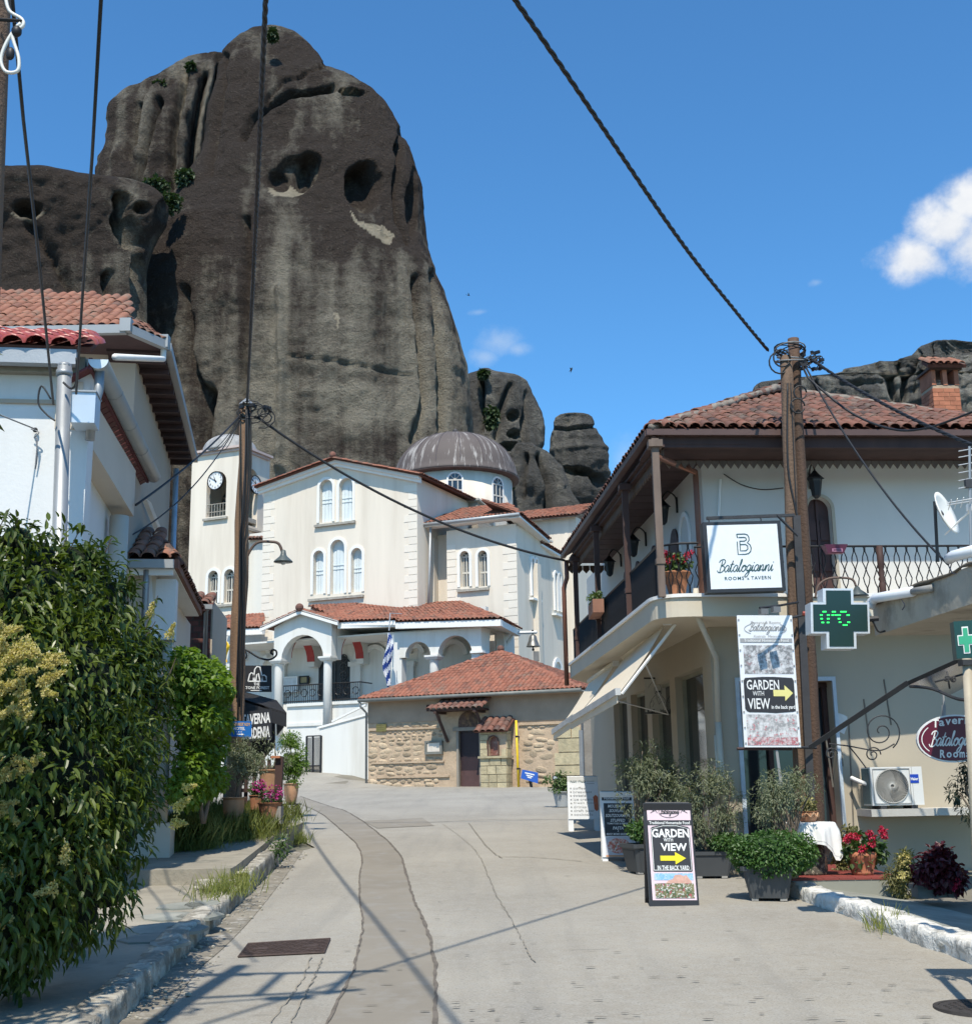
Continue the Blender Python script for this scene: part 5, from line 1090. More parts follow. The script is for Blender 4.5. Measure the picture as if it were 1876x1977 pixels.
    obj('balcony_slab',MB().slab(pts,Z,zs-zsb),mat('cream_slab',(.58,.51,.4),.88,.08,1,.2,20,.006,stain=(.42,.37,.3,.4),ss=1),T)
    ctr=(PF.P(UC+1,zs,0));grow=lambda p,k:p+(Vector((p.x-ctr.x,p.y-ctr.y,0)).normalized()*k)
    obj('slab_edge',MB().slab([Vector((p.x,p.y,zs+.05))+(PF.N*.035 if i>4 else-PF.U*.035) for i,p in enumerate(out)]+[p+Z*.05 for p in inn],Z,.048),M_trim,T)
    # eave: soffit boards, fascia, gutter, scalloped valance
    EF=AtZ(1088,1075,zg);ER=PF.P(uend,zg,WE);sd=(EC-EF);sd.z=0;L=sd.length;sd.normalize();sn=Vector((-sd.y,sd.x,0))
    if sn.x>0:sn=-sn
    zsof=zw+.02;n=18
    for i in range(n):
        a,b=L*i/n,L*(i+1)/n-.02;A,B=EF+sd*a,EF+sd*b;hw=1.35
        obj('soffit_board',MB().box(Vector((A.x,A.y,zsof))-sn*.06,B-A,-sn*hw,Z*.03),M_wood,T)
    zq=zsof-.006;obj('soffit_board',MB().slab([Vector((EC.x,EC.y,zq))-PF.N*.06,PF.P(uend,zq,WE-.06),PF.P(uend,zq,0),PF.P(UC-.95,zq,0)],Z,-.03),M_wood,T)
    fa=MB();fz0,fz1=zg-.13,zg-.01
    obj('fascia',MB().pbox(PF,PF.uv(1254,837,WE)[0],uend,zg-.2,zg-.02,WE-.12,WE-.03),M_wood,T);o=Vector((EF.x,EF.y,zg-.2));obj('fascia',MB().box(o-sn*.12,sd*L,-sn*.09,Z*.18),M_wood,T)
    M_gb=mat('brown_gutter',(.1,.06,.052),.5,.15,3);obj('gutter',MB().pbox(PF,PF.uv(1254,837,WE)[0]-.06,uend,zg-.04,zg+.05,WE-.03,WE+.08),M_gb,T);o=Vector((EF.x,EF.y,zg-.04));obj('gutter',MB().box(o-sn*.03,sd*(L-.002),sn*.1,Z*.09),M_gb,T)
    va=MB();u0=PF.uv(1254,837,WE)[0]+.3;k=int((uend-u0)/.115)
    for i in range(k):u=u0+i*.115;va.prism(PF,[(u,zg-.3),(u,zg-.34),(u+.055,zg-.42),(u+.11,zg-.34),(u+.11,zg-.3)],WE-.42,WE-.39)
    for i in range(int(L/.16)):
        a=EF+sd*(i*.16);a=Vector((a.x,a.y,zg))-sn*.2;va.slab([a-Z*.2,a+sd*.15-Z*.2,a+sd*.15-Z*.3,a+sd*.075-Z*.38,a-Z*.3],sn,.02)
    for i in range(10):
        a=Vector((EF.x,EF.y,zg))-sn*(i*.16+.1);va.slab([a-Z*.2,a-sn*.15-Z*.2,a-sn*.15-Z*.3,a-sn*.075-Z*.38,a-Z*.3],sd,.02)
    obj('valance',va,mat('brown_fretwork',(.13,.085,.06),.8,.25,4),T,kind='stuff')
    obj('soffit_beam',MB().pbox(PF,UC-.6,uend,zw-.02,zw+.08,.02,.1),M_wood,T)
    # roof
    T1,T2=At(1503,755,20.8),At(1548,766,20.9);lift=Z*.05
    tile_roof(T,[EC+lift+PF.N*.02,ER+lift+PF.N*.02,T2,T1],.185,.33,M_tile_old,300,jit=.05,lift=.03);bk=Vector((EF.x,EF.y,zg+.05));tile_roof(T,[bk,EC+lift,T1,T1-sd*7],.185,.33,M_tile_old,0)
    tile_roof(T,[ER+lift,ER+lift-PF.N*8,T2],.185,.33,M_tile_old,0)
    for a,b in ((EC,T1),(ER,T2),(T1,T2)):ridge_tiles(T,Vector(a)+Z*.08,Vector(b)+Z*.06,.11,.33,M_tile_old)
    for a,b in ((EC,T1),(ER,T2)):
        mo=[Vector(a)+(Vector(b)-Vector(a))*(i/40)+Z*(.06+random.uniform(-.02,.02))+PF.N*.08 for i in range(41)];obj('ridge_mortar',MB().tube(mo,[random.uniform(.04,.07) for _ in mo],6),M_ridge_mortar,T,True)
    # posts and railings
    line=lambda px,py:AtZ(px,py,zs)
    def on_edge(px):  # where the side edge of the slab passes this column
        best=min((abs((lambda q:CX+F*q.x/-q.z)(RM.transposed() @ (p1+(p2-p1)*t-EYE))-px),t) for t in [i/400 for i in range(401)]);return p1+(p2-p1)*best[1]
    for px in (1110,1151,1208,1272):
        p=on_edge(px)+Vector((.07,0,0));m=MB().cbox((p.x,p.y,(zs+zsof)/2),.1,.1,zsof-zs).cbox((p.x,p.y,zsof-.08),.2,.2,.1).cbox((p.x,p.y,zs+.5),.13,.13,.08);obj('balcony_post',m,M_wood if px<1270 else mat('worn_grey_post',(.17,.125,.1),.85,.3,6,stretch=(1,1,.2)),T)
    rh=zf_(1700,1054,WS-.08)-zs
    m=MB();n=int((p2-p1).length/.085)
    for i in range(n):p=p1+(p2-p1)*((i+.5)/n)+Vector((.1,.05,0));m.tube([p,p+Z*rh*.5+d1*.02,p+Z*rh],.011,4)
    for z_ in (.08,rh):m.tube([p1+Z*z_+Vector((.1,0,0)),p2+Z*z_+Vector((.1,0,0))-d1*.35],.02,5)
    obj('railing',m,M_iron,T)
    def wavy(fn,a,b,step,nm='railing'):
        m=MB();n=int((b-a)/step)
        for i in range(n):
            s=1 if i%2 else-1;q=[(0,.3),(.14,.42),(.2,.5),(.3,1),(.36,.55),(.42,.5),(.5,.0-.5),(.56,-.55),(.62,-.5),(.7,1),(.78,.45),(.9,.25),(1,.2)]
            pr=[(0,.25),(.12,.85),(.22,.9),(.3,.2),(.4,-.2),(.5,.6),(.56,.95),(.62,.6),(.7,-.1),(.8,.1),(.9,.8),(.97,.8),(1,.3)]
            m.tube([fn(a+(i+.5+.5*s*v)*step,t*rh) for t,v in pr],.0085,4)
        for z_ in (.03,rh):m.tube([fn(a+(b-a)*i/12,z_) for i in range(13)],.017,5)
        obj(nm,m,M_iron,T)
    wavy(lambda u,z_:PF.P(u,zs+z_,WS-.1),uf(1345,1100,WS),uend-.5,.078)
    def cor(t,z_):
        k=t*(len(edge[1:10])-1);i=min(int(k),7);p=edge[1+i]+(edge[2+i]-edge[1+i])*(k-i);return Vector((p.x,p.y,zs+z_))+(ctr-p).normalized()*.12
    wavy(cor,0,1,.085,'corner_railing')
    for px in (1706,):
        p=PF.P(uf(px,1100,WS),zs,WS-.1);obj('newel',MB().lathe(p,[(.05,0),(.05,rh*.3),(.035,rh*.33),(.055,rh*.38),(.035,rh*.43),(.05,rh*.5),(.035,rh*.56),(.05,rh*.6),(.05,rh)],10),M_wood,T,True)
    # pipes
    g0=EC+PF.N*.0+Vector((.05,.0,-.05));cc=PF.P(UC-.12,0,.12);M_cop=mat('copper_brown_pipe',(.2,.09,.06),.5,.1);zq=zg-.35
    obj('downpipe',MB().tube([g0,g0-Z*.28,Vector((cc.x,cc.y,zq)),Vector((cc.x,cc.y,zq-.1)),Vector((cc.x,cc.y,zs+.1))],.045,8),M_cop,T,True)
    px=PF.pt(1343,1150,WS+.06);obj('downpipe',MB().tube([px+Z*.1,PF.pt(1346,1190,WS+.06),PF.pt(1382,1270,.1),PF.pt(1386,1395,.1)],.042,8).tube([PF.pt(1386,1395,.1),PF.pt(1398,1580,.1)],.047,8),M_pipe_c,T,True)
    obj('conduit',MB().tube([PF.pt(1380,1420,.08),PF.pt(1390,1600,.08)],.018,6),M_pipe_c,T,True);obj('wall_wire',MB().tube(spl([PF.pt(1397,915,.02),PF.pt(1430,935,.02),PF.pt(1470,945,.02),PF.pt(1512,942,.02)],5),.008,4),M_cable,T);obj('conduit',MB().tube([PF.pt(1390,925,.02),PF.pt(1387,1000,.02)],.02,5),M_trim,T)
    dpf=EF+Vector((.05,-.1,-.1));e_=AtZ(1100,1310,2.9);obj('downpipe',MB().tube([dpf,dpf-Z*.4,Vector((p1.x-.08,p1.y,zg-.7)),Vector((p1.x-.08,p1.y,4.1))],.05,8),M_cop,T,True)
    # wall marks where old pipes were, patch of white paint
    for px,y0,y1 in ((1608,1425,1520),(1627,1380,1480),(1652,1392,1700),(1681,1350,1450),(1720,1312,1400)):
        obj('old_seam',MB().tube([PF.pt(px-14,y0,.025),PF.pt(px,y1,.025)],.012,4),mat('grey_seam',(.2,.18,.15),.9),T)
    pw=[PF.uv(px,py) for px,py in ((1612,1390),(1616,1377),(1626,1380),(1634,1384),(1635,1400),(1628,1418),(1617,1412))];obj('paint_patch',MB().prism(PF,pw,.021,.026),mat('pale_filler',(.6,.6,.58),.9,.2),T)
    # ledge for the condenser
    l0,l1,lz=uf(1652,1560),uf(1960,1560),zf_(1750,1562,.6);obj('ledge',MB().pbox(PF,l0,l1,lz-.1,lz,.021,.6),mat('pale_concrete_ledge',(.5,.48,.44),.9,.15,3),T)
    # chimney of hollow bricks
    ch=thing('brick_chimney','orange hollow brick chimney with its own little tile cap on the tavern roof','chimney',At(1835,822,21.4));pb=At(1797,830,21.2);wx,wy=.5,.5;U,V=PF.U,-PF.N;z0,z1=pb.z-.5,At(1835,742,21.2).z
    pl=object.__new__(Pl);pl.O=Vector((pb.x,pb.y,0))+U*.1;pl.U=U;pl.N=PF.N
    core=obj('core',MB().pbox(pl,.012,wx-.012,z0,z1-.0,-wy+.012,-.012),M_mortar,ch);z=z0;i=0
    while z<z1-.07:
        x=0 if i%2 else-.1
        while x<wx:
            a,b=max(x,0),min(x+.2,wx)
            if b-a>.03:obj('brick',MB().pbox(pl,a+.004,b-.004,z+.004,z+.076,-.1,.0),M_brick,ch);obj('brick',MB().box(pl.P(0,z+.004,-a-.004),-pl.N*(b-a-.008),U*.1,Z*.072),M_brick,ch)
            x+=.2
        z+=.08;i+=1
    for a in (.0,wx-.08):obj('cap_pier',MB().pbox(pl,a,a+.08,z1,z1+.28,-wy,0),M_brick,ch)
    obj('cap_pier',MB().pbox(pl,wx/2-.04,wx/2+.04,z1,z1+.28,-.1,0),M_brick,ch);obj('soot',MB().pbox(pl,.02,wx-.02,z1,z1+.02,-wy+.02,-.02),M_iron,ch);zc=z1+.28;obj('cap',MB().pbox(pl,-.05,wx+.05,zc,zc+.04,-wy-.05,.06),mat('dark_cap',(.1,.07,.06),.9),ch)
    tile_roof(ch,[pl.P(-.1,zc+.06,.14),pl.P(wx+.1,zc+.06,.14),pl.P(wx+.06,zc+.24,-.2),pl.P(-.06,zc+.24,-.2)],.13,.2,M_tile_or,40,'cap_tile',jit=.05)
    return dict(T=T,zs=zs,zsb=zsb,p1=p1,p2=p2,zg=zg,rh=rh,on_edge=on_edge,lz=lz,WS=WS,EC=EC)
TV_=tavern()
# lanterns
def lantern(pos,nrm,lab,s=1.0):
    t=thing('wall_lantern',lab,'lantern',pos,'black wrought iron wall lanterns');p=Vector(pos);h=.14*s
    obj('bracket',MB().tube(spl([p,p+Z*.12*s+nrm*.02,p+nrm*.12*s+Z*.19*s,p+nrm*.2*s+Z*.1*s,p+nrm*.2*s+Z*.04*s],4),.012*s,5).cbox(p,.03,.03,.22*s),M_iron,t);c=p+nrm*.2*s-Z*.08*s
    obj('cage',MB().lathe(c,[(.02*s,-.2*s),(.05*s,-.17*s),(.055*s,-.16*s),(.09*s,.05*s),(.12*s,.055*s),(.05*s,.12*s),(.02*s,.16*s)],6),M_iron,t);obj('glass',MB().lathe(c,[(.052*s,-.15*s),(.087*s,.03*s)],6),plain('smoky_lantern_glass',(.06,.055,.05),.15),t)
for px,py,lab in ((1301,975,'black lantern on the tavern side wall, nearest to the corner downpipe'),(1241,1041,'black lantern on the tavern side wall, the middle one of three under the eave'),(1193,1082,'black lantern on the tavern side wall, the farthest one under the eave')):
    lantern(PSD.pt(px+5,py,.02),PSD.N,lab,1.2)
lantern(PF.pt(1563,928,.02),PF.N,'black lantern on the white upper wall above the arched balcony door',1.2)
# awnings
def awning(nt,nb,fb,ft,dn,df,lab):
    A,B,C_,D=At(*nt,dn),At(*nb,dn),At(*fb,df),At(*ft,df);t=thing('awning',lab,'awning',A,'cream fabric awnings over the shop windows')
    f=MB().grid(lambda s,v:(A*(1-s)+D*s)*(1-v)+(B*(1-s)+C_*s)*v-Z*.05*math.sin(pi*v),16,8);f.v+=[v-Z*.006 for v in f.v[:]];k=len(f.f);o=len(f.v) // 2;f.f+=[tuple(i+o for i in reversed(q)) for q in f.f[:k]];obj('fabric',f,M_fab,t,True)
    ax=(C_-B).normalized();obj('front_bar',MB().box(B-ax*.05-Z*.05,(C_-B)+ax*.1,Vector((-.08,0,-.0)),Z*.1),mat('grey_white_bar',(.55,.54,.52),.5),t);obj('drop',MB().box(B-Z*.16+Vector((-.04,0,0)),C_-B,Vector((-.01,0,0)),Z*.11),M_fab,t)
    obj('roller',MB().tube([A+Z*.02,D+Z*.02],.05,8),M_fab,t,True);obj('end_cap',MB().cbox(A+Vector((0,-.03,.0)),.12,.05,.13),M_trim,t)
    for P0,P1 in ((A,B),(D,C_)):obj('arm',MB().tube([P0+Vector((.12,0,-.05)),P1+Vector((.02,0,-.03))],.025,6),M_trim,t)
    obj('stay',MB().tube([A*.45+B*.55+Vector((.05,0,-.05)),PSD.pt(1290,1380,.03)],.01,4),M_trim,t)
awning((1287,1199),(1197,1336),(1107,1391),(1204,1271),18.0,22.6,'nearer and larger cream awning pulled out below the balcony slab')
awning((1188,1280),(1112,1385),(1073,1413),(1137,1318),23.4,25.2,'farther and smaller cream awning beyond the first, beside the chapel roof')
# grey rendered side building beyond the shop
def lowhouse():
    p=Pl(1170,1450,31,92);t=thing('grey_annexe','low grey rendered wall of the annexe between the chapel and the tavern shop','building',p.P(0,1));a,b=p.uv(1126,1400)[0],p.uv(1250,1400)[0]
    obj('wall',MB().pbox(p,a,b+2,.4,p.uv(1170,1345)[1],-1.5,0),M_gplast,t);obj('corner_pipe',MB().tube([p.pt(1121,1410,.1),p.pt(1124,1540,.1)],.05,7),mat('zinc_pipe',(.3,.31,.32),.5,metal=.3),t);obj('post',MB().pbox(p,p.uv(1186,1400)[0],p.uv(1194,1400)[0],.4,p.uv(1170,1375)[1],.002,.12),mat('red_brown_post',(.12,.04,.035),.7),t)
lowhouse()
# ------------------------------------------------------------------ houses on the left
HA=81.6
PA_=Pl(105,900,14,HA)
M_hw=mat('bright_white_render',(.7,.7,.69),.9,.06,.6,.3,18,.01,stain=(.5,.49,.46,.45),ss=1.2,stretch=(1.5,1.5,.15))
M_hc=mat('cream_house_render',(.43,.36,.285),.9,.06,.6,.2,20,.006)
M_grw=mat('grey_white_render',(.6,.53,.44),.9,.06,.8,.2,20,.006)
M_soffr=mat('dark_red_boards',(.1,.022,.025),.6,.25,3,.2,20,.004,rnd=.2)
M_soffb=mat('dark_brown_boards',(.05,.03,.03),.75,.3,3,.2,20,.004,rnd=.25)
M_gl=mat('light_grey_gutter',(.34,.345,.34),.45,.08,2,.05,8,.003,metal=.25)
M_gal=mat('galvanised_steel',(.33,.34,.345),.5,.18,6,.15,30,.004,metal=.55,stretch=(1,1,.3))
def house_near():
    p=PA_;t=thing('white_house','white rendered house at the far left with red tile eave and grey gutters','house',p.P(0,.8));uR=p.uv(152,1000)[0];zt=p.uv(60,690)[1]
    obj('front_wall',MB().pbox(p,-6,p.uv(106,1000)[0],0,zt,-6,0),M_hw,t);obj('pilaster',MB().pbox(p,p.uv(106,1000)[0]+.003,p.uv(162,1000)[0],0,zt,-.35,.02),M_hw,t)
    # eave, moulding and gutter on the front
    e=.32;zg=p.uv(60,693,e)[1];obj('eave_moulding',MB().pbox(p,-6,uR,zt-.22,zt-.02,.003,.14),mat('mouldy_cornice',(.3,.28,.23),.95,.3,4,.5,12,.02,stain=(.12,.11,.09),ss=4),t)
    M_fr=M_gl;gt=MB().pbox(p,-6,p.uv(148,690,e)[0],p.uv(60,702,e)[1],p.uv(60,674,e)[1],e-.1,e+.04);obj('gutter',gt,mat('grey_box_gutter',(.36,.38,.4),.5,.1,2,metal=.25),t)
    zr=p.uv(60,668,e)[1];tile_roof(t,[p.P(-6,zr,e+.03),p.P(p.uv(176,668,e)[0],zr,e+.03),p.P(p.uv(176,668,e)[0]-.2,zr+.75,-1.4),p.P(-6,zr+.75,-1.4)],.27,.42,M_tile_red,60,jit=.04)
    # side: half-round gutter receding, red boarded soffit, white beam on a round column
    g0,h=At(190,694,13.85),rad(-8.4);dr=Vector((math.sin(h),math.cos(h),0));L=5.6;lf=Vector((-dr.y,dr.x,0))
    ga=MB();n=14;k=9;r=.115
    for s in (0,1):
        for j in range(2):
            q=g0+dr*L*s
            for i in range(k+1):a=pi+pi*i/k;rr=r-j*.012;ga.v.append(q+lf*-math.cos(a)*rr*1+Z*math.sin(a)*rr)
    K=k+1
    for i in range(k):ga.f+=[(i,i+1,2*K+i+1,2*K+i),(K+i,3*K+i,3*K+i+1,K+i+1),(i,K+i,K+i+1,i+1)]
    obj('side_gutter',ga,M_gl,t,True);obj('gutter_end',MB().slab([g0-dr*.01+lf*-math.cos(pi+pi*i/10)*r+Z*math.sin(pi+pi*i/10)*r for i in range(11)],-dr,.006),mat('shiny_end_cap',(.6,.68,.75),.35,.05),t)
    for d_ in (1.2,2.6,3.9):obj('gutter_clip',MB().tube([g0+dr*d_+lf*-math.cos(pi+pi*i/8)*(r+.004)+Z*math.sin(pi+pi*i/8)*(r+.004) for i in range(9)],.008,4),M_gal,t)
    zs=g0.z+.02;w0,w1=.06,.34
    for i in range(26):
        a=g0+dr*(L*i/26)+lf*w0;obj('soffit_board',MB().box(Vector((a.x,a.y,zs-.1)),dr*(L/26-.025),lf*(w1-w0)-Z*.17,Z*.03),M_soffr,t)
    obj('soffit_trim',MB().box(g0+lf*.07-Z*.12,dr*L,lf*.04,Z*.14),M_soffr,t)
    b0=At(156,828,14.0);b1=At(258,997,18.2);top=zs-.24
    bm=MB();A0,A1=Vector((b0.x,b0.y,b0.z)),Vector((b1.x,b1.y,b1.z));bm.slab([A0,A1,Vector((A1.x,A1.y,top)),Vector((A0.x,A0.y,top))],(A1-A0).cross(Z).normalized(),.3);obj('beam',bm,M_grw,t);nn=(A1-A0).cross(Z).normalized()
    obj('balcony_ceiling',MB().slab([A0-nn*.3+Z*.3,A1-nn*.3+Z*.3,A1-nn*2.6+Z*.3,A0-nn*2.6+Z*.3],-Z,.05),M_hc,t)
    obj('back_wall',MB().slab([A0-nn*2.6-Z*4,A1+dr*.5-nn*2.6-Z*4,A1+dr*.5-nn*2.6+Z*.3,A0-nn*2.6+Z*.3],nn,.1),M_hc,t);w_=At(185,990,17.0);obj('window',MB().slab([A0.lerp(A1,.2)-nn*2.59-Z*1.2,A0.lerp(A1,.7)-nn*2.59-Z*1.2,A0.lerp(A1,.7)-nn*2.59-Z*.1,A0.lerp(A1,.2)-nn*2.59-Z*.1],nn,.03),plain('dull_window',(.06,.06,.07),.3),t)
    c=At(230,1010,17.6);obj('column',MB().lathe((c.x,c.y,0),[(.135,.5),(.135,c.z+.1)],24),M_grw,t,True)
    # hopper and downpipe with the metal box
    q=g0+dr*.12-Z*.1;obj('downpipe',MB().tube([q,q-Z*.25,q-Z*.5-PA_.U*.06,q-Z*.85-PA_.U*.07],.055,10),M_gal,t,True)
    a,b=p.uv(139,815,.45),p.uv(176,762,.45);mb=thing('meter_box','shiny metal junction box fixed beside the galvanised pole','box',p.P(a[0],a[1],.3));obj('box',MB().pbox(p,a[0]-.02,b[0]+.05,a[1],b[1]+.03,.1,.45),mat('shiny_zinc',(.55,.62,.68),.35,.05,2,.05,8,.002,metal=.3),mb);obj('lid',MB().pbox(p,a[0]-.03,b[0]+.06,b[1]+.03,b[1]+.05,.08,.47),M_gal,mb)
house_near()
def house_far():
    t=thing('cream_house','taller cream house behind the white one with wide boarded eaves','house',At(260,1500,18));E=[At(-160,615,17.2),At(246,634,17.2),At(318,663,17.9),At(372,899,24.5)];zg=E[1].z
    E=[Vector((e.x,e.y,zg)) for e in E];R=[At(-160,560,19.6),At(256,622,18.9)]
    tile_roof(t,[E[0],E[1],R[1],R[0]],.155,.3,M_tile_or,200,lift=.03,jit=.05);rr=R[1]
    tile_roof(t,[E[1],E[2],E[2]+Vector((-.5,.6,.32)),R[1]],.155,.3,M_tile_or,0,lift=.03);tile_roof(t,[E[2],E[3],E[3]+Vector((-2,0,1.1)),E[2]+Vector((-.5,.6,.32))],.155,.3,M_tile_or,0)
    ridge_tiles(t,R[0],R[1],.11,.34,M_tile_or)
    g=MB()
    for a,b in zip(E,E[1:]):d=(b-a).normalized();s=d.cross(Z);g.box(a-Z*.1,b-a,s*.1,Z*.13)
    obj('gutter',g,M_gl,t); 
    for e in (E[1],E[2]):obj('gutter_corner',MB().cbox(e+Vector((0,-.05,.02)),.16,.16,.2),M_gl,t)
    # soffit boards along the side
    a,b=E[2],E[3];d=(b-a);n=13;dn=d.normalized();lf=Vector((-dn.y,dn.x,0))
    if lf.x>0:lf=-lf
    for i in range(n):q=a+d*(i/n);obj('soffit_board',MB().box(q-Z*.14,d*(.9/n),lf*.85-Z*.0,Z*.04),M_soffb,t); 
    for i in range(0,n,1):q=a+d*((i+.45)/n);obj('rafter',MB().box(q-Z*.22,dn*.07,lf*.85,Z*.078),M_soffb,t)
    obj('soffit_board',MB().slab([E[0]-Z*.1,E[1]-Z*.1,E[2]-Z*.1,E[2]-Z*.1+Vector((-.9,.9,0)),E[1]-Z*.1+Vector((-.3,1,0)),E[0]-Z*.1+Vector((0,1,0))],Z,-.03),M_soffb,t)
    w0,w1=At(264,662,18.1),At(330,899,24.3);s=(w1-w0).normalized();s.z=0;nn=s.cross(Z);top=zg-.08
    obj('side_wall',MB().slab([Vector((w0.x,w0.y,0)),Vector((w1.x,w1.y,0)),Vector((w1.x,w1.y,top)),Vector((w0.x,w0.y,top))],nn,3),M_hc,t);obj('front_wall',MB().slab([At(-160,640,18.15)*1,Vector((w0.x,w0.y,top)),Vector((w0.x,w0.y,4)),Vector((At(-160,640,18.15).x,18.15,4))],-PA_.N*-1,.2),M_hc,t)
    q=E[2]-Z*.05+Vector((0,-.05,0));q1=At(240,689,15.2);obj('rain_pipe',MB().tube([q-Z*.05,q-Z*.2,At(222,689,15.0)],.045,8),M_trim,t,True)
    a=At(340,905,24);obj('downpipe',MB().tube([a,a-Z*4.5],.055,8),mat('pale_blue_pipe',(.4,.5,.6),.4,metal=.3),t,True)
    # the flying gable edge seen below the eave
    obj('verge',MB().slab([At(274,965,19.5),At(282,962,19.5),At(322,1062,22),At(315,1066,22)],Vector((0,-1,0)),.3),M_trim,t)
house_far()
def house_low():
    t=thing('low_white_house','low white house with round columns and a small orange tile roof behind the bush','house',At(325,1640,19));p=Pl(290,1100,18.6,HA);e=.35;E0,E1=p.pt(180,1076,e),p.pt(337,1082,e);E0.z=E1.z;h=rad(-9);dr=Vector((math.sin(h),math.cos(h),0))
    R0,R1=At(180,1015,20.4),At(312,1052,19.9);E2=E1+dr*5.2;tile_roof(t,[E0,E1,R1,R0],.22,.4,M_tile_or,60,jit=.07,lift=.03);tile_roof(t,[E1,E2,E2+(R1-E1),R1],.22,.4,M_tile_old,0)
    ridge_tiles(t,E1+Z*.05,R1+Z*.05,.1,.35,M_tile_or);obj('gutter',MB().box(E0-Z*.13,E1-E0,p.N*.1,Z*.13),M_gl,t);obj('fascia',MB().box(E0-Z*.22-p.N*.02,E1-E0-p.U*.02,-p.N*.08,Z*.08),M_trim,t)
    obj('soffit',MB().slab([E1-Z*.14,E2-Z*.14,E2-Z*.14-p.U*.75,E1-Z*.14-p.U*.75],Z,-.06),M_hw,t);obj('verge_tiles',MB().box(E1-Z*.12,E2-E1,p.U*.06,Z*.14),M_tile_old,t)
    uL,uW=p.uv(180,1200)[0],p.uv(300,1150)[0];zt=E1.z-.15;obj('wall',MB().pbox(p,uL,uW,.5,zt,-6,0),M_grw,t);obj('side_panel',MB().slab([p.pt(292,1100,.01),E2-Z*.3-p.U*.7,E2-Z*1.3-p.U*.7,p.pt(300,1240,.01)],p.U,.1),M_hw,t)
    q=At(283,1100,18.3);obj('downpipe',MB().tube([q+Z*.1,q-Z*.25,q-Z*2.6],.05,8),M_gal,t,True)
    c=At(323,1236,18.9);obj('column',MB().lathe((c.x,c.y,0),[(.1,.5),(.1,c.z+.2)],20),M_grw,t,True);obj('lintel',MB().pbox(p,uW-.8,p.uv(336,1230)[0],c.z-.02,c.z+.9,-.35,-.02),M_hw,t);obj('plinth',MB().pbox(p,p.uv(250,1640)[0],p.uv(331,1640)[0],.4,p.uv(320,1590,.3)[1],-.4,.25),M_grw,t)
house_low()
def house_brick():
    p=Pl(395,1200,27,84);t=thing('small_brick_house','small old brick house with a low tiled roof, tucked beside the bell tower','house',p.P(0,1));a,b,zt,zb=p.uv(348,1200)[0],p.uv(407,1200)[0],p.uv(390,1160)[1],p.uv(390,1300)[1];M_b=mat('dark_red_brick',(.14,.06,.05),.95,.2,5,.4,25,.01,rnd=.3)
    obj('wall',MB().pbox(p,a,b,zb-1.5,zt,-3,0),mat('dark_mortar',(.1,.075,.065),.95),t);z=zb;i=0
    while z<zt-.1:
        u=a+(0 if i%2 else-.14)
        while u<b:x0,x1=max(u,a),min(u+.26,b);(obj('brick',MB().pbox(p,x0+.01,x1-.01,z+.012,z+.115,-.05,.012),M_b,t) if x1-x0>.05 else None);u+=.28
        z+=.128;i+=1
    obj('side_wall',MB().pbox(p,b+.003,b+.04,zb-1.5,zt,-3,0),M_hc,t)
    E0,E1=p.pt(345,1166,.3),p.pt(411,1168,.3);tile_roof(t,[E0,E1,E1+Vector((-.2,1.2,.38)),E0+Vector((0,1.2,.38))],.22,.4,M_tile_old,20,jit=.1);obj('gutter',MB().box(E0-Z*.1,E1-E0,p.N*.09,Z*.1),M_gal,t);q=p.pt(398,1180,.1);obj('downpipe',MB().tube([p.pt(404,1172,.25),q,q-Z*1.6],.05,7),M_gal,t,True)
    obj('side_verge',MB().slab([p.pt(409,1168,.3),p.pt(421,1236,-3),p.pt(419,1250,-3),p.pt(407,1178,-.02)],p.U,.06),M_trim,t)
    s=thing('brown_shed_roof','dark brown sloping shed roof panel in front of the brick house','shed',p.pt(380,1300,1));obj('panel',MB().slab([p.pt(336,1243,1.),p.pt(412,1297,1.),p.pt(409,1308,1.),p.pt(336,1262,1.)],p.N,.06),mat('brown_board',(.06,.04,.035),.8),s);obj('post',MB().tube([p.pt(400,1300,.9),p.pt(400,1420,.9)],.05,6),M_wood,s)
house_brick()

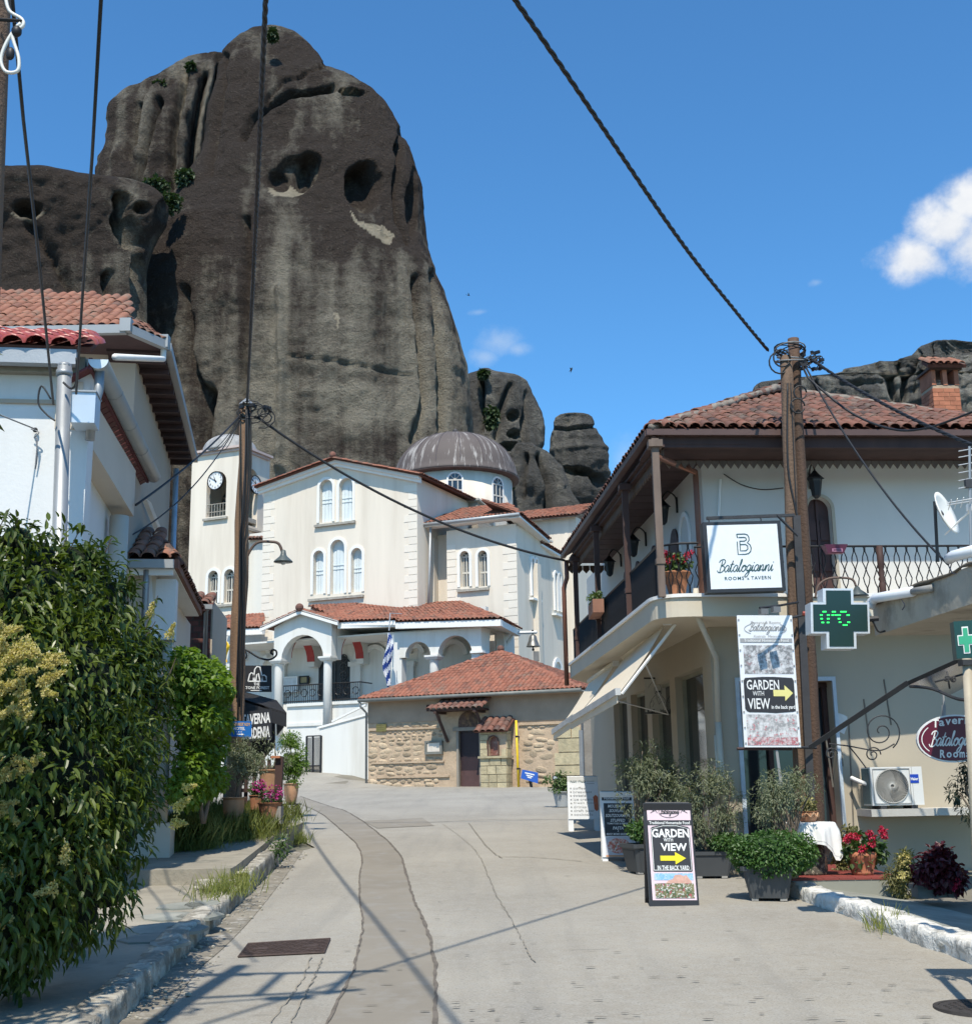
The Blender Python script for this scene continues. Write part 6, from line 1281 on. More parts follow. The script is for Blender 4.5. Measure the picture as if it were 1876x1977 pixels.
# ------------------------------------------------------------------ poles and cables
def sagline(a,b,sag,n=24):return [Vector(a).lerp(Vector(b),i/n)-Z*sag*4*(i/n)*(1-i/n) for i in range(n+1)]
def cable(name,lab,pts,r=.012,twist=0,group=None,mt=None):
    m=MB()
    if twist:
        pts=fine(pts,.06);P=[[],[],[]]
        for i,p in enumerate(pts):
            t=(pts[min(i+1,len(pts)-1)]-pts[max(i-1,0)]).normalized();a=t.cross(Z).normalized();b=a.cross(t)
            for k in range(3):q=i*.06/twist*2*pi+k*2.1;P[k].append(p+(a*math.cos(q)+b*math.sin(q))*r*.62)
        for l in P:m.tube(l,r*.62,5)
    else:m.tube(pts,r,6)
    o=obj(name,m,mt or M_cable,base=pts[0],smooth=True);return tag(o,lab,'cable',group)
def pole_left():
    d=25.3;b,tp=At(452,1460,d),At(476,782,d);t=thing('utility_pole','single brown wooden utility pole with a street lamp, in front of the bell tower','utility pole',(b.x,b.y,gnd(b.x,b.y)));n=14
    bb=b+(b-tp).normalized()*1.6;m=MB().tube([bb.lerp(tp,i/n)+Vector((.02*math.sin(i*1.7),0,0)) for i in range(n+1)],[.175-.045*i/n for i in range(n+1)],14);obj('pole',m,M_pole,t,True);obj('cap',MB().lathe(tp,[(.17,0),(.15,.03),(.01,.16)],12),M_gal,t)
    a=At(470,1060,d);lm=[a+Vector((.12,0,-.55)),a+Vector((.25,-.05,.0)),At(500,1047,d),At(525,1046,d),At(540,1052,d),At(545,1066,d)];obj('lamp_arm',MB().tube(spl([At(471,1105,d),At(477,1075,d),At(495,1049,d),At(522,1046,d),At(538,1050,d),At(545,1066,d)],5),.03,7),mat('brown_pipe',(.11,.075,.06),.6),t,True);q=At(547,1067,d)
    obj('lamp_shade',MB().lathe(q-Z*.12,[(.2,-.08),(.19,-.06),(.08,.04),(.06,.08),(.05,.16),(.02,.18)],16),mat('grey_green_enamel',(.09,.11,.11),.4),t,True);obj('bulb',MB().ball(q-Z*.2,.06),plain('white_bulb',(.7,.7,.7),.3),t,True)
    for k in range(5):
        x=random.uniform(.02,.2);pts=[tp+Vector((x*.5,-.15,-.1)),tp+Vector((x,-.2,-1.2-random.random())),tp+Vector((x*.8-.05,-.2,-3)),tp.lerp(b,.55)+Vector((x*.9,-.2,0)),tp.lerp(b,.8+.2*random.random())+Vector((x,-.2,0))];obj('riser_cable',MB().tube(spl(pts,5),random.uniform(.01,.018),5),M_cable,t,True)
    for k in range(9):
        c=tp+Vector((random.uniform(-.1,.5),-.15,random.uniform(-.35,.0)));r=random.uniform(.1,.28);q0=random.uniform(0,6);obj('cable_loop',MB().tube([c+Vector((r*math.cos(q0+s*.5),random.uniform(-.02,.02),r*.8*math.sin(q0+s*.5))) for s in range(random.randint(8,13))],.014,5),M_cable,t,True)
    for k in range(10):c=tp+Vector((random.uniform(-.05,.55),-.15+random.uniform(-.1,.1),random.uniform(-.35,.05)-.1));obj('connector',MB().cbox(c,.12,.06,.06,random.uniform(0,3)),M_iron,t)
    return tp
PT=pole_left()
def pole_right():
    d=17.1;t=thing('utility_pole','doubled brown wooden utility pole on the right, wound with black cable loops','utility pole',(At(1575,1600,d).x,d,.7));tops=(At(1517,688,d),At(1531,654,d+.16));bots=(At(1549,1600,d),At(1581,1610,d+.16));n=16
    for (tp,b),r in zip(zip(tops,bots),(.09,.083)):
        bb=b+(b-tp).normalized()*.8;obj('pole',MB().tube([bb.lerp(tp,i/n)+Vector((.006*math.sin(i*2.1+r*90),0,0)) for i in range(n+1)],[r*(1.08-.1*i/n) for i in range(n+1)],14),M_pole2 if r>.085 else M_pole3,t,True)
    m=(tops[0]+tops[1])/2
    for k in range(7):
        z=random.uniform(-.22,.0);r1=random.uniform(.17,.27);c=m+Vector((.0,-.0,z));obj('cable_coil',MB().tube([c+Vector((r1*math.cos(s*.4),r1*.9*math.sin(s*.4),.05*math.sin(s*.4+k))) for s in range(17)],random.uniform(.008,.016),6),M_cable if k%3 else mat('grey_cable',(.2,.2,.2),.5),t,True)
    for c,r in (((-.2,-.15,-.28),.15),((-.17,-.18,-.22),.12),((.05,-.2,-.75),.09),((.0,-.2,-.95),.1)):cc=m+Vector(c);obj('cable_loop',MB().tube([cc+Vector((r*math.cos(s*.42),0,r*1.1*math.sin(s*.42))) for s in range(15)],.012,6),M_cable,t,True)
    for k in range(14):c=m+Vector((random.uniform(.1,.42),random.uniform(-.2,.05),random.uniform(-.4,-.12)));obj('connector',MB().cbox(c,.07,.035,.04,random.uniform(0,3)),M_iron,t)
    for k in range(6):c=m+Vector((.22,-.1,-.25));obj('cable_loop',MB().tube(spl([c+Vector((random.uniform(-.15,.2),random.uniform(-.08,.02),random.uniform(-.15,.12))) for _ in range(5)],5),.008,5),M_cable,t,True)
    q=d-.1;obj('riser_cable',MB().tube(spl([At(1520,740,q),At(1521,900,q),At(1540,1010,q),At(1553,1160,q),At(1560,1400,q),At(1575,1590,q)],6),.014,6),M_cable,t,True);obj('riser_cable',MB().tube(spl([At(1526,740,q),At(1533,900,q),At(1538,1000,q)],6),.008,6),M_cable,t,True)
    obj('steel_post',MB().box(At(1531,995,d-.16),At(1560,1570,d-.16)-At(1531,995,d-.16),Vector((.1,0,0)),Vector((0,.08,0))),mat('dark_steel',(.06,.058,.06),.6,metal=.3),t)
    # lamp behind the pharmacy cross
    d2=d-.1;obj('lamp_arm',MB().tube(spl([At(1573,1155,d2),At(1580,1130,d2),At(1600,1117,d2),At(1630,1116,d2),At(1646,1120,d2),At(1652,1132,d2)],5),.016,7),mat('rusty_pipe',(.13,.085,.065),.6),t,True);q=At(1654,1136,d2);obj('lamp_shade',MB().lathe(q-Z*.05,[(.15,-.06),(.145,-.045),(.05,.03),(.03,.07),(.01,.08)],16),mat('grey_green_enamel2',(.07,.085,.085),.4),t,True)
    return m
PR_=pole_right()
def pole_near():
    x,y=-2.53,6.3;t=thing('utility_pole','dark wooden pole with a white wire loop, cut by the top left edge','utility pole',(x,y,.3));a=At(-9,0,y);m=MB().tube([Vector((x-.03,y,0)),Vector((a.x,y,a.z)),Vector((a.x,y,8.9))],[.1,.085,.08],14);obj('pole',m,M_pole2,t,True)
    wmat=plain('white_wire',(.7,.68,.62),.5)
    obj('wire_loop',MB().tube(spl([At(10,-10,6.2),At(18,20,6.2),At(42,36,6.2),At(44,50,6.2),At(25,62,6.2),At(8,92,6.2),At(2,118,6.2),At(12,138,6.2),At(34,136,6.2),At(36,110,6.2),At(24,66,6.2),At(40,44,6.2)],5),.01,6),wmat,t,True)
    obj('hook',MB().tube([At(-4,37,6.2),At(44,40,6.2)],.011,5),M_iron,t);obj('insulator',MB().ball(At(32,60,6.2),.03,.025,.035),M_iron,t,True);obj('clamp',MB().ball(At(20,103,6.2),.025,.02,.04),M_iron,t,True)
    # cross arms above the frame: their shadow lies on the road
    def up(px,py,z):g=G(px,py);return g-LD*((z-g.z)/-LD.z)
    for a,b,r in (((300,1884),(745,1876),.045),((290,1932),(700,1912),.04),((310,1945),(690,1914),.022)):obj('cross_arm',MB().tube([up(*a,8.4),up(*b,8.4)],r,6),M_iron,t)
    for a,b in (((543,1882),(495,1924)),((680,1878),(632,1920))):obj('brace',MB().tube([up(*a,8.4),up(*b,8.4)],.045,5),M_iron,t)
    obj('arm_plate',MB().tube([up(512,1929,8.4),up(604,1926,8.4)],.08,6),M_iron,t);obj('arm_stay',MB().tube([Vector((x,y,8.2)),up(330,1884,8.4)],.04,6),M_iron,t)
pole_near()
# galvanised pole before the white house
gp,gb=At(125,706,13.55),At(104,1400,13.55)
t_=thing('steel_pole','galvanised steel tube pole in front of the white house wall','pole',(gb.x,gb.y,.6));obj('tube',MB().tube([gb-Z*.9,gb,gp],[.085,.085,.08],18),M_gal,t_,True);obj('collar',MB().tube([gp-Z*.12,gp-Z*.06],.092,16),M_gal,t_,True);obj('cap',MB().ball(gp,.085,.085,.04),M_gal,t_,True)
obj('riser_cable',MB().tube(spl([At(98,770,13.3),At(80,745,13.3),At(74,778,13.3),At(90,800,13.3),At(106,812,13.3)],5),.011,6).tube(spl([At(122,738,13.4),At(138,750,13.4),At(148,735,13.3),At(148,690,13.2)],5),.014,6),M_cable,t_,True)
u_=lambda px,py,w=.03:PA_.pt(px,py,w)
hk=thing('clothes_line','thin line tied to a wall hook with its knotted end hanging on the white wall','line',u_(67,830));obj('rope',MB().tube([At(-20,793,13),u_(67,828,.12)],.009,5).tube(spl([u_(60,828,.1),u_(75,835,.12),u_(66,845,.1),u_(72,850,.1),u_(68,905,.05),u_(72,880,.05),u_(70,850,.08)],5),.008,5),mat('grey_rope',(.25,.25,.26),.8),hk,True);obj('hook',MB().ball(u_(68,830,.05),.03),M_iron,hk)
# overhead cables
E1=At(1482,676,17.1);far=At(995,0,9.6);dv=far-E1;back=far+Vector((dv.x,dv.y,dv.z*.7))*1.3
cable('overhead_cable','thick twisted black cable running from the right pole up across the sky',spl([E1,E1+dv*.2-Z*.09,E1+dv*.5-Z*.16,far,far+(back-far)*.5+Z*.1,back],10),.022,.45)
far2=At(513,0,9.5);d2=far2-PT;cable('overhead_cable','thick twisted black cable rising from the left pole straight up the picture',sagline(PT+Vector((.05,-.2,0)),far2,.4,16)+[far2+Vector((d2.x,d2.y,d2.z*.5))*.6],.022,.45)
cable('overhead_cable','thin black cable down to the galvanised pole, leftmost on the white house',[At(22,-20,7.5),At(45,230,8.8),At(75,500,11),At(103,780,13.3)],.014)
cable('overhead_cable','thin black cable down to the galvanised pole top, second from the left',[At(196,-20,7.5),At(178,300,9.5),At(160,560,11.5),At(147,760,13.3)],.014)
cable('overhead_cable','cable from the left pole sloping down over the church front to the tavern eave',sagline(PT+Vector((.25,-.1,-.3)),At(1090,1082,27.0),.45),.028)
cable('overhead_cable','cable from the left pole down to the left house eave',sagline(PT+Vector((-.1,-.1,-.25)),At(262,975,18),.1),.018);cable('overhead_cable','thinner cable from the left pole down to the low white house',sagline(PT+Vector((-.1,-.1,-.35)),At(240,1040,18.3),.35),.012)
for i,(px,py,dd) in enumerate(((392,870,45),(405,868,45),(425,868,45))):cable('service_wire',('thin wire from the left pole to the tower, leftmost of three','thin wire from the left pole to the tower, middle of three','thin wire from the left pole to the tower, nearest to the pole')[i],sagline(PT+Vector((-.1,0,-.2)),At(px,py,dd),.3,12),.012)
M0=PR_+Vector((.25,-.1,-.2))
cable('overhead_cable','black cable from the right pole down across the tavern roof to the right edge',sagline(M0,At(1900,868,13.2),.1),.02,.4)
cable('overhead_cable','sagging black cable from the right pole curving back up to the chimney side',[At(1545,700,17.0)]+spl([At(1560,730,16.8),At(1640,795,16.3),At(1720,828,15.8),At(1790,826,15.2),At(1890,790,14.5)],6),.016)
cable('overhead_cable','thin cable from the right pole curving down past the balcony to the dish',sagline(M0+Vector((-.1,0,-.05)),At(1830,1090,13.6),.25),.014)
# ------------------------------------------------------------------ signs, pharmacy, street furniture
M_black=plain('black_frame',(.022,.022,.025),.45)
M_whitep=plain('white_panel',(.74,.75,.76),.45)
M_ink=plain('dark_green_print',(.02,.075,.08),.5)
M_wprint=plain('white_print_ink',(.78,.78,.76),.5)
M_bprint=plain('black_print',(.03,.03,.034),.5)
M_yel=plain('yellow_print',(.8,.66,.02),.5)
M_pink=plain('pale_pink_print',(.72,.56,.6),.5)
M_grey=plain('grey_print',(.3,.3,.3),.6)
M_dst=mat('dark_steel_bar',(.05,.05,.053),.55,.15,5,metal=.3)
def px_frame(tl,tr,br,bl,d,head=90):
    """a flat rectangle standing in the vertical plane of this heading, as big as its outline"""
    p=Pl((tl[0]+tr[0])/2,(tl[1]+bl[1])/2,d,head);o=p.pt(*bl);U=p.pt(*br)-o;V=p.pt(*tl)-o;return Fr(o,U,V),p
def photo_mat(name,cols,scale=8):
    """a printed picture too small to read: blotches of its colours"""
    m=N(name);P=m.coords();a=m.noise(scale,5,.65,P);b=m.noise(scale*2.3,4,.7,P);c=m.mix(m.ramp(a,.42,.56),cols[0],cols[1]);c=m.mix(m.ramp(b,.52,.6),c,cols[2])
    if len(cols)>3:c=m.mix(m.ramp(m.noise(scale*1.6,3,.6,m.coords((1.3,.7,1.1))),.58,.64),c,cols[3])
    return m.out(c,.5)
# hanging light box
def lightbox():
    f,p=px_frame((1359,1011),(1505,1009),(1514,1138),(1368,1142),16.6,88);t=thing('hanging_sign','white square tavern sign in a black box frame hung from the pole bracket','sign',f.P(.5,0));th=.2
    obj('box',MB().slab([f.P(-.02,-.02),f.P(1.02,-.02),f.P(1.02,1.02),f.P(-.02,1.02)],f.W,th),M_black,t);obj('face',MB().quad(f.P(.03,.03,.004),f.P(.97,.03,.004),f.P(.97,.97,.004),f.P(.03,.97,.004)),M_whitep,t)
    m=MB();L=[(.47,.83),(.53,.83),(.565,.815),(.58,.78),(.58,.735),(.555,.7),(.59,.665),(.6,.62),(.59,.57),(.56,.54),(.52,.53),(.42,.53),(.42,.72)]
    fstroke(m,f,L[:],.0065,.008);fstroke(m,f,[(.42,.83),(.5,.83)],.0065,.008);fstroke(m,f,[(.42,.83),(.425,.79),(.43,.775)],.0065,.008);fstroke(m,f,[(.44,.78),(.52,.78),(.54,.77),(.545,.745),(.52,.725),(.45,.725)],.0065,.0085);fstroke(m,f,[(.45,.675),(.53,.675),(.555,.65),(.555,.61),(.53,.583),(.455,.583),(.455,.72)],.0065,.0085)
    cursive(m,f,'Batalogianni',.13,.86,.2,.46,.0055,.3,.008);fstroke(m,f,[(.5,.3),(.62,.285),(.75,.3)],.004,.008);write(m,f,'ROOMS',.22,.475,.155,.205,.008,bold=.01,spacing=1.2);write(m,f,'&',.515,.545,.155,.185,.008);write(m,f,'TAVERN',.57,.83,.155,.205,.008,bold=.01,spacing=1.2)
    obj('lettering',m,M_ink,t);b0,b1=At(1364,1000,16.7),At(1534,994,16.75);s=MB().box(b0-Z*.02,b1-b0,Vector((0,.05,0)),Z*.04).tube([b1+Vector((-.25,0,0)),b1+Vector((.02,0,-.3))],.02,5);obj('bracket',s,M_dst,t)
    for x in (.08,.78):obj('hook',MB().tube([f.P(x,1.02,-.1),f.P(x+.01,1.06,-.1),f.P(x,1.1,-.1)],.01,5),M_dst,t)
lightbox()
def banner():
    f,p=px_frame((1422,1188),(1530,1190),(1546,1443),(1437,1443),16.7,88);t=thing('vertical_banner','tall black and white banner with a yellow arrow below the hanging sign','banner',f.P(.5,0))
    obj('panel',MB().slab([f.P(0,0),f.P(1,0),f.P(1,1),f.P(0,1)],f.W,.03),M_whitep,t)
    obj('printed_photo',MB().quad(f.P(.08,.55,.003),f.P(.96,.55,.003),f.P(.96,.77,.003),f.P(.08,.77,.003)),photo_mat('grey_garden_print',((.62,.62,.62),(.2,.2,.2),(.5,.5,.5),(.3,.22,.22)),9),t)
    obj('printed_photo',MB().quad(f.P(.06,.05,.003),f.P(.96,.05,.003),f.P(.96,.245,.003),f.P(.06,.245,.003)),photo_mat('grey_terrace_print',((.66,.66,.66),(.3,.3,.3),(.55,.53,.53),(.5,.2,.22)),9),t)
    obj('printed_photo',MB().quad(f.P(.06,.015,.004),f.P(.96,.015,.004),f.P(.96,.075,.004),f.P(.06,.075,.004)),photo_mat('red_table_print',((.45,.12,.14),(.6,.5,.5),(.2,.2,.2)),20),t)
    k=MB();frect(k,f,.03,.97,.79,.822,.005);obj('black_band',k,M_grey,t);k=MB();fpoly(k,f,[(.08,.27),(.12,.262),(.4,.26),(.6,.255),(.9,.265),(.95,.27),(.95,.5),(.92,.52),(.6,.528),(.4,.528),(.08,.52),(.05,.5),(.05,.29)],.005);obj('black_panel',k,M_bprint,t)
    m=MB();write(m,f,'GARDEN',.1,.68,.43,.505,.009,bold=.012);write(m,f,'WITH',.2,.4,.385,.42,.009);write(m,f,'VIEW',.1,.5,.285,.365,.009,bold=.012);write(m,f,'in the back yard',.52,.94,.277,.315,.009,bold=.02);write(m,f,'Traditional Homemade Food',.1,.9,.795,.817,.009,bold=.01);obj('lettering',m,M_wprint,t);fstroke(m,f,[(.07,.28),(.07,.51),(.94,.51),(.94,.28),(.07,.28)],.006,.008)
    a=MB();arrow(a,f,.57,.92,.345,.465,.009);obj('arrow',a,mat('pale_yellow_print',(.72,.66,.25),.6,.05),t);g=MB()
    write(g,f,'Taverna & Rooms',.24,.78,.935,.955,.006,shear=.1);cursive(g,f,'Batalogianni',.2,.85,.855,.945,.006,.3,.006);write(g,f,'Kastraki  Meteora',.28,.76,.83,.848,.006,shear=.2)
    for a0,a1 in ((.75*pi,1.25*pi),(-.25*pi,.25*pi)):fstroke(g,f,ellipse(.5,.895,.38,.05,12,a0,a1),.005,.006)
    obj('logo',g,M_grey,t);e=MB()
    for x in (.0,1.0):
        for i in range(9):e.add([],[]);q=f.P(abs(x-.025),.03+i*.117,.006);e.cbox(q,.02,.01,.02)
    obj('eyelet',e,M_grey,t,kind='stuff')
    b=MB().tube([f.P(1.0,.985,-.02),At(1562,1185,16.9)],.02,6);obj('arm',b,M_dst,t);obj('arm',MB().tube([f.P(.9,.0,-.02),At(1575,1444,16.9)],.02,6),M_dst,t);obj('arm_cap',MB().tube([At(1549,1184,16.8),At(1558,1185,16.8)],.03,7),plain('red_cap',(.35,.06,.04),.5),t);obj('rail',MB().tube([f.P(-.12,-.01,-.05),f.P(.85,-.012,-.05)],.022,6),M_wood,t);obj('stem',MB().tube([f.P(.58,-.02,-.05),f.P(.62,-.27,-.05)],.02,6),M_grey,t)
    s=thing('sign_floodlight','thin black arm with two small floodlights above the banner','floodlight',At(1467,1178,16.4));obj('arm',MB().tube([At(1466,1174,16.3),At(1500,1170,16.4),At(1540,1163,16.8)],.018,6),M_black,s)
    for x,y in ((1473,1181),(1497,1177)):obj('lamp_head',MB().cbox(At(x,y,16.3),.1,.1,.07,.2),plain('grey_lamp',(.15,.15,.15),.4),s)
banner()
def pharmacy():
    t=thing('pharmacy_canopy','cracked concrete canopy of the pharmacy jutting in from the right edge','canopy',At(1690,1200,13));A=At(1684,1168,13.2);h=rad(-3.4);dr=-Vector((math.sin(h),math.cos(h),0));th=.33;R=Vector((5,.25,0));m_c=mat('cracked_concrete',(.42,.37,.29),.92,.15,2,.4,14,.015,stain=(.25,.22,.17),ss=2.5,st=(.52,.66))
    obj('slab',MB().hexa([A-Z*th,A-Z*th+dr*9,A-Z*th+dr*9+R,A-Z*th+R,A,A+dr*9,A+dr*9+R,A+R]),m_c,t);pts=[A+dr*(9*i/60)+Z*random.uniform(-.01,.02)+Vector((-.01,0,0)) for i in range(61)];obj('dirt_edge',MB().tube(pts,[random.uniform(.01,.03) for _ in pts],5),mat('lichen_dirt',(.12,.1,.075),1,.4,10,.6,30,.02),t,True)
    cr=MB().tube(spl([At(1740,1158,12.18),At(1746,1168,12.1),At(1741,1178,12.1)],3),.006,4).tube(spl([At(1833,1095,10.3),At(1838,1106,10.2),At(1846,1108,10.1)],3),.005,4);obj('crack',cr,M_bprint,t)
    p=thing('drain_pipe','thick white plastic drain pipe lying along the canopy edge','pipe',A);q0=At(1678,1165,13.0);obj('pipe',MB().tube([q0-Z*.05,q0+Z*.02+Vector((.03,0,0)),At(1690,1155,12.9),At(1762,1142,12.0)],.05,10),plain('white_plastic',(.74,.75,.76),.4),p,True);obj('end_sleeve',MB().tube([At(1762,1142,12.0),At(1800,1135,11.6)],.035,8),mat('grey_sleeve',(.28,.27,.25),.7),p,True)
    p=thing('white_pipe','short white plastic pipe end higher on the canopy, by the dish foot','pipe',At(1850,1070,10));obj('pipe',MB().tube([At(1832,1079,10.4),At(1840,1074,10.3),At(1900,1058,9.8)],.048,10),plain('white_plastic2',(.74,.75,.76),.4),p,True)
    # green cross with its dot display
    k=1388.2,1088.;D_=lambda x,y:(k[0]+.26*x,k[1]+.26*y);d=12.7;f,pl=px_frame(D_(675,185),D_(1113,185),D_(1122,632),D_(684,632),d,88)
    c=thing('pharmacy_cross','dark pharmacy cross sign with white edges and a green dot display','sign',f.P(.5,0));V=[(.2,1),(.72,1),(.72,.765),(1,.765),(1,.25),(.745,.25),(.745,0),(.255,0),(.255,.25),(0,.25),(0,.765),(.2,.765)]
    V=[(.215,1),(.735,1),(.735,.765),(1,.765),(1,.25),(.765,.25),(.765,0),(.26,0),(.26,.25),(0,.25),(0,.765),(.215,.765)]
    ins=[(.265,.965),(.69,.965),(.69,.73),(.965,.73),(.965,.285),(.72,.285),(.72,.035),(.305,.035),(.305,.285),(.04,.285),(.04,.73),(.265,.73)]
    obj('case',MB().slab([f.P(x,y) for x,y in V],f.W,.2),mat('pale_metal_case',(.6,.63,.65),.4,.06,4,metal=.2),c);obj('display',MB().slab([f.P(x,y,.006) for x,y in ins],f.W,.004),plain('dark_green_display',(.012,.035,.03),.35),c);L=MB();bb=lambda x,y:((x-678)/440,(632-y)/447)
    for x0,x1,y in ((765,795,360),(745,767,385),(748,767,412),(755,776,440),(797,820,385),(797,818,412),(795,815,440),(835,866,360),(832,852,385),(856,902,385),(878,897,412),(885,905,438),(898,946,360),(945,969,385),(948,971,438),(914,950,459)):
        a,b=bb(x0,y)[0],bb(x1,y)[0];yy=bb(0,y)[1];n=max(2,int((x1-x0)/8))
        for i in range(n):u=a+(b-a)*i/n;frect(L,f,u,u+(b-a)/n*.85,yy-.011,yy+.011,.009)
    obj('lit_dots',L,plain('green_led',(.03,.9,.12),.4,emit=1.6),c,kind='stuff');obj('arm',MB().tube([f.P(.97,.5,-.1),f.P(1.2,.52,-.1)],.03,6),M_dst,c);obj('wire',MB().tube(spl([f.P(1.02,.6,-.1),f.P(1.12,.45,-.1),f.P(1.2,.3,-.1),f.P(1.32,.31,-.1)],5),.01,5),M_cable,c,True)
    # small green sign at the right edge
    f,pl=px_frame((1840,1200),(1900,1183),(1904,1268),(1847,1272),9.2,97);s=thing('pharmacy_sign','green pharmacy box sign with a white edged cross, cut by the right edge','sign',f.P(0,0));obj('box',MB().slab([f.P(0,0),f.P(3,0),f.P(3,1),f.P(0,1)],f.W,.12),plain('dark_green_box',(.01,.055,.05),.4),s)
    P12=lambda cx,cy,rx,ry,wx,wy:[(cx-wx,cy+ry),(cx+wx,cy+ry),(cx+wx,cy+wy),(cx+rx,cy+wy),(cx+rx,cy-wy),(cx+wx,cy-wy),(cx+wx,cy-ry),(cx-wx,cy-ry),(cx-wx,cy-wy),(cx-rx,cy-wy),(cx-rx,cy+wy),(cx-wx,cy+wy)]
    m=MB();fpoly(m,f,P12(.36,.48,.28,.36,.11,.14),.004);obj('cross_edge',m,M_wprint,s);m=MB();fpoly(m,f,P12(.36,.48,.25,.32,.08,.11),.008);obj('cross',m,plain('bright_green',(.04,.36,.2),.5),s);m=MB();write(m,f,'Φ',.72,1.05,.5,.92,.006,bold=.03);obj('lettering',m,plain('yellow_letters',(.72,.5,.03),.5),s);m=MB();frect(m,f,.74,1.6,.38,.43,.006);obj('underline',m,M_yel,s)
    pp=thing('sign_post','beige metal post at the right edge under the green pharmacy sign','post',At(1870,1650,9));a,b=At(1866,1272,9.1),At(1884,1700,9.1);obj('post',MB().tube([a,b-Z*.3],.035,8),mat('beige_paint',(.42,.36,.27),.6),pp,True);obj('clamp',MB().cbox(a-Z*.03,.1,.1,.04),M_dst,pp)
    # sloping metal rail and glass of the door canopy, scrolls
    g=thing('iron_canopy','dark iron and glass door canopy with a long sloping rail and scrolls','canopy',At(1700,1380,15.8));a,b=At(1567,1447,16.2),At(1756,1322,15.2);c2,e=At(1890,1262,14.2),At(1900,1352,14.0);o=(b-a).cross(Vector((0,1,0))).normalized()*.06
    obj('rail',MB().box(a,b-a,o,Vector((0,.05,0))),M_dst,g);obj('rail',MB().box(b,c2-b,o*.8,Vector((0,.05,0))),M_dst,g);obj('glass',MB().slab([b+Z*.01,c2+Z*.03,c2+Z*.03+Vector((1,1.5,0)),b+Vector((1.2,2,0))],Z,.01),plain('smoky_canopy_glass',(.05,.05,.055),.15),g);obj('lower_bar',MB().tube(spl([b-Z*.02,At(1800,1330,14.8),At(1850,1350,14.4),e],4),.02,5),M_dst,g)
    sc_=lambda x,y:At(k[0]+.26*x,k[1]+.26*y,16.0)
    def scroll(cx,cy,r0,r1,a0,turns,n=40,mb=None):return [sc_(cx+(r0+(r1-r0)*i/n)*math.cos(a0+turns*2*pi*i/n),cy+(r0+(r1-r0)*i/n)*math.sin(a0+turns*2*pi*i/n)) for i in range(n+1)]
    for pts in (scroll(1200,1250,15,150,2.5,1.75),scroll(1140,1420,10,60,2.5,1.6),scroll(830,1415,6,48,2.5,1.6),spl([sc_(815,1340),sc_(950,1355),sc_(1180,1390),sc_(1300,1340)],6),spl([sc_(960,1355),sc_(1030,1440),sc_(1090,1520)],5)):obj('scroll',MB().tube(pts,.009,5),M_dst,g,True)
    for pts in (scroll(1690,850,5,24,1,1.3,20),scroll(1740,860,5,22,2,1.3,20),[sc_(1690,800),sc_(1710,930)],[sc_(1600,880),sc_(1820,820)]):obj('scroll',MB().tube([At(*(lambda q:(CX+F*q.x/-q.z,CY-F*q.y/-q.z))(RM.transposed() @ (v-EYE)),14.6) for v in pts],.012,5),M_dst,g,True)
    # oval sign
    f,pl=px_frame((1770,1381),(1916,1379),(1916,1471),(1770,1474),17.0,87);s=thing('oval_sign','dark red oval tavern sign with white lettering on the beige wall','sign',f.P(.5,0));E=ellipse(.5,.5,.5,.5,40)[:-1];obj('board',MB().slab([f.P(x,y,0) for x,y in E],f.W,.05),M_whitep,s);obj('face',MB().slab([f.P(.5+(x-.5)*.965,.5+(y-.5)*.93,.004) for x,y in E],f.W,.003),plain('wine_red',(.115,.008,.028),.35),s)
    m=MB(); 
    for i,ch in enumerate('Taverna'):x=.2+i*.086;y=.70+.1*math.sin((x-.1)*3.6);write(m,f,ch,x,x+(.075 if ch != 'T' else .085),y,y+(.17 if ch=='T' else .12),.007,bold=.025)
    cursive(m,f,'Batalogianni',.16,.9,.22,.66,.0075,.25,.007); 
    for i,ch in enumerate('Rooms'):x=.3+i*.086;write(m,f,ch,x,x+.07,.1,.1+(.17 if ch=='R' else .12),.007,bold=.03)
    fstroke(m,f,ellipse(.5,.5,.44,.4,14,.8*pi,1.22*pi),.006,.007);obj('lettering',m,M_wprint,s);obj('hanger',MB().tube([f.P(.38,.97,-.03),f.P(.36,1.5,-.03)],.015,5).tube([f.P(.37,.97,-.03),f.P(.37,1.2,-.03)],.03,5),M_grey,s)
    # satellite dish and antenna
    t=thing('satellite_dish','white oval satellite dish on a short mast above the canopy','satellite dish',At(1828,1080,13.5));ctr=At(1819,994,13.2);ax=(Vector((.74,-.6,.3))).normalized();B_=ax.to_track_quat('Z','Y').to_matrix();m=MB();n=26;rr=.25
    tl=Matrix.Rotation(0,3,'Z')
    for j in range(2):
        for i in range(6):
            r=rr*i/5
            for q in range(n):a=2*pi*q/n;m.v.append(ctr+B_ @ Vector((r*math.cos(a),r*math.sin(a),.06*(r/rr)**2-j*.012)))
    for j in range(2):
        for i in range(5):
            for q in range(n):o=j*6*n+i*n;m.f.append((o+q,o+(q+1)%n,o+n+(q+1)%n,o+n+q))
    for q in range(n):m.f.append((5*n+q,5*n+(q+1)%n,11*n+(q+1)%n,11*n+q))
    obj('dish',m,mat('dish_enamel',(.72,.71,.66),.5,.05,5),t,True);lo=ctr-Z*.22;obj('lnb_arm',MB().tube([lo,At(1874,985,12.9)],.01,6).cbox(At(1872,980,12.9),.06,.05,.07),M_trim,t);obj('mast',MB().tube([At(1804,968,13.3),At(1810,1085,13.4)],.018,7).tube([At(1806,975,13.3),ctr],.02,6),M_dst,t)
    t=thing('tv_antenna','thin many armed television antenna at the right edge','antenna',At(1873,1060,12.8));obj('mast',MB().tube([At(1871,862,12.8),At(1874,1075,12.8)],.014,6),M_gal,t);m=MB()
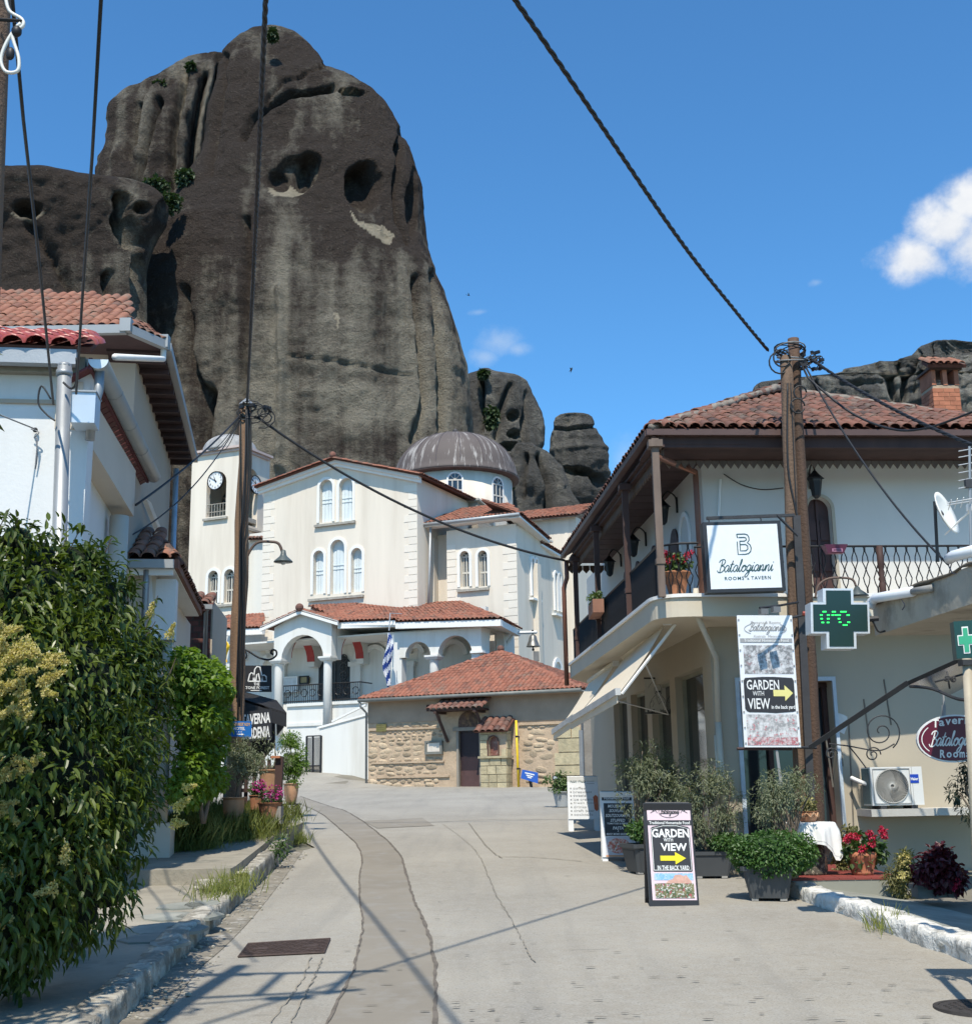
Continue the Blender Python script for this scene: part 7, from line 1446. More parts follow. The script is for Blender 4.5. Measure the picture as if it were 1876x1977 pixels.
    for y in (868,880,895,910,925,940):m.tube([At(1850,y+3,12.8),At(1890,y-4,12.8)],.005,4)
    for x in (1830,1842,1854):m.tube([At(x,985-(x-1830)*.2,12.9),At(x+6,965-(x-1830)*.2,12.7)],.004,4)
    m.tube([At(1828,975,12.8),At(1880,967,12.8)],.006,4).tube([At(1828,971,12.75),At(1880,962,12.75)],.006,4);obj('element',m,mat('aluminium',(.6,.62,.63),.4,.05,metal=.5),t,kind='stuff');obj('junction',MB().cbox(At(1869,934,12.8),.07,.05,.09),M_dst,t)
pharmacy()
def condenser():
    w=.52;a,b=PF.uv(1684,1551,w),PF.uv(1778,1480,w);z0=TV_['lz']+.05;z1=b[1];t=thing('condenser_unit','white air conditioner condenser standing on the concrete ledge','air conditioner',PF.P(a[0],TV_['lz'],.4));M_ac=mat('off_white_casing',(.68,.68,.66),.5,.04,3);W,H=b[0]-a[0],z1-z0
    obj('casing',MB().pbox(PF,a[0],b[0],z0,z1,.18,w),M_ac,t);cu,cz,r=a[0]+W*.4,(z0+z1)/2,H*.45
    obj('side_coil',MB().pbox(PF,a[0]-.012,a[0]-.002,z0+.02,z1-.02,.2,w-.03),mat('coil_fins',(.1,.16,.17),.5,.2,30),t);obj('fan_shadow',MB().prism(PF,[(cu+r*math.cos(2*pi*i/32),cz+r*math.sin(2*pi*i/32)) for i in range(32)],w+.002,w+.006),mat('fan_recess',(.17,.16,.145),.7,.1),t)
    g=MB()
    for i in range(44):
        q=2*pi*i/44;g.tube([PF.P(cu+rr*math.cos(q+tw),cz+rr*math.sin(q+tw),w+.018) for rr,tw in ((r*.12,0),(r*.4,.35),(r*.7,.75),(r,1.05))],.0028,3)
    for rr in (r*.12,r*.98):g.tube([PF.P(cu+rr*math.cos(2*pi*i/28),cz+rr*math.sin(2*pi*i/28),w+.018) for i in range(28)],.005,4,True)
    obj('fan_grille',g,mat('grille_wire',(.5,.49,.46),.5),t,kind='stuff');obj('panel_edge',MB().ring(PF,rect(cu-r*1.1,cu+r*1.1,z0+.03,z1-.03),rect(cu-r*1.13,cu+r*1.13,z0+.02,z1-.02),w-.004,w+.01).pbox(PF,b[0]-W*.2,b[0]-W*.195,z0,z1,w-.002,w+.004),M_grey,t)
    l0,l1=PF.uv(1757,1512,w),PF.uv(1772,1495,w);obj('badge',MB().pbox(PF,l0[0],l1[0],l0[1],l1[1],w+.001,w+.006),plain('blue_badge',(.01,.05,.4),.4),t);m=MB();f=Fr(PF.P(l0[0],l0[1],w+.006),PF.U*(l1[0]-l0[0]),Z*(l1[1]-l0[1]));write(m,f,'Haier',.06,.94,.3,.66,.003,bold=.03);obj('lettering',m,M_wprint,t); 
    for x in (.15,.75):obj('foot',MB().pbox(PF,a[0]+W*x,a[0]+W*(x+.12),TV_['lz'],z0,.2,w),M_dst,t)
    c=spl([PF.pt(1682,1516,.4),PF.pt(1672,1514,.35),PF.pt(1656,1508,.25),PF.pt(1643,1505-3,.15)],5);obj('hose',MB().tube(c,.03,8),M_trim,t,True)
condenser()
# sandwich boards
def board(lab,x0,x1,yt,yb,d,draw,fm,head=90,lean=.17,legs=.0,th=.03,foot=True):
    f,p=px_frame((x0,yt),(x1,yt),(x1,yb),(x0,yb),d,head);H=f.V.length;o=f.o.copy();o.z=gnd(o.x,o.y);f.o=o;f.V=Z*H;back=-p.N
    f.V=Z*H*math.cos(lean*.6)+back*H*lean;W=f.U.length;t=thing('sandwich_board',lab,'sign board',f.P(.5,0),'sandwich boards along the shopfront');q=f.W;y0=legs
    obj('front_board',MB().slab([f.P(0,y0),f.P(1,y0),f.P(1,1),f.P(0,1)],q,th),fm,t)
    g=Fr(f.P(0,0)+back*H*lean*2.0,f.U,Z*H*math.cos(lean*.6)-back*H*lean);obj('back_board',MB().slab([g.P(0,y0),g.P(1,y0),g.P(1,.99),g.P(0,.99)],-q,th),M_black if fm is M_black else M_trim,t)
    for s in (0,1):obj('leg',MB().box(f.P(s*.84,0,-.02),f.U*.16,f.V*max(y0,.06),-q*.03),fm,t)
    for s in (0,1):obj('leg',MB().box(g.P(s*.84,0),f.U*.16,g.V*max(y0,.06),q*.03),fm,t)
    draw(t,f);obj('hinge',MB().tube([f.P(.05,1.0,-.02),f.P(.95,1.0,-.02)],.012,6),M_dst,t);return t
def draw_garden(t,f):
    m=MB();frect(m,f,.07,.96,.06,.99,.004);obj('pink_ground',m,M_pink,t);k=MB();frect(k,f,.07,.96,.78,.83,.007);obj('black_band',k,M_bprint,t);k=MB();fpoly(k,f,[(.12,.34),(.14,.33),(.9,.33),(.92,.34),(.92,.75),(.88,.765),(.64,.785),(.4,.785),(.16,.765),(.12,.75)],.007);obj('black_panel',k,M_bprint,t)
    w=MB();write(w,f,'GARDEN',.14,.9,.66,.745,.011,bold=.03);write(w,f,'WITH',.37,.56,.62,.655,.011,bold=.01);write(w,f,'VIEW',.3,.84,.53,.605,.011,bold=.03);write(w,f,'IN THE BACK YARD',.21,.85,.345,.39,.011,bold=.02);write(w,f,'Traditional Homemade Food',.1,.93,.79,.82,.011,bold=.012);fstroke(w,f,[(.135,.345),(.135,.745),(.38,.775),(.66,.775),(.9,.745),(.9,.345),(.135,.345)],.006,.0095);obj('lettering',w,M_wprint,t)
    a=MB();arrow(a,f,.28,.8,.4,.52,.012);obj('arrow',a,M_yel,t);g=MB();cursive(g,f,'Batalogianni',.34,.72,.87,.945,.006,.25,.008);fstroke(g,f,ellipse(.52,.91,.21,.055,24),.005,.008)
    for sx in (-1,1):fstroke(g,f,[(.52+sx*.24,.9),(.52+sx*.27,.925),(.52+sx*.33,.915),(.52+sx*.38,.9)],.006,.008);fpoly(g,f,[(.52+sx*.3,.93),(.52+sx*.32,.94),(.52+sx*.34,.925),(.52+sx*.32,.918)],.008)
    obj('logo',g,M_bprint,t)
    for nm,(x0,x1,y0,y1),cols in (('sky',(.13,.92,.25,.315),((.2,.42,.7),(.3,.5,.75),(.45,.55,.7))),('rocks',(.36,.86,.22,.31),((.55,.3,.24),(.62,.38,.3),(.5,.32,.26))),('garden',(.13,.92,.08,.22),((.05,.09,.035),(.2,.18,.09),(.6,.6,.55),(.45,.05,.1)))):
        m=MB()
        if nm=='rocks':fpoly(m,f,[(.32,.2),(.42,.25),(.5,.26),(.55,.3),(.66,.305),(.72,.29),(.78,.3),(.86,.25),(.9,.2)],.009)
        else:frect(m,f,x0,x1,y0,y1,.007 if nm=='sky' else .0105)
        obj('printed_'+nm,m,photo_mat('print_'+nm,cols,16),t)
board('black framed board with GARDEN WITH VIEW and a yellow arrow, the nearest board',1253,1349,1533,1733,15.2,draw_garden,M_black,88,.15,.0)
def draw_menu(t,f):
    k=MB();frect(k,f,.05,.95,.87,.985,.006);obj('black_heading',k,M_bprint,t);k=MB();frect(k,f,.1,.93,.36,.83,.006);obj('black_panel',k,M_bprint,t);w=MB();write(w,f,'Traditional',.26,.74,.935,.975,.01,bold=.01);write(w,f,'Homemade Food',.12,.88,.882,.925,.01,bold=.01)
    for s,y,h,x0,x1 in (('MOUSSAKA',.765,.045,.22,.74),('SOUVLAKI',.7,.045,.26,.7),('SOUTZOUKAKIA',.63,.045,.14,.86),('STUFFED',.56,.045,.28,.72),('TOMATOES & PEPPERS',.525,.024,.18,.84),('PASTA',.45,.045,.34,.66),('&',.42,.022,.48,.52),('MANY MORE GREEK SP',.372,.03,.14,.84)):write(w,f,s,x0,x1,y,y+h,.01,shear=.25,bold=.02)
    obj('lettering',w,M_wprint,t);m=MB();fpoly(m,f,[(.1,.09),(.93,.09),(.93,.31),(.8,.345),(.5,.36),(.2,.345),(.1,.32)],.007);obj('printed_plate',m,plain('plate_print',(.52,.53,.58),.5),t);m=MB();fpoly(m,f,ellipse(.5,.22,.34,.11,20)[:-1],.01);obj('printed_salad',m,photo_mat('salad_print',((.55,.1,.07),(.7,.6,.55),(.5,.2,.12),(.12,.2,.06)),22),t);m=MB();frect(m,f,.1,.93,.065,.09,.008);obj('printed_edge',m,plain('orange_print',(.6,.3,.16),.5),t)
board('white framed menu board with moussaka and souvlaki, the middle board',1163,1228,1513,1648,20.5,draw_menu,M_whitep,90,.13,.06)
def draw_kofi(t,f):
    g=MB();write(g,f,'Kofi Hub',.1,.58,.88,.95,.006,bold=.015);obj('heading',g,M_ink,t);g=MB()
    for i,s in enumerate(('coffee','breakfast','sweets','ice cream','fresh juice','drinks','draft beer','cocktails')):y=.76-i*.068;write(g,f,s,.18,.18+.068*len(s),y,y+.045,.006);frect(g,f,.08,.13,y+.005,y+.03,.005)
    for y in (.93,.905,.86):frect(g,f,.62,.88,y,y+.008,.005)
    obj('lettering',g,M_grey,t);m=MB();fpoly(m,f,[(.82,.62),(.9,.66),(.98,.62),(.98,.4),(.92,.36),(.85,.4)],.006);obj('printed_drink',m,plain('orange_drink_print',(.5,.13,.05),.5),t)
board('white steel board listing coffee and cocktails, the farthest board',1098,1158,1490,1597,26.8,draw_kofi,M_whitep,90,.13,.22)
# cafe banner hung on the shop wall, with a plain hooded figure drawn on it
def cafe_banner():
    f,p=px_frame((1245,1311),(1293,1311),(1293,1377),(1247,1377),22.5,92);t=thing('cafe_banner','cloth cafe banner with a drawn hooded figure hung beside the shop window','banner',f.P(.5,0));obj('cloth',MB().slab([f.P(-.03,-.03),f.P(1.03,-.03),f.P(1.03,1.0),f.P(.8,1.04),f.P(.2,1.04),f.P(-.03,1.0)],f.W,.012),mat('cream_cloth',(.6,.57,.5),.8,.05,4),t);m=MB()
    for pts in ([(.4,.55),(.38,.7),(.44,.85),(.52,.88),(.62,.84),(.68,.7),(.66,.55)],[(.42,.6),(.46,.48),(.54,.45),(.62,.5),(.64,.6)],[(.4,.52),(.25,.4),(.16,.25),(.18,.15)],[(.66,.52),(.8,.4),(.86,.28),(.84,.18)],[(.45,.45),(.55,.25),(.62,.45)],[(.2,.3),(.3,.38),(.34,.28),(.28,.18)],[(.55,.25),(.66,.34),(.78,.3)],[(.44,.64),(.64,.65)],[(.44,.62),(.64,.63)]):fstroke(m,f,pts,.008,.005)
    frect(m,f,.44,.64,.6,.645,.005);write(m,f,'Kofi',.06,.36,.0,.12,.005,bold=.03);write(m,f,'Hub',.6,.92,.0,.12,.005,bold=.03);fstroke(m,f,ellipse(.5,.3,.5,.66,14,.7,pi-.7),.006,.005);obj('lettering',m,M_bprint,t);obj('rod',MB().tube([f.P(-.05,1.02,0),f.P(1.3,1.02,0)],.015,5).tube([f.P(-.05,-.0,0),f.P(1.3,-.0,0)],.012,5),M_black,t)
cafe_banner()
# hotel, taverna and restaurant signs on the left
def left_signs():
    f,p=px_frame((440,1392),(485,1394),(485,1423),(439,1422),24.5,90);t=thing('hotel_sign','small blue hotel sign fixed to the left utility pole','sign',f.P(.5,0));obj('panel',MB().slab([f.P(0,0),f.P(1,0),f.P(1,1),f.P(0,1)],f.W,.02),plain('blue_panel',(.012,.13,.42),.4),t);m=MB();write(m,f,'HOTEL',.26,.74,.42,.62,.006,bold=.02); 
    for i in range(3):frect(m,f,.36+i*.1,.4+i*.1,.28,.33,.006)
    arrow(m,f,.4,.72,.08,.22,.006);obj('lettering',m,M_wprint,t);m=MB();write(m,f,'ΤΡΙΚΚΑΙΟΓΛΟΥ',.05,.95,.7,.9,.006,bold=.02);obj('greek_letters',m,plain('yellow_letters2',(.75,.42,.05),.5),t)
    ps=thing('sign_post','thin galvanised sign post beside the left utility pole','post',At(435,1560,24));obj('post',MB().tube([At(438,1375,24.3),At(432,1575,24.3)],.03,7),M_gal,ps,True);obj('band',MB().tube([At(430,1402,24.3),At(445,1402,24.3)],.02,5).tube([At(428,1445,24.3),At(440,1445,24.3)],.02,5),M_gal,ps)
    f,p=px_frame((470,1395),(524,1378),(522,1425),(470,1432),25.6,86);t=thing('taverna_sign','black taverna sign with white capitals behind the left utility pole','sign',f.P(.5,0));f.U,f.V=p.pt(524,1426)-p.pt(466,1432),p.pt(466,1376)-p.pt(466,1432);f=Fr(p.pt(466,1432),f.U,f.V);obj('panel',MB().slab([f.P(-.05,-.02),f.P(1.0,-.02),f.P(1.0,1.02),f.P(-.05,1.02)],f.W,.04),M_black,t);m=MB();write(m,f,'TAVERNA',.02,.97,.55,.92,.006,bold=.03);write(m,f,'GARDENIA',.02,.95,.05,.45,.006,bold=.03);obj('lettering',m,M_wprint,t)
    f,p=px_frame((474,1285),(525,1285),(524,1336),(474,1336),27.5,90);t=thing('restaurant_sign','black hanging sign with white rock outlines and the words THE STONE FOREST','sign',f.P(.5,0));obj('panel',MB().slab([f.P(-.1,0),f.P(1,0),f.P(1,1),f.P(-.1,1)],f.W,.04),M_black,t);m=MB();write(m,f,'THE',.32,.54,.24,.35,.006,bold=.02);write(m,f,'STONE FOREST',-.06,.92,.1,.21,.006,bold=.02);frect(m,f,.2,.62,.04,.065,.006)
    for pts in ([(.1,.4),(.16,.66),(.22,.72),(.3,.7),(.36,.42)],[(.3,.42),(.36,.86),(.44,.96),(.56,.94),(.62,.7),(.66,.42)],[(.4,.42),(.44,.66),(.5,.7),(.56,.42)],[(.62,.42),(.64,.6),(.72,.64),(.8,.58),(.82,.4),(.1,.4)]):fstroke(m,f,pts,.022,.006)
    obj('lettering',m,M_wprint,t);q=lambda x,y:At(x,y,27.5);obj('bracket',MB().tube(spl([q(466,1252),q(480,1258),q(500,1270),q(520,1274),q(533,1266),q(533,1257),q(526,1255),q(523,1261),q(528,1264)],5),.022,5).tube(spl([q(470,1275),q(476,1268),q(474,1258),q(468,1260)],4),.018,5),M_iron,t,True)
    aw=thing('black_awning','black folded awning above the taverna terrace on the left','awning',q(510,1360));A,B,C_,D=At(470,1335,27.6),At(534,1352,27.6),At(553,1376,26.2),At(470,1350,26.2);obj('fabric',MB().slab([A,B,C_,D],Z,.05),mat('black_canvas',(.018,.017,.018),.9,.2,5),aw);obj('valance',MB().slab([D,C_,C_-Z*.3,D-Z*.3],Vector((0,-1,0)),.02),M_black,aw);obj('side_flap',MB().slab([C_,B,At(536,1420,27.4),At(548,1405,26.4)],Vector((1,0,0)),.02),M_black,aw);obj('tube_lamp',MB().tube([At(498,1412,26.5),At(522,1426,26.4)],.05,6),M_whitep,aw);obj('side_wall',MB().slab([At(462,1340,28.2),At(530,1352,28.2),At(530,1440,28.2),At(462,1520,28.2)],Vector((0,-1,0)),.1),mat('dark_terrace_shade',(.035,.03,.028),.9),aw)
left_signs()
# birds
def bird(px,py,d,lab,s=1.0,r=0.0):
    c=At(px,py,d);t=thing('bird',lab,'bird',c);R_=Matrix.Rotation(r,3,'Y');P=lambda x,y,z:c+R_ @ Vector((x*s,y*s,z*s));mb=mat('dark_feathers',(.03,.035,.04),.8)
    obj('body',MB().tube([P(-.32,0,-.02),P(-.12,0,0),P(.1,0,.01),P(.22,0,.02),P(.28,0,.02)],[.01*s,.05*s,.07*s,.045*s,.008*s],8),mb,t,True);obj('tail',MB().add([P(-.3,-.02,0),P(-.5,-.09,0),P(-.46,0,0),P(-.5,.09,0),P(-.3,.02,0)],[(0,1,2,3,4)]),mb,t)
    for sg in (-1,1):obj('wing',MB().slab([P(.12,sg*.04,.02),P(.1,sg*.3,.14),P(-.05,sg*.62,.2),P(-.1,sg*.55,.18),P(-.06,sg*.28,.11),P(-.08,sg*.04,.01)],Z,.012*s),mb,t)
bird(904,570,60,'small dark bird flying high beside the rock tower',.32,.3);bird(1103,714,48,'small dark swift flying in the middle of the sky, lower of two',.4,-1.2)
# ------------------------------------------------------------------ leaves and plants
def rdir(n):v=rng.normal(size=(n,3));return v/np.linalg.norm(v,axis=1,keepdims=True)
def unit(v):return v/np.maximum(np.linalg.norm(v,axis=1,keepdims=True),1e-9)
def leafquads(c,d,nr,L,W,fold=.25,bend=.25):
    """two folded halves per leaf, tip bending down: (2n, 4, 3)"""
    s=unit(np.cross(d,nr));nr=unit(np.cross(s,d));L=L[:,None];W=W[:,None];mid=c+d*L*.5;tip=c+d*L-nr*L*bend
    h=[[c+d*L*f+q*s*W*g+nr*(W*fold*g*2-L*bend*f*f) for f,g in ((.25,.42),(.6,.42))] for q in (1,-1)];mid=c+d*L*.5-nr*L*bend*.25
    a=np.stack([c,h[0][0],h[0][1],tip,mid],1);b=np.stack([c,mid,tip,h[1][1],h[1][0]],1);return np.concatenate([a,b],0)
def blob_points(blobs,n,depth=.35):
    """points in the outer part of a union of ellipsoids (centre, radii)"""
    C_=np.array([[*b[0]] for b in blobs]);R_=np.array([b[1] if hasattr(b[1],'__len__') else [b[1]]*3 for b in blobs],float);wt=(R_**2).sum(1);wt /= wt.sum();P,Nn=[],[];got=0
    while got<n:
        k=rng.choice(len(blobs),n,p=wt);u=rdir(n);r=1-depth*rng.random(n)**1.6;lump=1+.17*fbm(u*2.2+k[:,None]*7.3,2,61);p=C_[k]+u*R_[k]*(r*lump)[:,None];ok=np.ones(n,bool)
        for j in range(len(blobs)):ok &= ~((((p-C_[j])/R_[j])**2).sum(1)<(1-depth)**2*.9) | (k==j)
        P.append(p[ok]);Nn.append(unit(u[ok]/R_[k[ok]]));got+=ok.sum()
    return np.concatenate(P)[:n],np.concatenate(Nn)[:n]
def foliage(name,parent,P,Nn,mt,L,W,up=.3,droop=.3,spread=.8,fold=.25,bend=.25,org=None,clump=None,parts=0,part='leaf'):
    n=len(P);d=unit(Nn*.7+rdir(n)*spread+np.array([0,0,-droop]));nr=unit(Nn*.4+np.array([0,0,up+.4])+rdir(n)*.35);Ls=L*rng.uniform(.45,1.2,n);Ws=W*rng.uniform(.75,1.15,n)
    tint=np.clip(.5+.35*fbm(P*1.6,2,77)+rng.normal(size=n)*.22,0,1);o=np.array(wloc(parent)) if parent is not None else np.zeros(3)
    if parts:
        near=np.argsort(((P-np.array(EYE))**2).sum(1)+6*(rng.random(n)))[:parts];base=leafquads(np.zeros((1,3)),np.array([[0,1.,0]]),np.array([[0,0,1.]]),np.ones(1),np.ones(1)*W/L,fold,bend);me=npmesh('leaf',base,mt,False,np.full(2,.5))
        s_=unit(np.cross(d,nr));n2=unit(np.cross(s_,d))
        for i in near:
            k=Ls[i];M=Matrix(((s_[i,0]*k,d[i,0]*k,n2[i,0]*k,P[i,0]),(s_[i,1]*k,d[i,1]*k,n2[i,1]*k,P[i,1]),(s_[i,2]*k,d[i,2]*k,n2[i,2]*k,P[i,2]),(0,0,0,1)));place(part,me,M,parent)
        keep=np.ones(n,bool);keep[near]=False;P,d,nr,Ls,Ws,tint=P[keep],d[keep],nr[keep],Ls[keep],Ws[keep],tint[keep]
    V=leafquads(P-o,d,nr,Ls,Ws,fold,bend);return link(name,npmesh(name,V,mt,False,np.concatenate([tint,tint])),parent,kind='stuff')
def twigs(parent,root,tips,mt,r0=.03,name='branch',wob=.12,joined=True):
    m=MB()
    for t in tips:a,b=Vector(root),Vector(t);q=[a]+[a.lerp(b,k)+Vector((random.uniform(-1,1),random.uniform(-1,1),random.uniform(-.3,.6)))*wob*(b-a).length*.5 for k in (.35,.7)]+[b];m.tube(spl(q,3),[r0*(1-.75*i/9) for i in range(10)],5)
    return obj(name,m,mt,parent,True,kind='stuff' if joined and len(tips)>3 else None)
M_bark=mat('grey_brown_bark',(.16,.125,.095),.95,.3,8,.8,40,.01,stretch=(1,1,.2))
M_lprivet=leafmat('glossy_privet_leaf',(.022,.046,.008),(.12,.155,.025),.36,.3,.45)
M_lvine=leafmat('bright_vine_leaf',(.07,.14,.015),(.19,.28,.04),.5,.42)
M_lolive=leafmat('olive_leaf',(.085,.105,.055),(.24,.26,.165),.5,.25)
M_lbasil=leafmat('fresh_green_leaf',(.04,.1,.02),(.09,.17,.045),.5,.3)
M_lger=leafmat('geranium_leaf',(.04,.09,.025),(.11,.16,.05),.5,.3)
M_ldark=leafmat('dark_shrub_leaf',(.012,.022,.012),(.035,.05,.025),.4,.15)
M_lred=leafmat('burgundy_leaf',(.05,.008,.014),(.13,.018,.028),.45,.3)
M_lyel=leafmat('pale_shrub_leaf',(.12,.13,.045),(.22,.2,.09),.5,.35)
M_cream_fl=leafmat('cream_blossom',(.42,.34,.12),(.66,.58,.3),.7,.4)
M_redfl=leafmat('red_petal',(.42,.012,.05),(.58,.03,.09),.5,.3)
M_magfl=leafmat('magenta_petal',(.38,.02,.2),(.55,.06,.32),.5,.3)
M_grass=leafmat('grass_blade',(.1,.15,.03),(.29,.29,.085),.6,.35)
# --- the big flowering bush at the left
def hedge():
    t=thing('flowering_privet_bush','huge glossy dark green bush with cream flower clusters filling the lower left corner','bush',G(120,1880));B=[]
    for px,py,r,d in ((40,1180,165,10.2),(150,1170,118,10.7),(-70,1300,230,9.8),(90,1330,190,9.9),(205,1290,92,11.0),(245,1390,85,11.2),(200,1450,120,10.5),(60,1520,210,9.6),(235,1540,75,10.9),(180,1610,110,10.3),(60,1690,180,9.6),(190,1710,72,10.4),(120,1760,90,10.1),(-60,1750,180,9.2),(30,1800,95,9.6),(140,1090,70,10.7),(60,1075,60,10.4),(200,1150,55,11),(280,1250,42,11.4),(268,1330,60,11.4),(20,1040,50,10.0)):
        R=r/2400*d;B.append((At(px,py,d),(R,min(R,1.1),R)))
    P,Nn=blob_points(B,23000,.55);keep=(P[:,2]>.55) & (fbm(P*2.6,2,15)>-.5);P,Nn=P[keep],Nn[keep]
    foliage('foliage',t,P,Nn,M_lprivet,.118,.04,.35,.55,.75,.22,.35,parts=300)
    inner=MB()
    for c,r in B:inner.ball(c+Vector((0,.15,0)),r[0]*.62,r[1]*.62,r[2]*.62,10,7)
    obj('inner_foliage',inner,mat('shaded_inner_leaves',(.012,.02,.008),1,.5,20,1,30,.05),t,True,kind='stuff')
    # sprigs that stand out of the outline
    tips=[(35,1000,10),(15,985,9.8),(70,1040,10.2),(160,1010,10.5),(130,1035,10.5),(215,1040,10.8),(195,1050,10.8),(255,1110,11),(250,1160,11.2),(305,1150,11.4),(318,1240,11.5),(340,1270,11.6),(326,1300,11.5),(300,1200,11.4),(334,1360,11.5),(322,1440,11.4),(300,1500,11.2),(100,1020,10.4)]
    PP,DD=[],[];tw=MB()
    for px,py,d in tips:
        e=np.array(At(px,py,d));b=e+np.array([-.25+random.uniform(-.1,.1),.1,-.5]);tw.tube([Vector(b),Vector(e)],[.012,.004],4)
        for k in range(16):f=random.random()**.7;PP.append(b+(e-b)*f+rng.normal(size=3)*.02);q=rdir(1)[0]*.8;q[2]=abs(q[2])*.3;DD.append(q)
    foliage('sprig_leaves',t,np.array(PP),unit(np.array(DD)),M_lprivet,.135,.045,.5,.35,.5,.22,.5);obj('sprig',tw,M_bark,t,kind='stuff')
    twigs(t,G(60,1900)+Vector((0,.9,0)),[At(40,1300,10.2),At(150,1400,10.6),At(100,1200,10.5),At(200,1600,10.4),At(0,1500,9.9)],M_bark,.06)
    # flower panicles: branching sprays of tiny blossoms
    for px,py,r,dx,dy in ((20,1250,75,.5,.1),(70,1285,55,.8,-.1),(115,1275,50,.9,.1),(35,1320,60,.5,.3),(90,1335,42,.8,.3),(5,1305,60,.4,.4),(15,1225,60,.3,.6),(40,1370,40,.6,.1),(30,1485,48,.8,.3),(10,1560,40,.7,.0),(60,1475,30,.7,.5),(170,1535,20,.7,.2),(138,1568,20,.3,-.8),(185,1655,32,.7,.5),(140,1685,34,-.6,-.1),(90,1720,22,-.5,-.2),(15,1685,26,.6,.0),(125,1650,20,.2,.8),(350,1553,24,.6,.4),(345,1590,20,.4,.0),(330,1220,16,.4,.9),(292,1178,14,.3,.9),(365,1520,16,.5,.1),(8,1780,20,.5,.2)):
        d=9.0 if px<130 else 9.6
        for px,py,r,dx,dy in ([(px,py,r,dx,dy)] if r<36 else [(px*.8+random.uniform(-.7,.7)*r,py+random.uniform(-.6,.6)*r,r*.38,dx+random.uniform(-.3,.3),dy+random.uniform(-.5,.5)) for _ in range(4)]):
            if px>260:d=11
            if px>320 and py>1500:d=12.2
            ax=np.array([dx,-.25,dy]);ax /= np.linalg.norm(ax);R=r/2400*d;c=np.array(At(px,py,d));n=int(60+r*8);f=rng.random(n);side=unit(np.cross(rdir(n),ax));p=c+ax*((f-.45)*2.0*R)[:,None]+side*((1-f*.85)*R*.62*rng.random(n)**.6)[:,None]
            V=leafquads(p-np.array(wloc(t)),rdir(n),rdir(n),np.full(n,.02)*rng.uniform(.7,1.3,n),np.full(n,.018),.3,.2);tn=np.clip(.5+rng.normal(size=n)*.3,0,1);link('flower_panicle',npmesh('flower_panicle',V,M_cream_fl,False,np.concatenate([tn,tn])),t)
hedge()
def shade_tree():
    t=thing('broad_tree','leafy garden tree left of the camera that shades the near pavement','tree',Vector((-4.7,5.6,.3)));B=[(Vector(c),r) for c,r in (((-4.5,6.9,4.4),(1.4,.9,1.0)),((-3.65,7.0,4.3),(.68,.7,.85)),((-5.7,6.8,4.4),(1.3,1,1.0)),((-4.2,6.2,4.2),(1.2,.9,.8)),((-4.6,5.3,4.8),(1.3,1.0,1)))]
    P,Nn=blob_points(B,7500,.7);foliage('crown',t,P,Nn,M_lprivet,.15,.06);twigs(t,Vector((-4.7,5.6,2.6)),[b[0] for b in B],M_bark,.06);obj('trunk',MB().tube([Vector((-4.7,5.6,-.2)),Vector((-4.75,5.6,1.4)),Vector((-4.7,5.6,2.7))],[.17,.13,.1],9),M_bark,t,True)
shade_tree()
def vine():
    t=thing('climbing_vine','bright green leafy vine mass between the bush and the left utility pole','vine',At(385,1600,18.3));B=[(At(px,py,d),(r/2400*d,.8,r/2400*d)) for px,py,r,d in ((385,1315,44,18.8),(400,1350,38,19.3),(378,1390,44,18.8),(394,1440,42,19.3),(380,1480,42,18.8),(364,1525,32,18.6),(402,1505,30,19.3),(362,1335,34,19.0),(412,1300,22,19.8),(365,1280,26,18.8),(425,1330,16,18.8),(420,1390,20,18.8))]
    P,Nn=blob_points(B,10500,.55);foliage('foliage',t,P,Nn,M_lvine,.1,.085,.5,.35,.7,.15,.3,parts=200);m=MB()
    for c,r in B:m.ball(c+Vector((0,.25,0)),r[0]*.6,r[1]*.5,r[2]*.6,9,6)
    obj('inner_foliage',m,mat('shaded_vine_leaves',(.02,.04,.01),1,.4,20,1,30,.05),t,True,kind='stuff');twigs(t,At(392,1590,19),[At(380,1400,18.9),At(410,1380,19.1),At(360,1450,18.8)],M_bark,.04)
vine()
def blades(name,P,L,W,mt,lean,parent=None,**k):
    n=len(P);d=unit(np.stack([rng.normal(size=n)*lean,rng.normal(size=n)*lean,np.ones(n)],1));nr=rdir(n);V=leafquads(P,d,nr,L*rng.uniform(.5,1.3,n),W*np.ones(n),.1,.35);tn=np.clip(.5+.4*fbm(P*1.5,2,3)+rng.normal(size=n)*.2,0,1);return link(name,npmesh(name,V,mt,False,np.concatenate([tn,tn])),parent,**k)
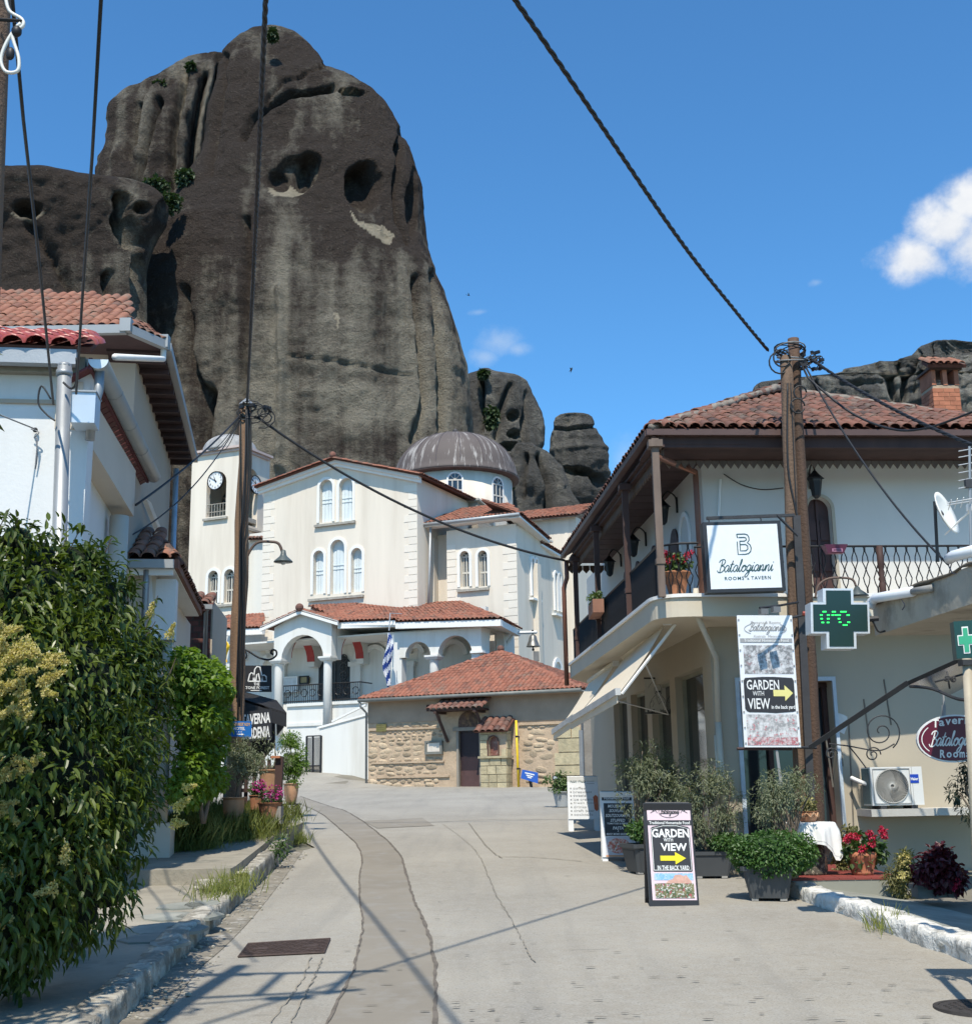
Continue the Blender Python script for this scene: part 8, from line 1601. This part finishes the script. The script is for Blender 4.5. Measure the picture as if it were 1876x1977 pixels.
def weeds():
    P=[]
    for px,py,sx,sy,n,z in ((385,1622,1.0,.9,7000,.36),(470,1606,.6,.8,5500,.36),(350,1640,.5,.5,2500,.36),(420,1590,1.3,1.0,3600,.36),(500,1598,.3,.5,900,.36)):
        c=G(px,py,z);q=np.stack([c.x+rng.normal(size=n)*sx*.5,c.y+rng.normal(size=n)*sy*.5,np.zeros(n)],1);q=q[(q[:,1]>17.6) & (q[:,0]<-2.8-.08*(q[:,1]-16))];q[:,2]=[gnd(a,b)+z-.02 for a,b in q[:,:2]];P.append(q)
    blades('tall_grass',np.concatenate(P),.42,.009,M_grass,.28,kind='stuff',label='tall yellow green weeds on the upper left pavement');P=[]
    for px,py,sx,n,z in ((567,1628,.14,420,.02),(432,1728,.18,260,.18),(455,1712,.14,160,.2),(1720,1800-4,.1,90,.02)):c=G(px,py,z);q=np.stack([c.x+rng.normal(size=n)*sx,c.y+rng.normal(size=n)*sx*1.6,np.zeros(n)],1);q[:,2]=[gnd(a,b)+z-.02 for a,b in q[:,:2]];P.append(q)
    blades('kerb_weeds',np.concatenate(P),.24,.012,M_grass,.3,kind='stuff')
    t=thing('kerb_plant','small leafy weed growing at the top of the left kerb','plant',G(540,1655,.3));c=np.array(G(538,1640,.3));P,Nn=blob_points([(c,(.2,.2,.2)),(c+np.array([.05,.1,.12]),(.14,.14,.14))],260,.9);foliage('foliage',t,P,Nn,M_lger,.07,.03)
weeds()
# --- potted trees and pots by the taverna on the left
M_terra=mat('terracotta',(.36,.16,.085),.85,.15,5,.3,20,.006,stain=(.45,.3,.2),ss=4)
M_terral=mat('pale_ribbed_terracotta',(.45,.25,.14),.85,.15,5,.3,20,.006,stain=(.55,.4,.28),ss=4)
def pot(t,c,r,h,mt,ribs=0,taper=.7,belly=0.0,name='pot'):
    pr=[];n=14
    for i in range(n+1):
        k=i/n;rr=r*(taper+(1-taper)*k)+belly*r*math.sin(pi*k);pr.append((rr*(1+(.025 if ribs and int(k*n)%ribs==0 else 0)),h*k))
    pr+=[(r*1.1,h*.965),(r*1.1,h*1.02),(r*.94,h*1.02),(r*.9,h*.9)];o=obj(name,MB().lathe(c,pr,24),mt,t,True);obj('soil',MB().lathe(Vector(c)+Z*h*.9,[(r*.92,0),(r*.9,.01)],16),mat('dark_soil',(.06,.045,.03),1,.4,20),t);return o
def bush_on(t,blobs,n,mt,L,W,trunk=None,tips=None,depth=.7,r0=.03,**k):
    P,Nn=blob_points(blobs,int(n*1.25),depth);q=fbm(P*4,2,5)>-.3;foliage('foliage',t,P[q],Nn[q],mt,L,W,**k)
    if trunk is not None:twigs(t,trunk,tips or [b[0] for b in blobs],M_bark,r0)
def bl(px,py,r,d,sy=.85):R=r/2400*d;return (At(px,py,d),(R,R*sy,R))
def left_pots():
    d=21.5;b=At(450,1602,d);t=thing('potted_olive_tree','olive tree with a round crown in a ribbed terracotta pot standing in weeds','potted tree',b);r=20/2400*d;pot(t,b,r,.52,M_terral,2,.62,.1);tr=At(458,1535,d);obj('trunk',MB().tube(spl([b+Z*.45,tr,At(463,1500,d)],4),[.035]*8+[.03],7),M_bark,t,True);bush_on(t,[bl(468,1475,36,d),bl(450,1465,24,d),bl(490,1480,24,d),bl(470,1448,26,d)],2600,M_lolive,.075,.016,At(461,1510,d),[At(x,y,d) for x,y in ((450,1465),(470,1450),(490,1475),(465,1480),(482,1460))],.95)
    b=G(561,1578,.02);d=b.y;t=thing('potted_tree','yellow green bushy tree in a tall terracotta pot on a black stool at the road','potted tree',b);st=MB();sz=.32
    for x in (-.18,.18):
        for y in (-.15,.15):st.cbox(b+Vector((x,y,sz/2)),.05,.05,sz)
    st.cbox(b+Z*sz,.48,.42,.04);obj('stool',st,M_iron,t);pot(t,b+Z*(sz+.02),.19,.5,M_terral,0,.62,.12);tp=b+Z*.8
    for x in (-.06,.06):obj('trunk',MB().tube(spl([tp+Vector((x,0,0)),tp+Vector((x*1.6,0,.35)),tp+Vector((x,0,.7))],3),.022,6),M_bark,t,True)
    bush_on(t,[bl(562,1455,30,d),bl(575,1475,22,d),bl(552,1480,24,d),bl(560,1432,20,d),bl(570,1505,18,d)],4600,M_lvine,.075,.035,tp+Z*.5,None,.8)
    b=At(522,1560,23.5);t=thing('potted_olive_tree','dark olive tree behind, under the black taverna awning','potted tree',b);d=23.5;pot(t,At(520,1530,d),.2,.4,M_terral,0,.7);bush_on(t,[bl(530,1440,32,d),bl(510,1455,26,d),bl(545,1462,22,d),bl(520,1475,22,d)],1900,M_lolive,.08,.018,At(520,1530,d),None,.9)
    for (px,py,dd,r,lab) in ((520,1580,22.3,.2,'terracotta pot of magenta flowers below the dark taverna post'),(495,1565,22.8,.13,'small pot with pink blossom between the two olive pots')):
        b=At(px,py,dd);t=thing('flower_pot',lab,'flower pot',b);pot(t,b,r,.26,M_terra,0,.75);c=np.array(b)+np.array([0,0,.36]);P,Nn=blob_points([(c,(r*1.2,r,.14))],260,.8);foliage('foliage',t,P,Nn,M_lger,.06,.04);P,Nn=blob_points([(c+np.array([.06,-.08,.06]),(r,r*.7,.12))],200,.6);foliage('blossom',t,P,Nn,M_magfl,.04,.035)
    t=thing('terrace_post','dark brown wooden terrace post with a stone foot beside the taverna','post',At(536,1590,22.6));obj('post',MB().box(At(527,1575,22.6),Vector((.13,0,0)),Vector((0,.13,0)),At(532,1462,22.6)-At(527,1575,22.6)),M_wood,t);obj('foot',MB().box(At(515,1592,22.2),Vector((.24,0,0)),Vector((0,.3,0)),Z*.3),M_gplast,t);obj('post_cap',MB().cbox(At(533,1462,22.6),.16,.16,.04),mat('orange_cap',(.4,.16,.08),.8),t)
    t=thing('terrace_bench','dark wooden fence and furniture in the shade of the taverna terrace','furniture',At(500,1560,24));m=MB()
    for x in (470,486,500,514):obj('slat',MB().box(At(x,1560,24.2),Vector((.07,0,0)),Vector((0,.03,0)),Z*.9),M_wood,t)
    for y in (1490,1530):obj('rail',MB().box(At(466,y,24.15),Vector((.65,0,0)),Vector((0,.03,0)),Z*.07),M_wood,t)
left_pots()
# --- planters along the tavern
M_pl=mat('dark_grey_plastic',(.065,.07,.075),.55,.08,3,.1,20,.003)
def box_planter(t,c,wx,wy,h,rz,mt=M_pl,taper=.74):
    R_=Matrix.Rotation(rz,3,'Z');c=Vector(c);K=lambda sx,sy,z:c+R_ @ Vector((sx*wx/2,sy*wy/2,z));cs=((-1,-1),(1,-1),(1,1),(-1,1));ch=.12
    def ringp(k,z):o=[];[o.extend((K((a-ch*a)*k,b*k,z),K(a*k,(b-ch*b)*k,z)) if a*b<0 else (K(a*k,(b-ch*b)*k,z),K((a-ch*a)*k,b*k,z))) for a,b in cs];return o
    secs=[(taper,.03),(taper+(1-taper)*.85,h*.86),(1.06,h*.865),(1.08,h),(.98,h),(.96,h*.9)];m=MB()
    for k,z in secs:m.v+=ringp(k,z)
    for i in range(len(secs)-1):
        for j in range(8):m.f.append((i*8+j,i*8+(j+1)%8,(i+1)*8+(j+1)%8,(i+1)*8+j))
    m.f.append(tuple(range(7,-1,-1)));obj('planter',m,mt,t);obj('soil',MB().add(ringp(.97,h*.92),[tuple(range(8))]),mat('planter_soil',(.06,.045,.03),1,.4,20),t);p=MB()
    for sx,sy in ((0,-1),(-1,0)):
        a=lambda u,z,o=0:K((u*(taper+(1-taper)*.85*z)*.72 if sx==0 else sx*(taper+(1-taper)*.85*z+.012)),(u*(taper+(1-taper)*.85*z)*.72 if sy==0 else sy*(taper+(1-taper)*.85*z+.012)),h*(.08+.7*z));n=(a(0,.5)-(c+Z*h*.43));n.z=0;p.slab([a(-1,0),a(1,0),a(1,1),a(-1,1)],n.normalized(),.008)
    obj('side_panel',p,mt,t,kind='stuff');f=MB()
    for a,b in cs:f.cbox(K(a*taper*.75,b*taper*.75,.015),.08,.08,.03,rz)
    obj('foot',f,mat('pale_feet',(.3,.29,.27),.8),t,kind='stuff')
def right_plants():
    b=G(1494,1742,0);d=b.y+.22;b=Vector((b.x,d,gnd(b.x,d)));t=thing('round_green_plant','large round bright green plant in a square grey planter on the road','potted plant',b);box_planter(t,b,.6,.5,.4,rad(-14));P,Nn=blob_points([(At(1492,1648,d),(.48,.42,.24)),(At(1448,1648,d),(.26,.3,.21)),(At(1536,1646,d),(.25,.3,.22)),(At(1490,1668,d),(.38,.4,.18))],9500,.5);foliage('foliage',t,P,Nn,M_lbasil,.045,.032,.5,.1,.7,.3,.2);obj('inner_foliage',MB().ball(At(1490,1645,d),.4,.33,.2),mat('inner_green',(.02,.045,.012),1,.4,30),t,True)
    twigs(t,b+Z*.35,[At(1450,1650,d),At(1530,1650,d),At(1490,1640,d)],M_bark,.02)
    b=G(1378,1698,0);d=b.y+.2;b=Vector((b.x,d,gnd(b.x,d)));t=thing('olive_bush','olive bush in a long grey planter behind the nearest sandwich board','potted plant',b);box_planter(t,b,.62,.4,.36,rad(-6));bush_on(t,[bl(1365,1545,55,d,.8),bl(1395,1540,42,d),bl(1340,1530,42,d),bl(1375,1505,40,d),bl(1405,1580,32,d),bl(1355,1595,38,d),bl(1330,1575,28,d)],5200,M_lolive,.07,.014,b+Z*.3,[At(x,y,d) for x,y in ((1330,1520),(1350,1490),(1380,1480),(1410,1510),(1425,1540),(1320,1560),(1370,1540))],.95,.022)
    P,Nn=blob_points([(At(1400,1628,d-.1),(.25,.2,.13))],1500,.7);foliage('groundcover',t,P,Nn,M_lbasil,.045,.032)
    b=G(1238,1688,0);d=b.y+.1;b=Vector((b.x+.05,d,gnd(b.x,d)));t=thing('olive_bush','tall olive bush in a grey pot behind the menu board, farthest of the olive bushes','potted plant',b);box_planter(t,b,.5,.5,.42,rad(20));bush_on(t,[bl(1255,1500,58,d,.8),bl(1225,1490,40,d),bl(1290,1500,45,d),bl(1250,1465,38,d),bl(1280,1545,45,d),bl(1230,1540,40,d),bl(1310,1530,30,d)],5200,M_lolive,.08,.017,b+Z*.35,[At(x,y,d) for x,y in ((1215,1480),(1240,1450),(1270,1450),(1300,1480),(1315,1520),(1250,1520))],.95,.025);P,Nn=blob_points([(At(1240,1604,d-.1),(.24,.22,.15))],1300,.7);foliage('groundcover',t,P,Nn,M_lbasil,.05,.035)
    b=At(1512,1700,16.1);d=16.1;t=thing('olive_bush','grey olive bush with twisting bare stems, right beside the white tablecloth','potted plant',b);pot(t,Vector((b.x,b.y,.6)),.2,.3,M_terra,0,.7);tips=[At(x,y,d) for x,y in ((1470,1530),(1490,1510),(1520,1505),(1550,1510),(1565,1530),(1500,1540),(1540,1545))];bush_on(t,[bl(1510,1535,46,d,.7),bl(1475,1545,34,d),bl(1550,1530,34,d),bl(1535,1512,30,d),bl(1490,1515,30,d),bl(1480,1575,26,d)],3600,M_lolive,.06,.012,At(1515,1640,d),tips,.95,.03);obj('trunk',MB().tube(spl([Vector((b.x,b.y,.85)),At(1508,1640,d),At(1518,1610,d),At(1510,1580,d),At(1516,1550,d)],5),.032,7).tube(spl([At(1512,1635,d),At(1530,1600,d),At(1526,1575,d),At(1545,1545,d)],5),.022,6),M_bark,t,True)
    for px,py,dd,r,lab,mt in ((1086,1559,35,.3,'grey pot with a leafy plant at the far end of the shopfront',M_lger),(1197,1520,24,.22,'dark leaved plant in a low pot behind the white coffee board',M_ldark)):
        b=G(px,py);dd=b.y;b.z=gnd(b.x,b.y);t=thing('leafy_pot_plant',lab,'potted plant',b);pot(t,b,r*.9,.42,mat('pale_grey_pot',(.4,.42,.43),.7,.1),0,.65);c=np.array(b)+np.array([0,0,.62]);bush_on(t,[(c,(r*1.4,r*1.2,.3)),(c+np.array([-.2,0,.12]),(r,r,.2))],900,mt,.12,.06,b+Z*.35)
    t=thing('dry_shrub','brown dry flowering shrub by the corner pipe of the chapel','shrub',G(1150,1545));b=G(1150,1545);d=b.y;bush_on(t,[bl(1150,1490,24,d),bl(1170,1480,22,d),bl(1140,1510,18,d)],1100,leafmat('dry_blossom',(.2,.13,.085),(.4,.28,.2),.7,.3),.09,.05,b+Z*.1)
    # red tiled step, table, pots on it
    st=thing('red_tiled_step','low grey step with a red tiled top in front of the tavern wall','step',At(1640,1720,15.9));a,b_=At(1528,1698,15.9),At(1742,1698,15.9);z=a.z;V=Vector((b_.x-a.x,b_.y-a.y,0));Dp=Vector((.15,2.6,0));obj('riser',MB().box(Vector((a.x,a.y,z-.55)),V,Dp,Z*.53),mat('grey_green_render',(.27,.27,.23),.85,.1,2,.2,20,.005,stain=(.2,.2,.17),ss=2),st)
    nx=7
    for i in range(nx):
        for j in range(8):obj('tile',MB().box(Vector((a.x,a.y,z-.019))+V*(i/nx)+Dp*(j/8)+Vector((.004,-.01 if j==0 else .004,0)),V*(1/nx)*.975,Dp*.121,Z*.022),mat_tile,st)
    dd=16.6;c=At(1568,1702,dd);tz=At(1568,1588,dd).z;t=thing('draped_table','small round table under a white tablecloth on the red step','table',Vector((c.x,c.y,z)));obj('leg',MB().lathe(Vector((c.x,c.y,z)),[(.2,0),(.21,.03),(.17,.1),(.19,.3),(.15,.5),(.18,tz-z-.05)],14),mat('patterned_base',(.07,.06,.045),.7,.4,14,.2,30,.005,stain=(.4,.36,.27),ss=22,st=(.52,.58)),t,True);obj('tabletop',MB().lathe(Vector((c.x,c.y,tz-.04)),[(.32,0),(.32,.03)],24),M_wood,t)
    cl=thing('tablecloth','white cotton tablecloth hanging in folds and points from the small table','tablecloth',Vector((c.x,c.y,tz)));m=MB();nr,na=14,72
    for i in range(nr+1):
        for k in range(na):
            q=2*pi*k/na+.3;sq=min(1/max(abs(math.cos(q)),1e-6),1/max(abs(math.sin(q)),1e-6));Lc=.6*sq;s=Lc*i/nr;R0=.33
            if s <= R0:r,zz=s,.004
            else:hang=s-R0;f=min(1,hang/.12);r=R0+.012+f*(.03*math.sin(q*9+1)+.018*math.sin(q*17)+.015)+hang*.08;zz=.004-hang*.97
            m.v.append(Vector((c.x+r*math.cos(q),c.y+r*math.sin(q),tz+zz)))
    for i in range(nr):
        for k in range(na):m.f.append((i*na+k,i*na+(k+1)%na,(i+1)*na+(k+1)%na,(i+1)*na+k))
    obj('cloth',m,mat('white_cotton',(.78,.77,.74),.9,.03,3,.1,60,.002),cl,True);obj('hem',MB().tube(m.v[(nr-1)*na:nr*na],.004,4,True),mat('hem_stitch',(.6,.58,.54),.9),cl)
    b=Vector((c.x,c.y,tz+.01));t=thing('table_pot','terracotta bowl with a small flowering plant standing on the white tablecloth','flower pot',b);pot(t,b,.115,.13,M_terra,0,.8,.12);obj('wave_band',MB().tube([b+Vector((.133*math.cos(q),.133*math.sin(q),.085+.022*math.sin(q*9))) for q in [2*pi*i/72 for i in range(72)]],.012,5,True),M_terral,t,True);P,Nn=blob_points([(np.array(b)+np.array([0,0,.2]),(.12,.12,.1))],260,.8);foliage('foliage',t,P,Nn,M_lyel,.05,.03);P,Nn=blob_points([(np.array(b)+np.array([0,0,.25]),(.11,.11,.08))],60,.5);foliage('blossom',t,P,Nn,M_cream_fl,.03,.025)
    def flowers(t,pts,r,n,mt,L=.035):
        for p in pts:P,Nn=blob_points([(np.array(p),(r,r,r*.75))],n,.7);foliage('flower_head',t,P,Nn,mt,L,L*.8,spread=.6)
    dd=16.4;b=At(1666,1697,dd);b.z=z;t=thing('geranium_pot','wide terracotta pot with red geraniums on the red step','flower pot',b);r=.2;obj('pot',MB().lathe(b,[(.13,0),(.14,.04),(.135,.05),(.19,.2),(.21,.24),(.2,.275),(.17,.29),(.15,.27)],26),mat('smooth_terracotta',(.4,.15,.08),.7,.08,3),t,True);bush_on(t,[bl(1662,1650,30,dd),bl(1690,1645,22,dd),bl(1640,1650,20,dd),bl(1665,1632,22,dd)],900,M_lger,.075,.075,b+Z*.25,None,.7,.012);fp=[At(x,y,dd-.2) for x,y in ((1642,1614),(1652,1616),(1677,1608),(1682,1615),(1702,1603),(1706,1613),(1684,1630),(1664,1640),(1634,1620))];flowers(t,fp,.045,60,M_redfl);twigs(t,b+Z*.3,fp,mat('green_stem',(.06,.12,.03),.7),.006)
    b=At(1742,1722,15.9);t=thing('pale_shrub','feathery yellow green shrub between the red step and the burgundy plant','shrub',b);d=15.7;bush_on(t,[bl(1742,1690,30,d),bl(1750,1660,20,d),bl(1725,1700,20,d),bl(1760,1700,20,d),bl(1745,1712,26,d)],2000,M_lyel,.07,.02,b,None,.9,.012);P,Nn=blob_points([bl(1746,1660,14,d-.1),bl(1742,1690,10,d-.2)],160,.8);foliage('blossom',t,P,Nn,M_cream_fl,.035,.03)
    d=15.0;b=At(1810,1733,d);t=thing('burgundy_plant','dark burgundy leaved plant in a long grey trough at the right','potted plant',b);a2=At(1773,1735,d);obj('trough',MB().box(a2,Vector((.48,.02,0)),Vector((0,.25,0)),Z*.14).box(a2+Vector((-.015,-.015,.12)),Vector((.51,.02,0)),Vector((0,.28,0)),Z*.03),mat('grey_brown_trough',(.17,.15,.135),.85,.15,4),t);bush_on(t,[bl(1808,1680,36,d),bl(1785,1690,24,d),bl(1835,1690,26,d),bl(1812,1655,24,d),bl(1845,1705,16,d)],1300,M_lred,.085,.07,b+Z*.1,None,.8,.012);flowers(t,[At(1846,1704,d-.1),At(1842,1712,d-.1)],.035,50,M_redfl)
    t=thing('light_shrub','slim cream and green variegated shrub behind the table, against the wall','shrub',At(1630,1690,17.4));d=17.3;bush_on(t,[bl(1630,1640,22,d),bl(1640,1610,16,d),bl(1625,1670,20,d)],1100,M_lyel,.06,.03,At(1630,1690,d),None,.9,.012)
    t=thing('dark_shrub','dark olive shrub cut by the right edge below the oval sign','shrub',At(1890,1700,9.8));d=9.8;bush_on(t,[bl(1870,1520,36,d),bl(1895,1500,44,d),bl(1850,1530,22,d),bl(1885,1560,34,d),bl(1868,1490,20,d)],1500,M_ldark,.055,.014,At(1900,1640,d),None,.95,.02);obj('trunk',MB().tube([At(1905,1760,d),At(1900,1640,d)],.03,6),M_bark,t)
    # balcony flowers and boxes
    p=TV_['on_edge'](1290) if False else PF.P(uf(1306,1140,.6),TV_['zs']+.05,.62);t=thing('balcony_geranium','red geraniums in a terracotta urn on the balcony corner','flower pot',p);obj('urn',MB().lathe(p,[(.14,0),(.15,.03),(.12,.08),(.17,.3),(.2,.36),(.22,.38),(.2,.4),(.17,.36)],20),M_terra,t,True);c=np.array(p)+np.array([0,0,.5]);bush_on(t,[(c,(.2,.2,.16))],420,M_lger,.07,.06,p+Z*.35);fp=[p+Vector((x,-.1,zz)) for x,zz in ((-.2,.62),(-.12,.55),(.0,.6),(.14,.62),(.2,.66),(.08,.55),(-.24,.68),(-.16,.68))];flowers(t,fp,.05,60,M_redfl); 
    q=TV_['on_edge'](1158);t=thing('rail_planter','terracotta trough hung on the far part of the side balcony railing','planter',q+Z*.55);m=q+Z*TV_['rh']*.62;obj('trough',MB().box(m+Vector((-.15,-.5,0)),Vector((.2,0,0)),Vector((0,1.0,0)),Z*.24),mat('dull_terracotta',(.3,.15,.1),.85),t);P,Nn=blob_points([(np.array(m)+np.array([-.05,0,.32]),(.12,.45,.1))],200,.8);foliage('foliage',t,P,Nn,M_lger,.08,.06)
    t=thing('rail_box','empty purple plastic flower box hooked on the front balcony railing','planter',PF.P(uf(1610,1060,.95),0,.95)+Z*(TV_['zs']+.6));a2,b2=PF.uv(1590,1052,1.0),PF.uv(1634,1052,1.0);zb=PF.uv(1610,1068,1.0)[1];obj('box',MB().hexa([PF.P(a2[0]+.05,zb,1.0),PF.P(b2[0]-.05,zb,1.0),PF.P(b2[0]-.05,zb,.9),PF.P(a2[0]+.05,zb,.9),PF.P(a2[0],a2[1],1.05),PF.P(b2[0],a2[1],1.05),PF.P(b2[0],a2[1],.86),PF.P(a2[0],a2[1],.86)]),plain('purple_plastic',(.16,.045,.085),.45),t);obj('rim',MB().ring(PF,rect(a2[0]+.12,b2[0]-.1,zb+.03,zb+.045),rect(a2[0]+.1,b2[0]-.08,zb+.015,zb+.06),1.0,1.045),plain('faded_purple',(.35,.15,.22),.5),t)
    # tilted menu stand
    a2,b2,c2,d2=At(1236,1566,19.0),At(1262,1573,18.9),At(1304,1486,19.2),At(1280,1483,19.4);t=thing('menu_stand','tilted glazed menu case on a stand behind the nearest sandwich board','menu stand',G(1262,1650));n=(b2-a2).cross(d2-a2).normalized();n=n if n.y<0 else-n
    obj('case',MB().slab([a2,b2,c2,d2],n,.06),M_black,t);L_=lambda s,v:a2.lerp(b2,s).lerp(d2.lerp(c2,s),v)+n*.004;obj('menu_sheet',MB().quad(L_(.1,.04),L_(.72,.04),L_(.72,.96),L_(.1,.96)),mat('menu_paper',(.6,.63,.62),.4,.05,5),t);obj('stand',MB().tube([a2.lerp(c2,.5)-n*.06,G(1275,1640)+Vector((0,.2,0))],.03,6),M_black,t)
mat_tile=mat('red_floor_tile',(.24,.055,.045),.6,.1,3,rnd=.12)
right_plants()
# small trees and scrub on the rocks, far off
def scrub(px,py,w_,h_,d,lab,n=500,mt=M_ldark):
    c=At(px,py,d);rx,rz=w_/2400*d,h_/2400*d;t=thing('rock_shrub',lab,'shrub',c);B=[(c+Vector((random.uniform(-.5,.5)*rx,random.uniform(-.3,.3)*rx,random.uniform(-.3,.4)*rz)),(rx*random.uniform(.4,.7),rx*.5,rz*random.uniform(.4,.7))) for _ in range(4)];P,Nn=blob_points(B,n,.6);foliage('foliage',t,P,Nn,mt,d*.0045,d*.003)
M_lscrub=leafmat('scrub_leaf',(.022,.045,.018),(.05,.08,.03),.6,.2)
for a in ((523,68,13,12,196,'shrub on the very top of the main rock tower'),(297,358,30,14,198,'wide shrub in the saddle left of the main rock, with dry grass below'),(357,348,24,26,196,'tall green shrub in the saddle against the main rock'),(332,388,22,34,190,'scrub running down the gully below the saddle'),(366,127,9,8,226,'shrub on the crest of the left rock shoulder'),(310,163,14,5,226,'low scrub on the edge of the left rock shoulder'),(148,353,12,5,182,'tiny scrub on top of the low left rock mass'),(952,810,14,30,250,'dark scrub hanging in the cleft of the grey pillar'),(975,940,14,20,235,'scrub at the foot of the grey pillar beside the dome'),(934,722,10,6,255,'little tree on the top of the grey pillar')):
    scrub(*a,n=420,mt=M_lscrub)
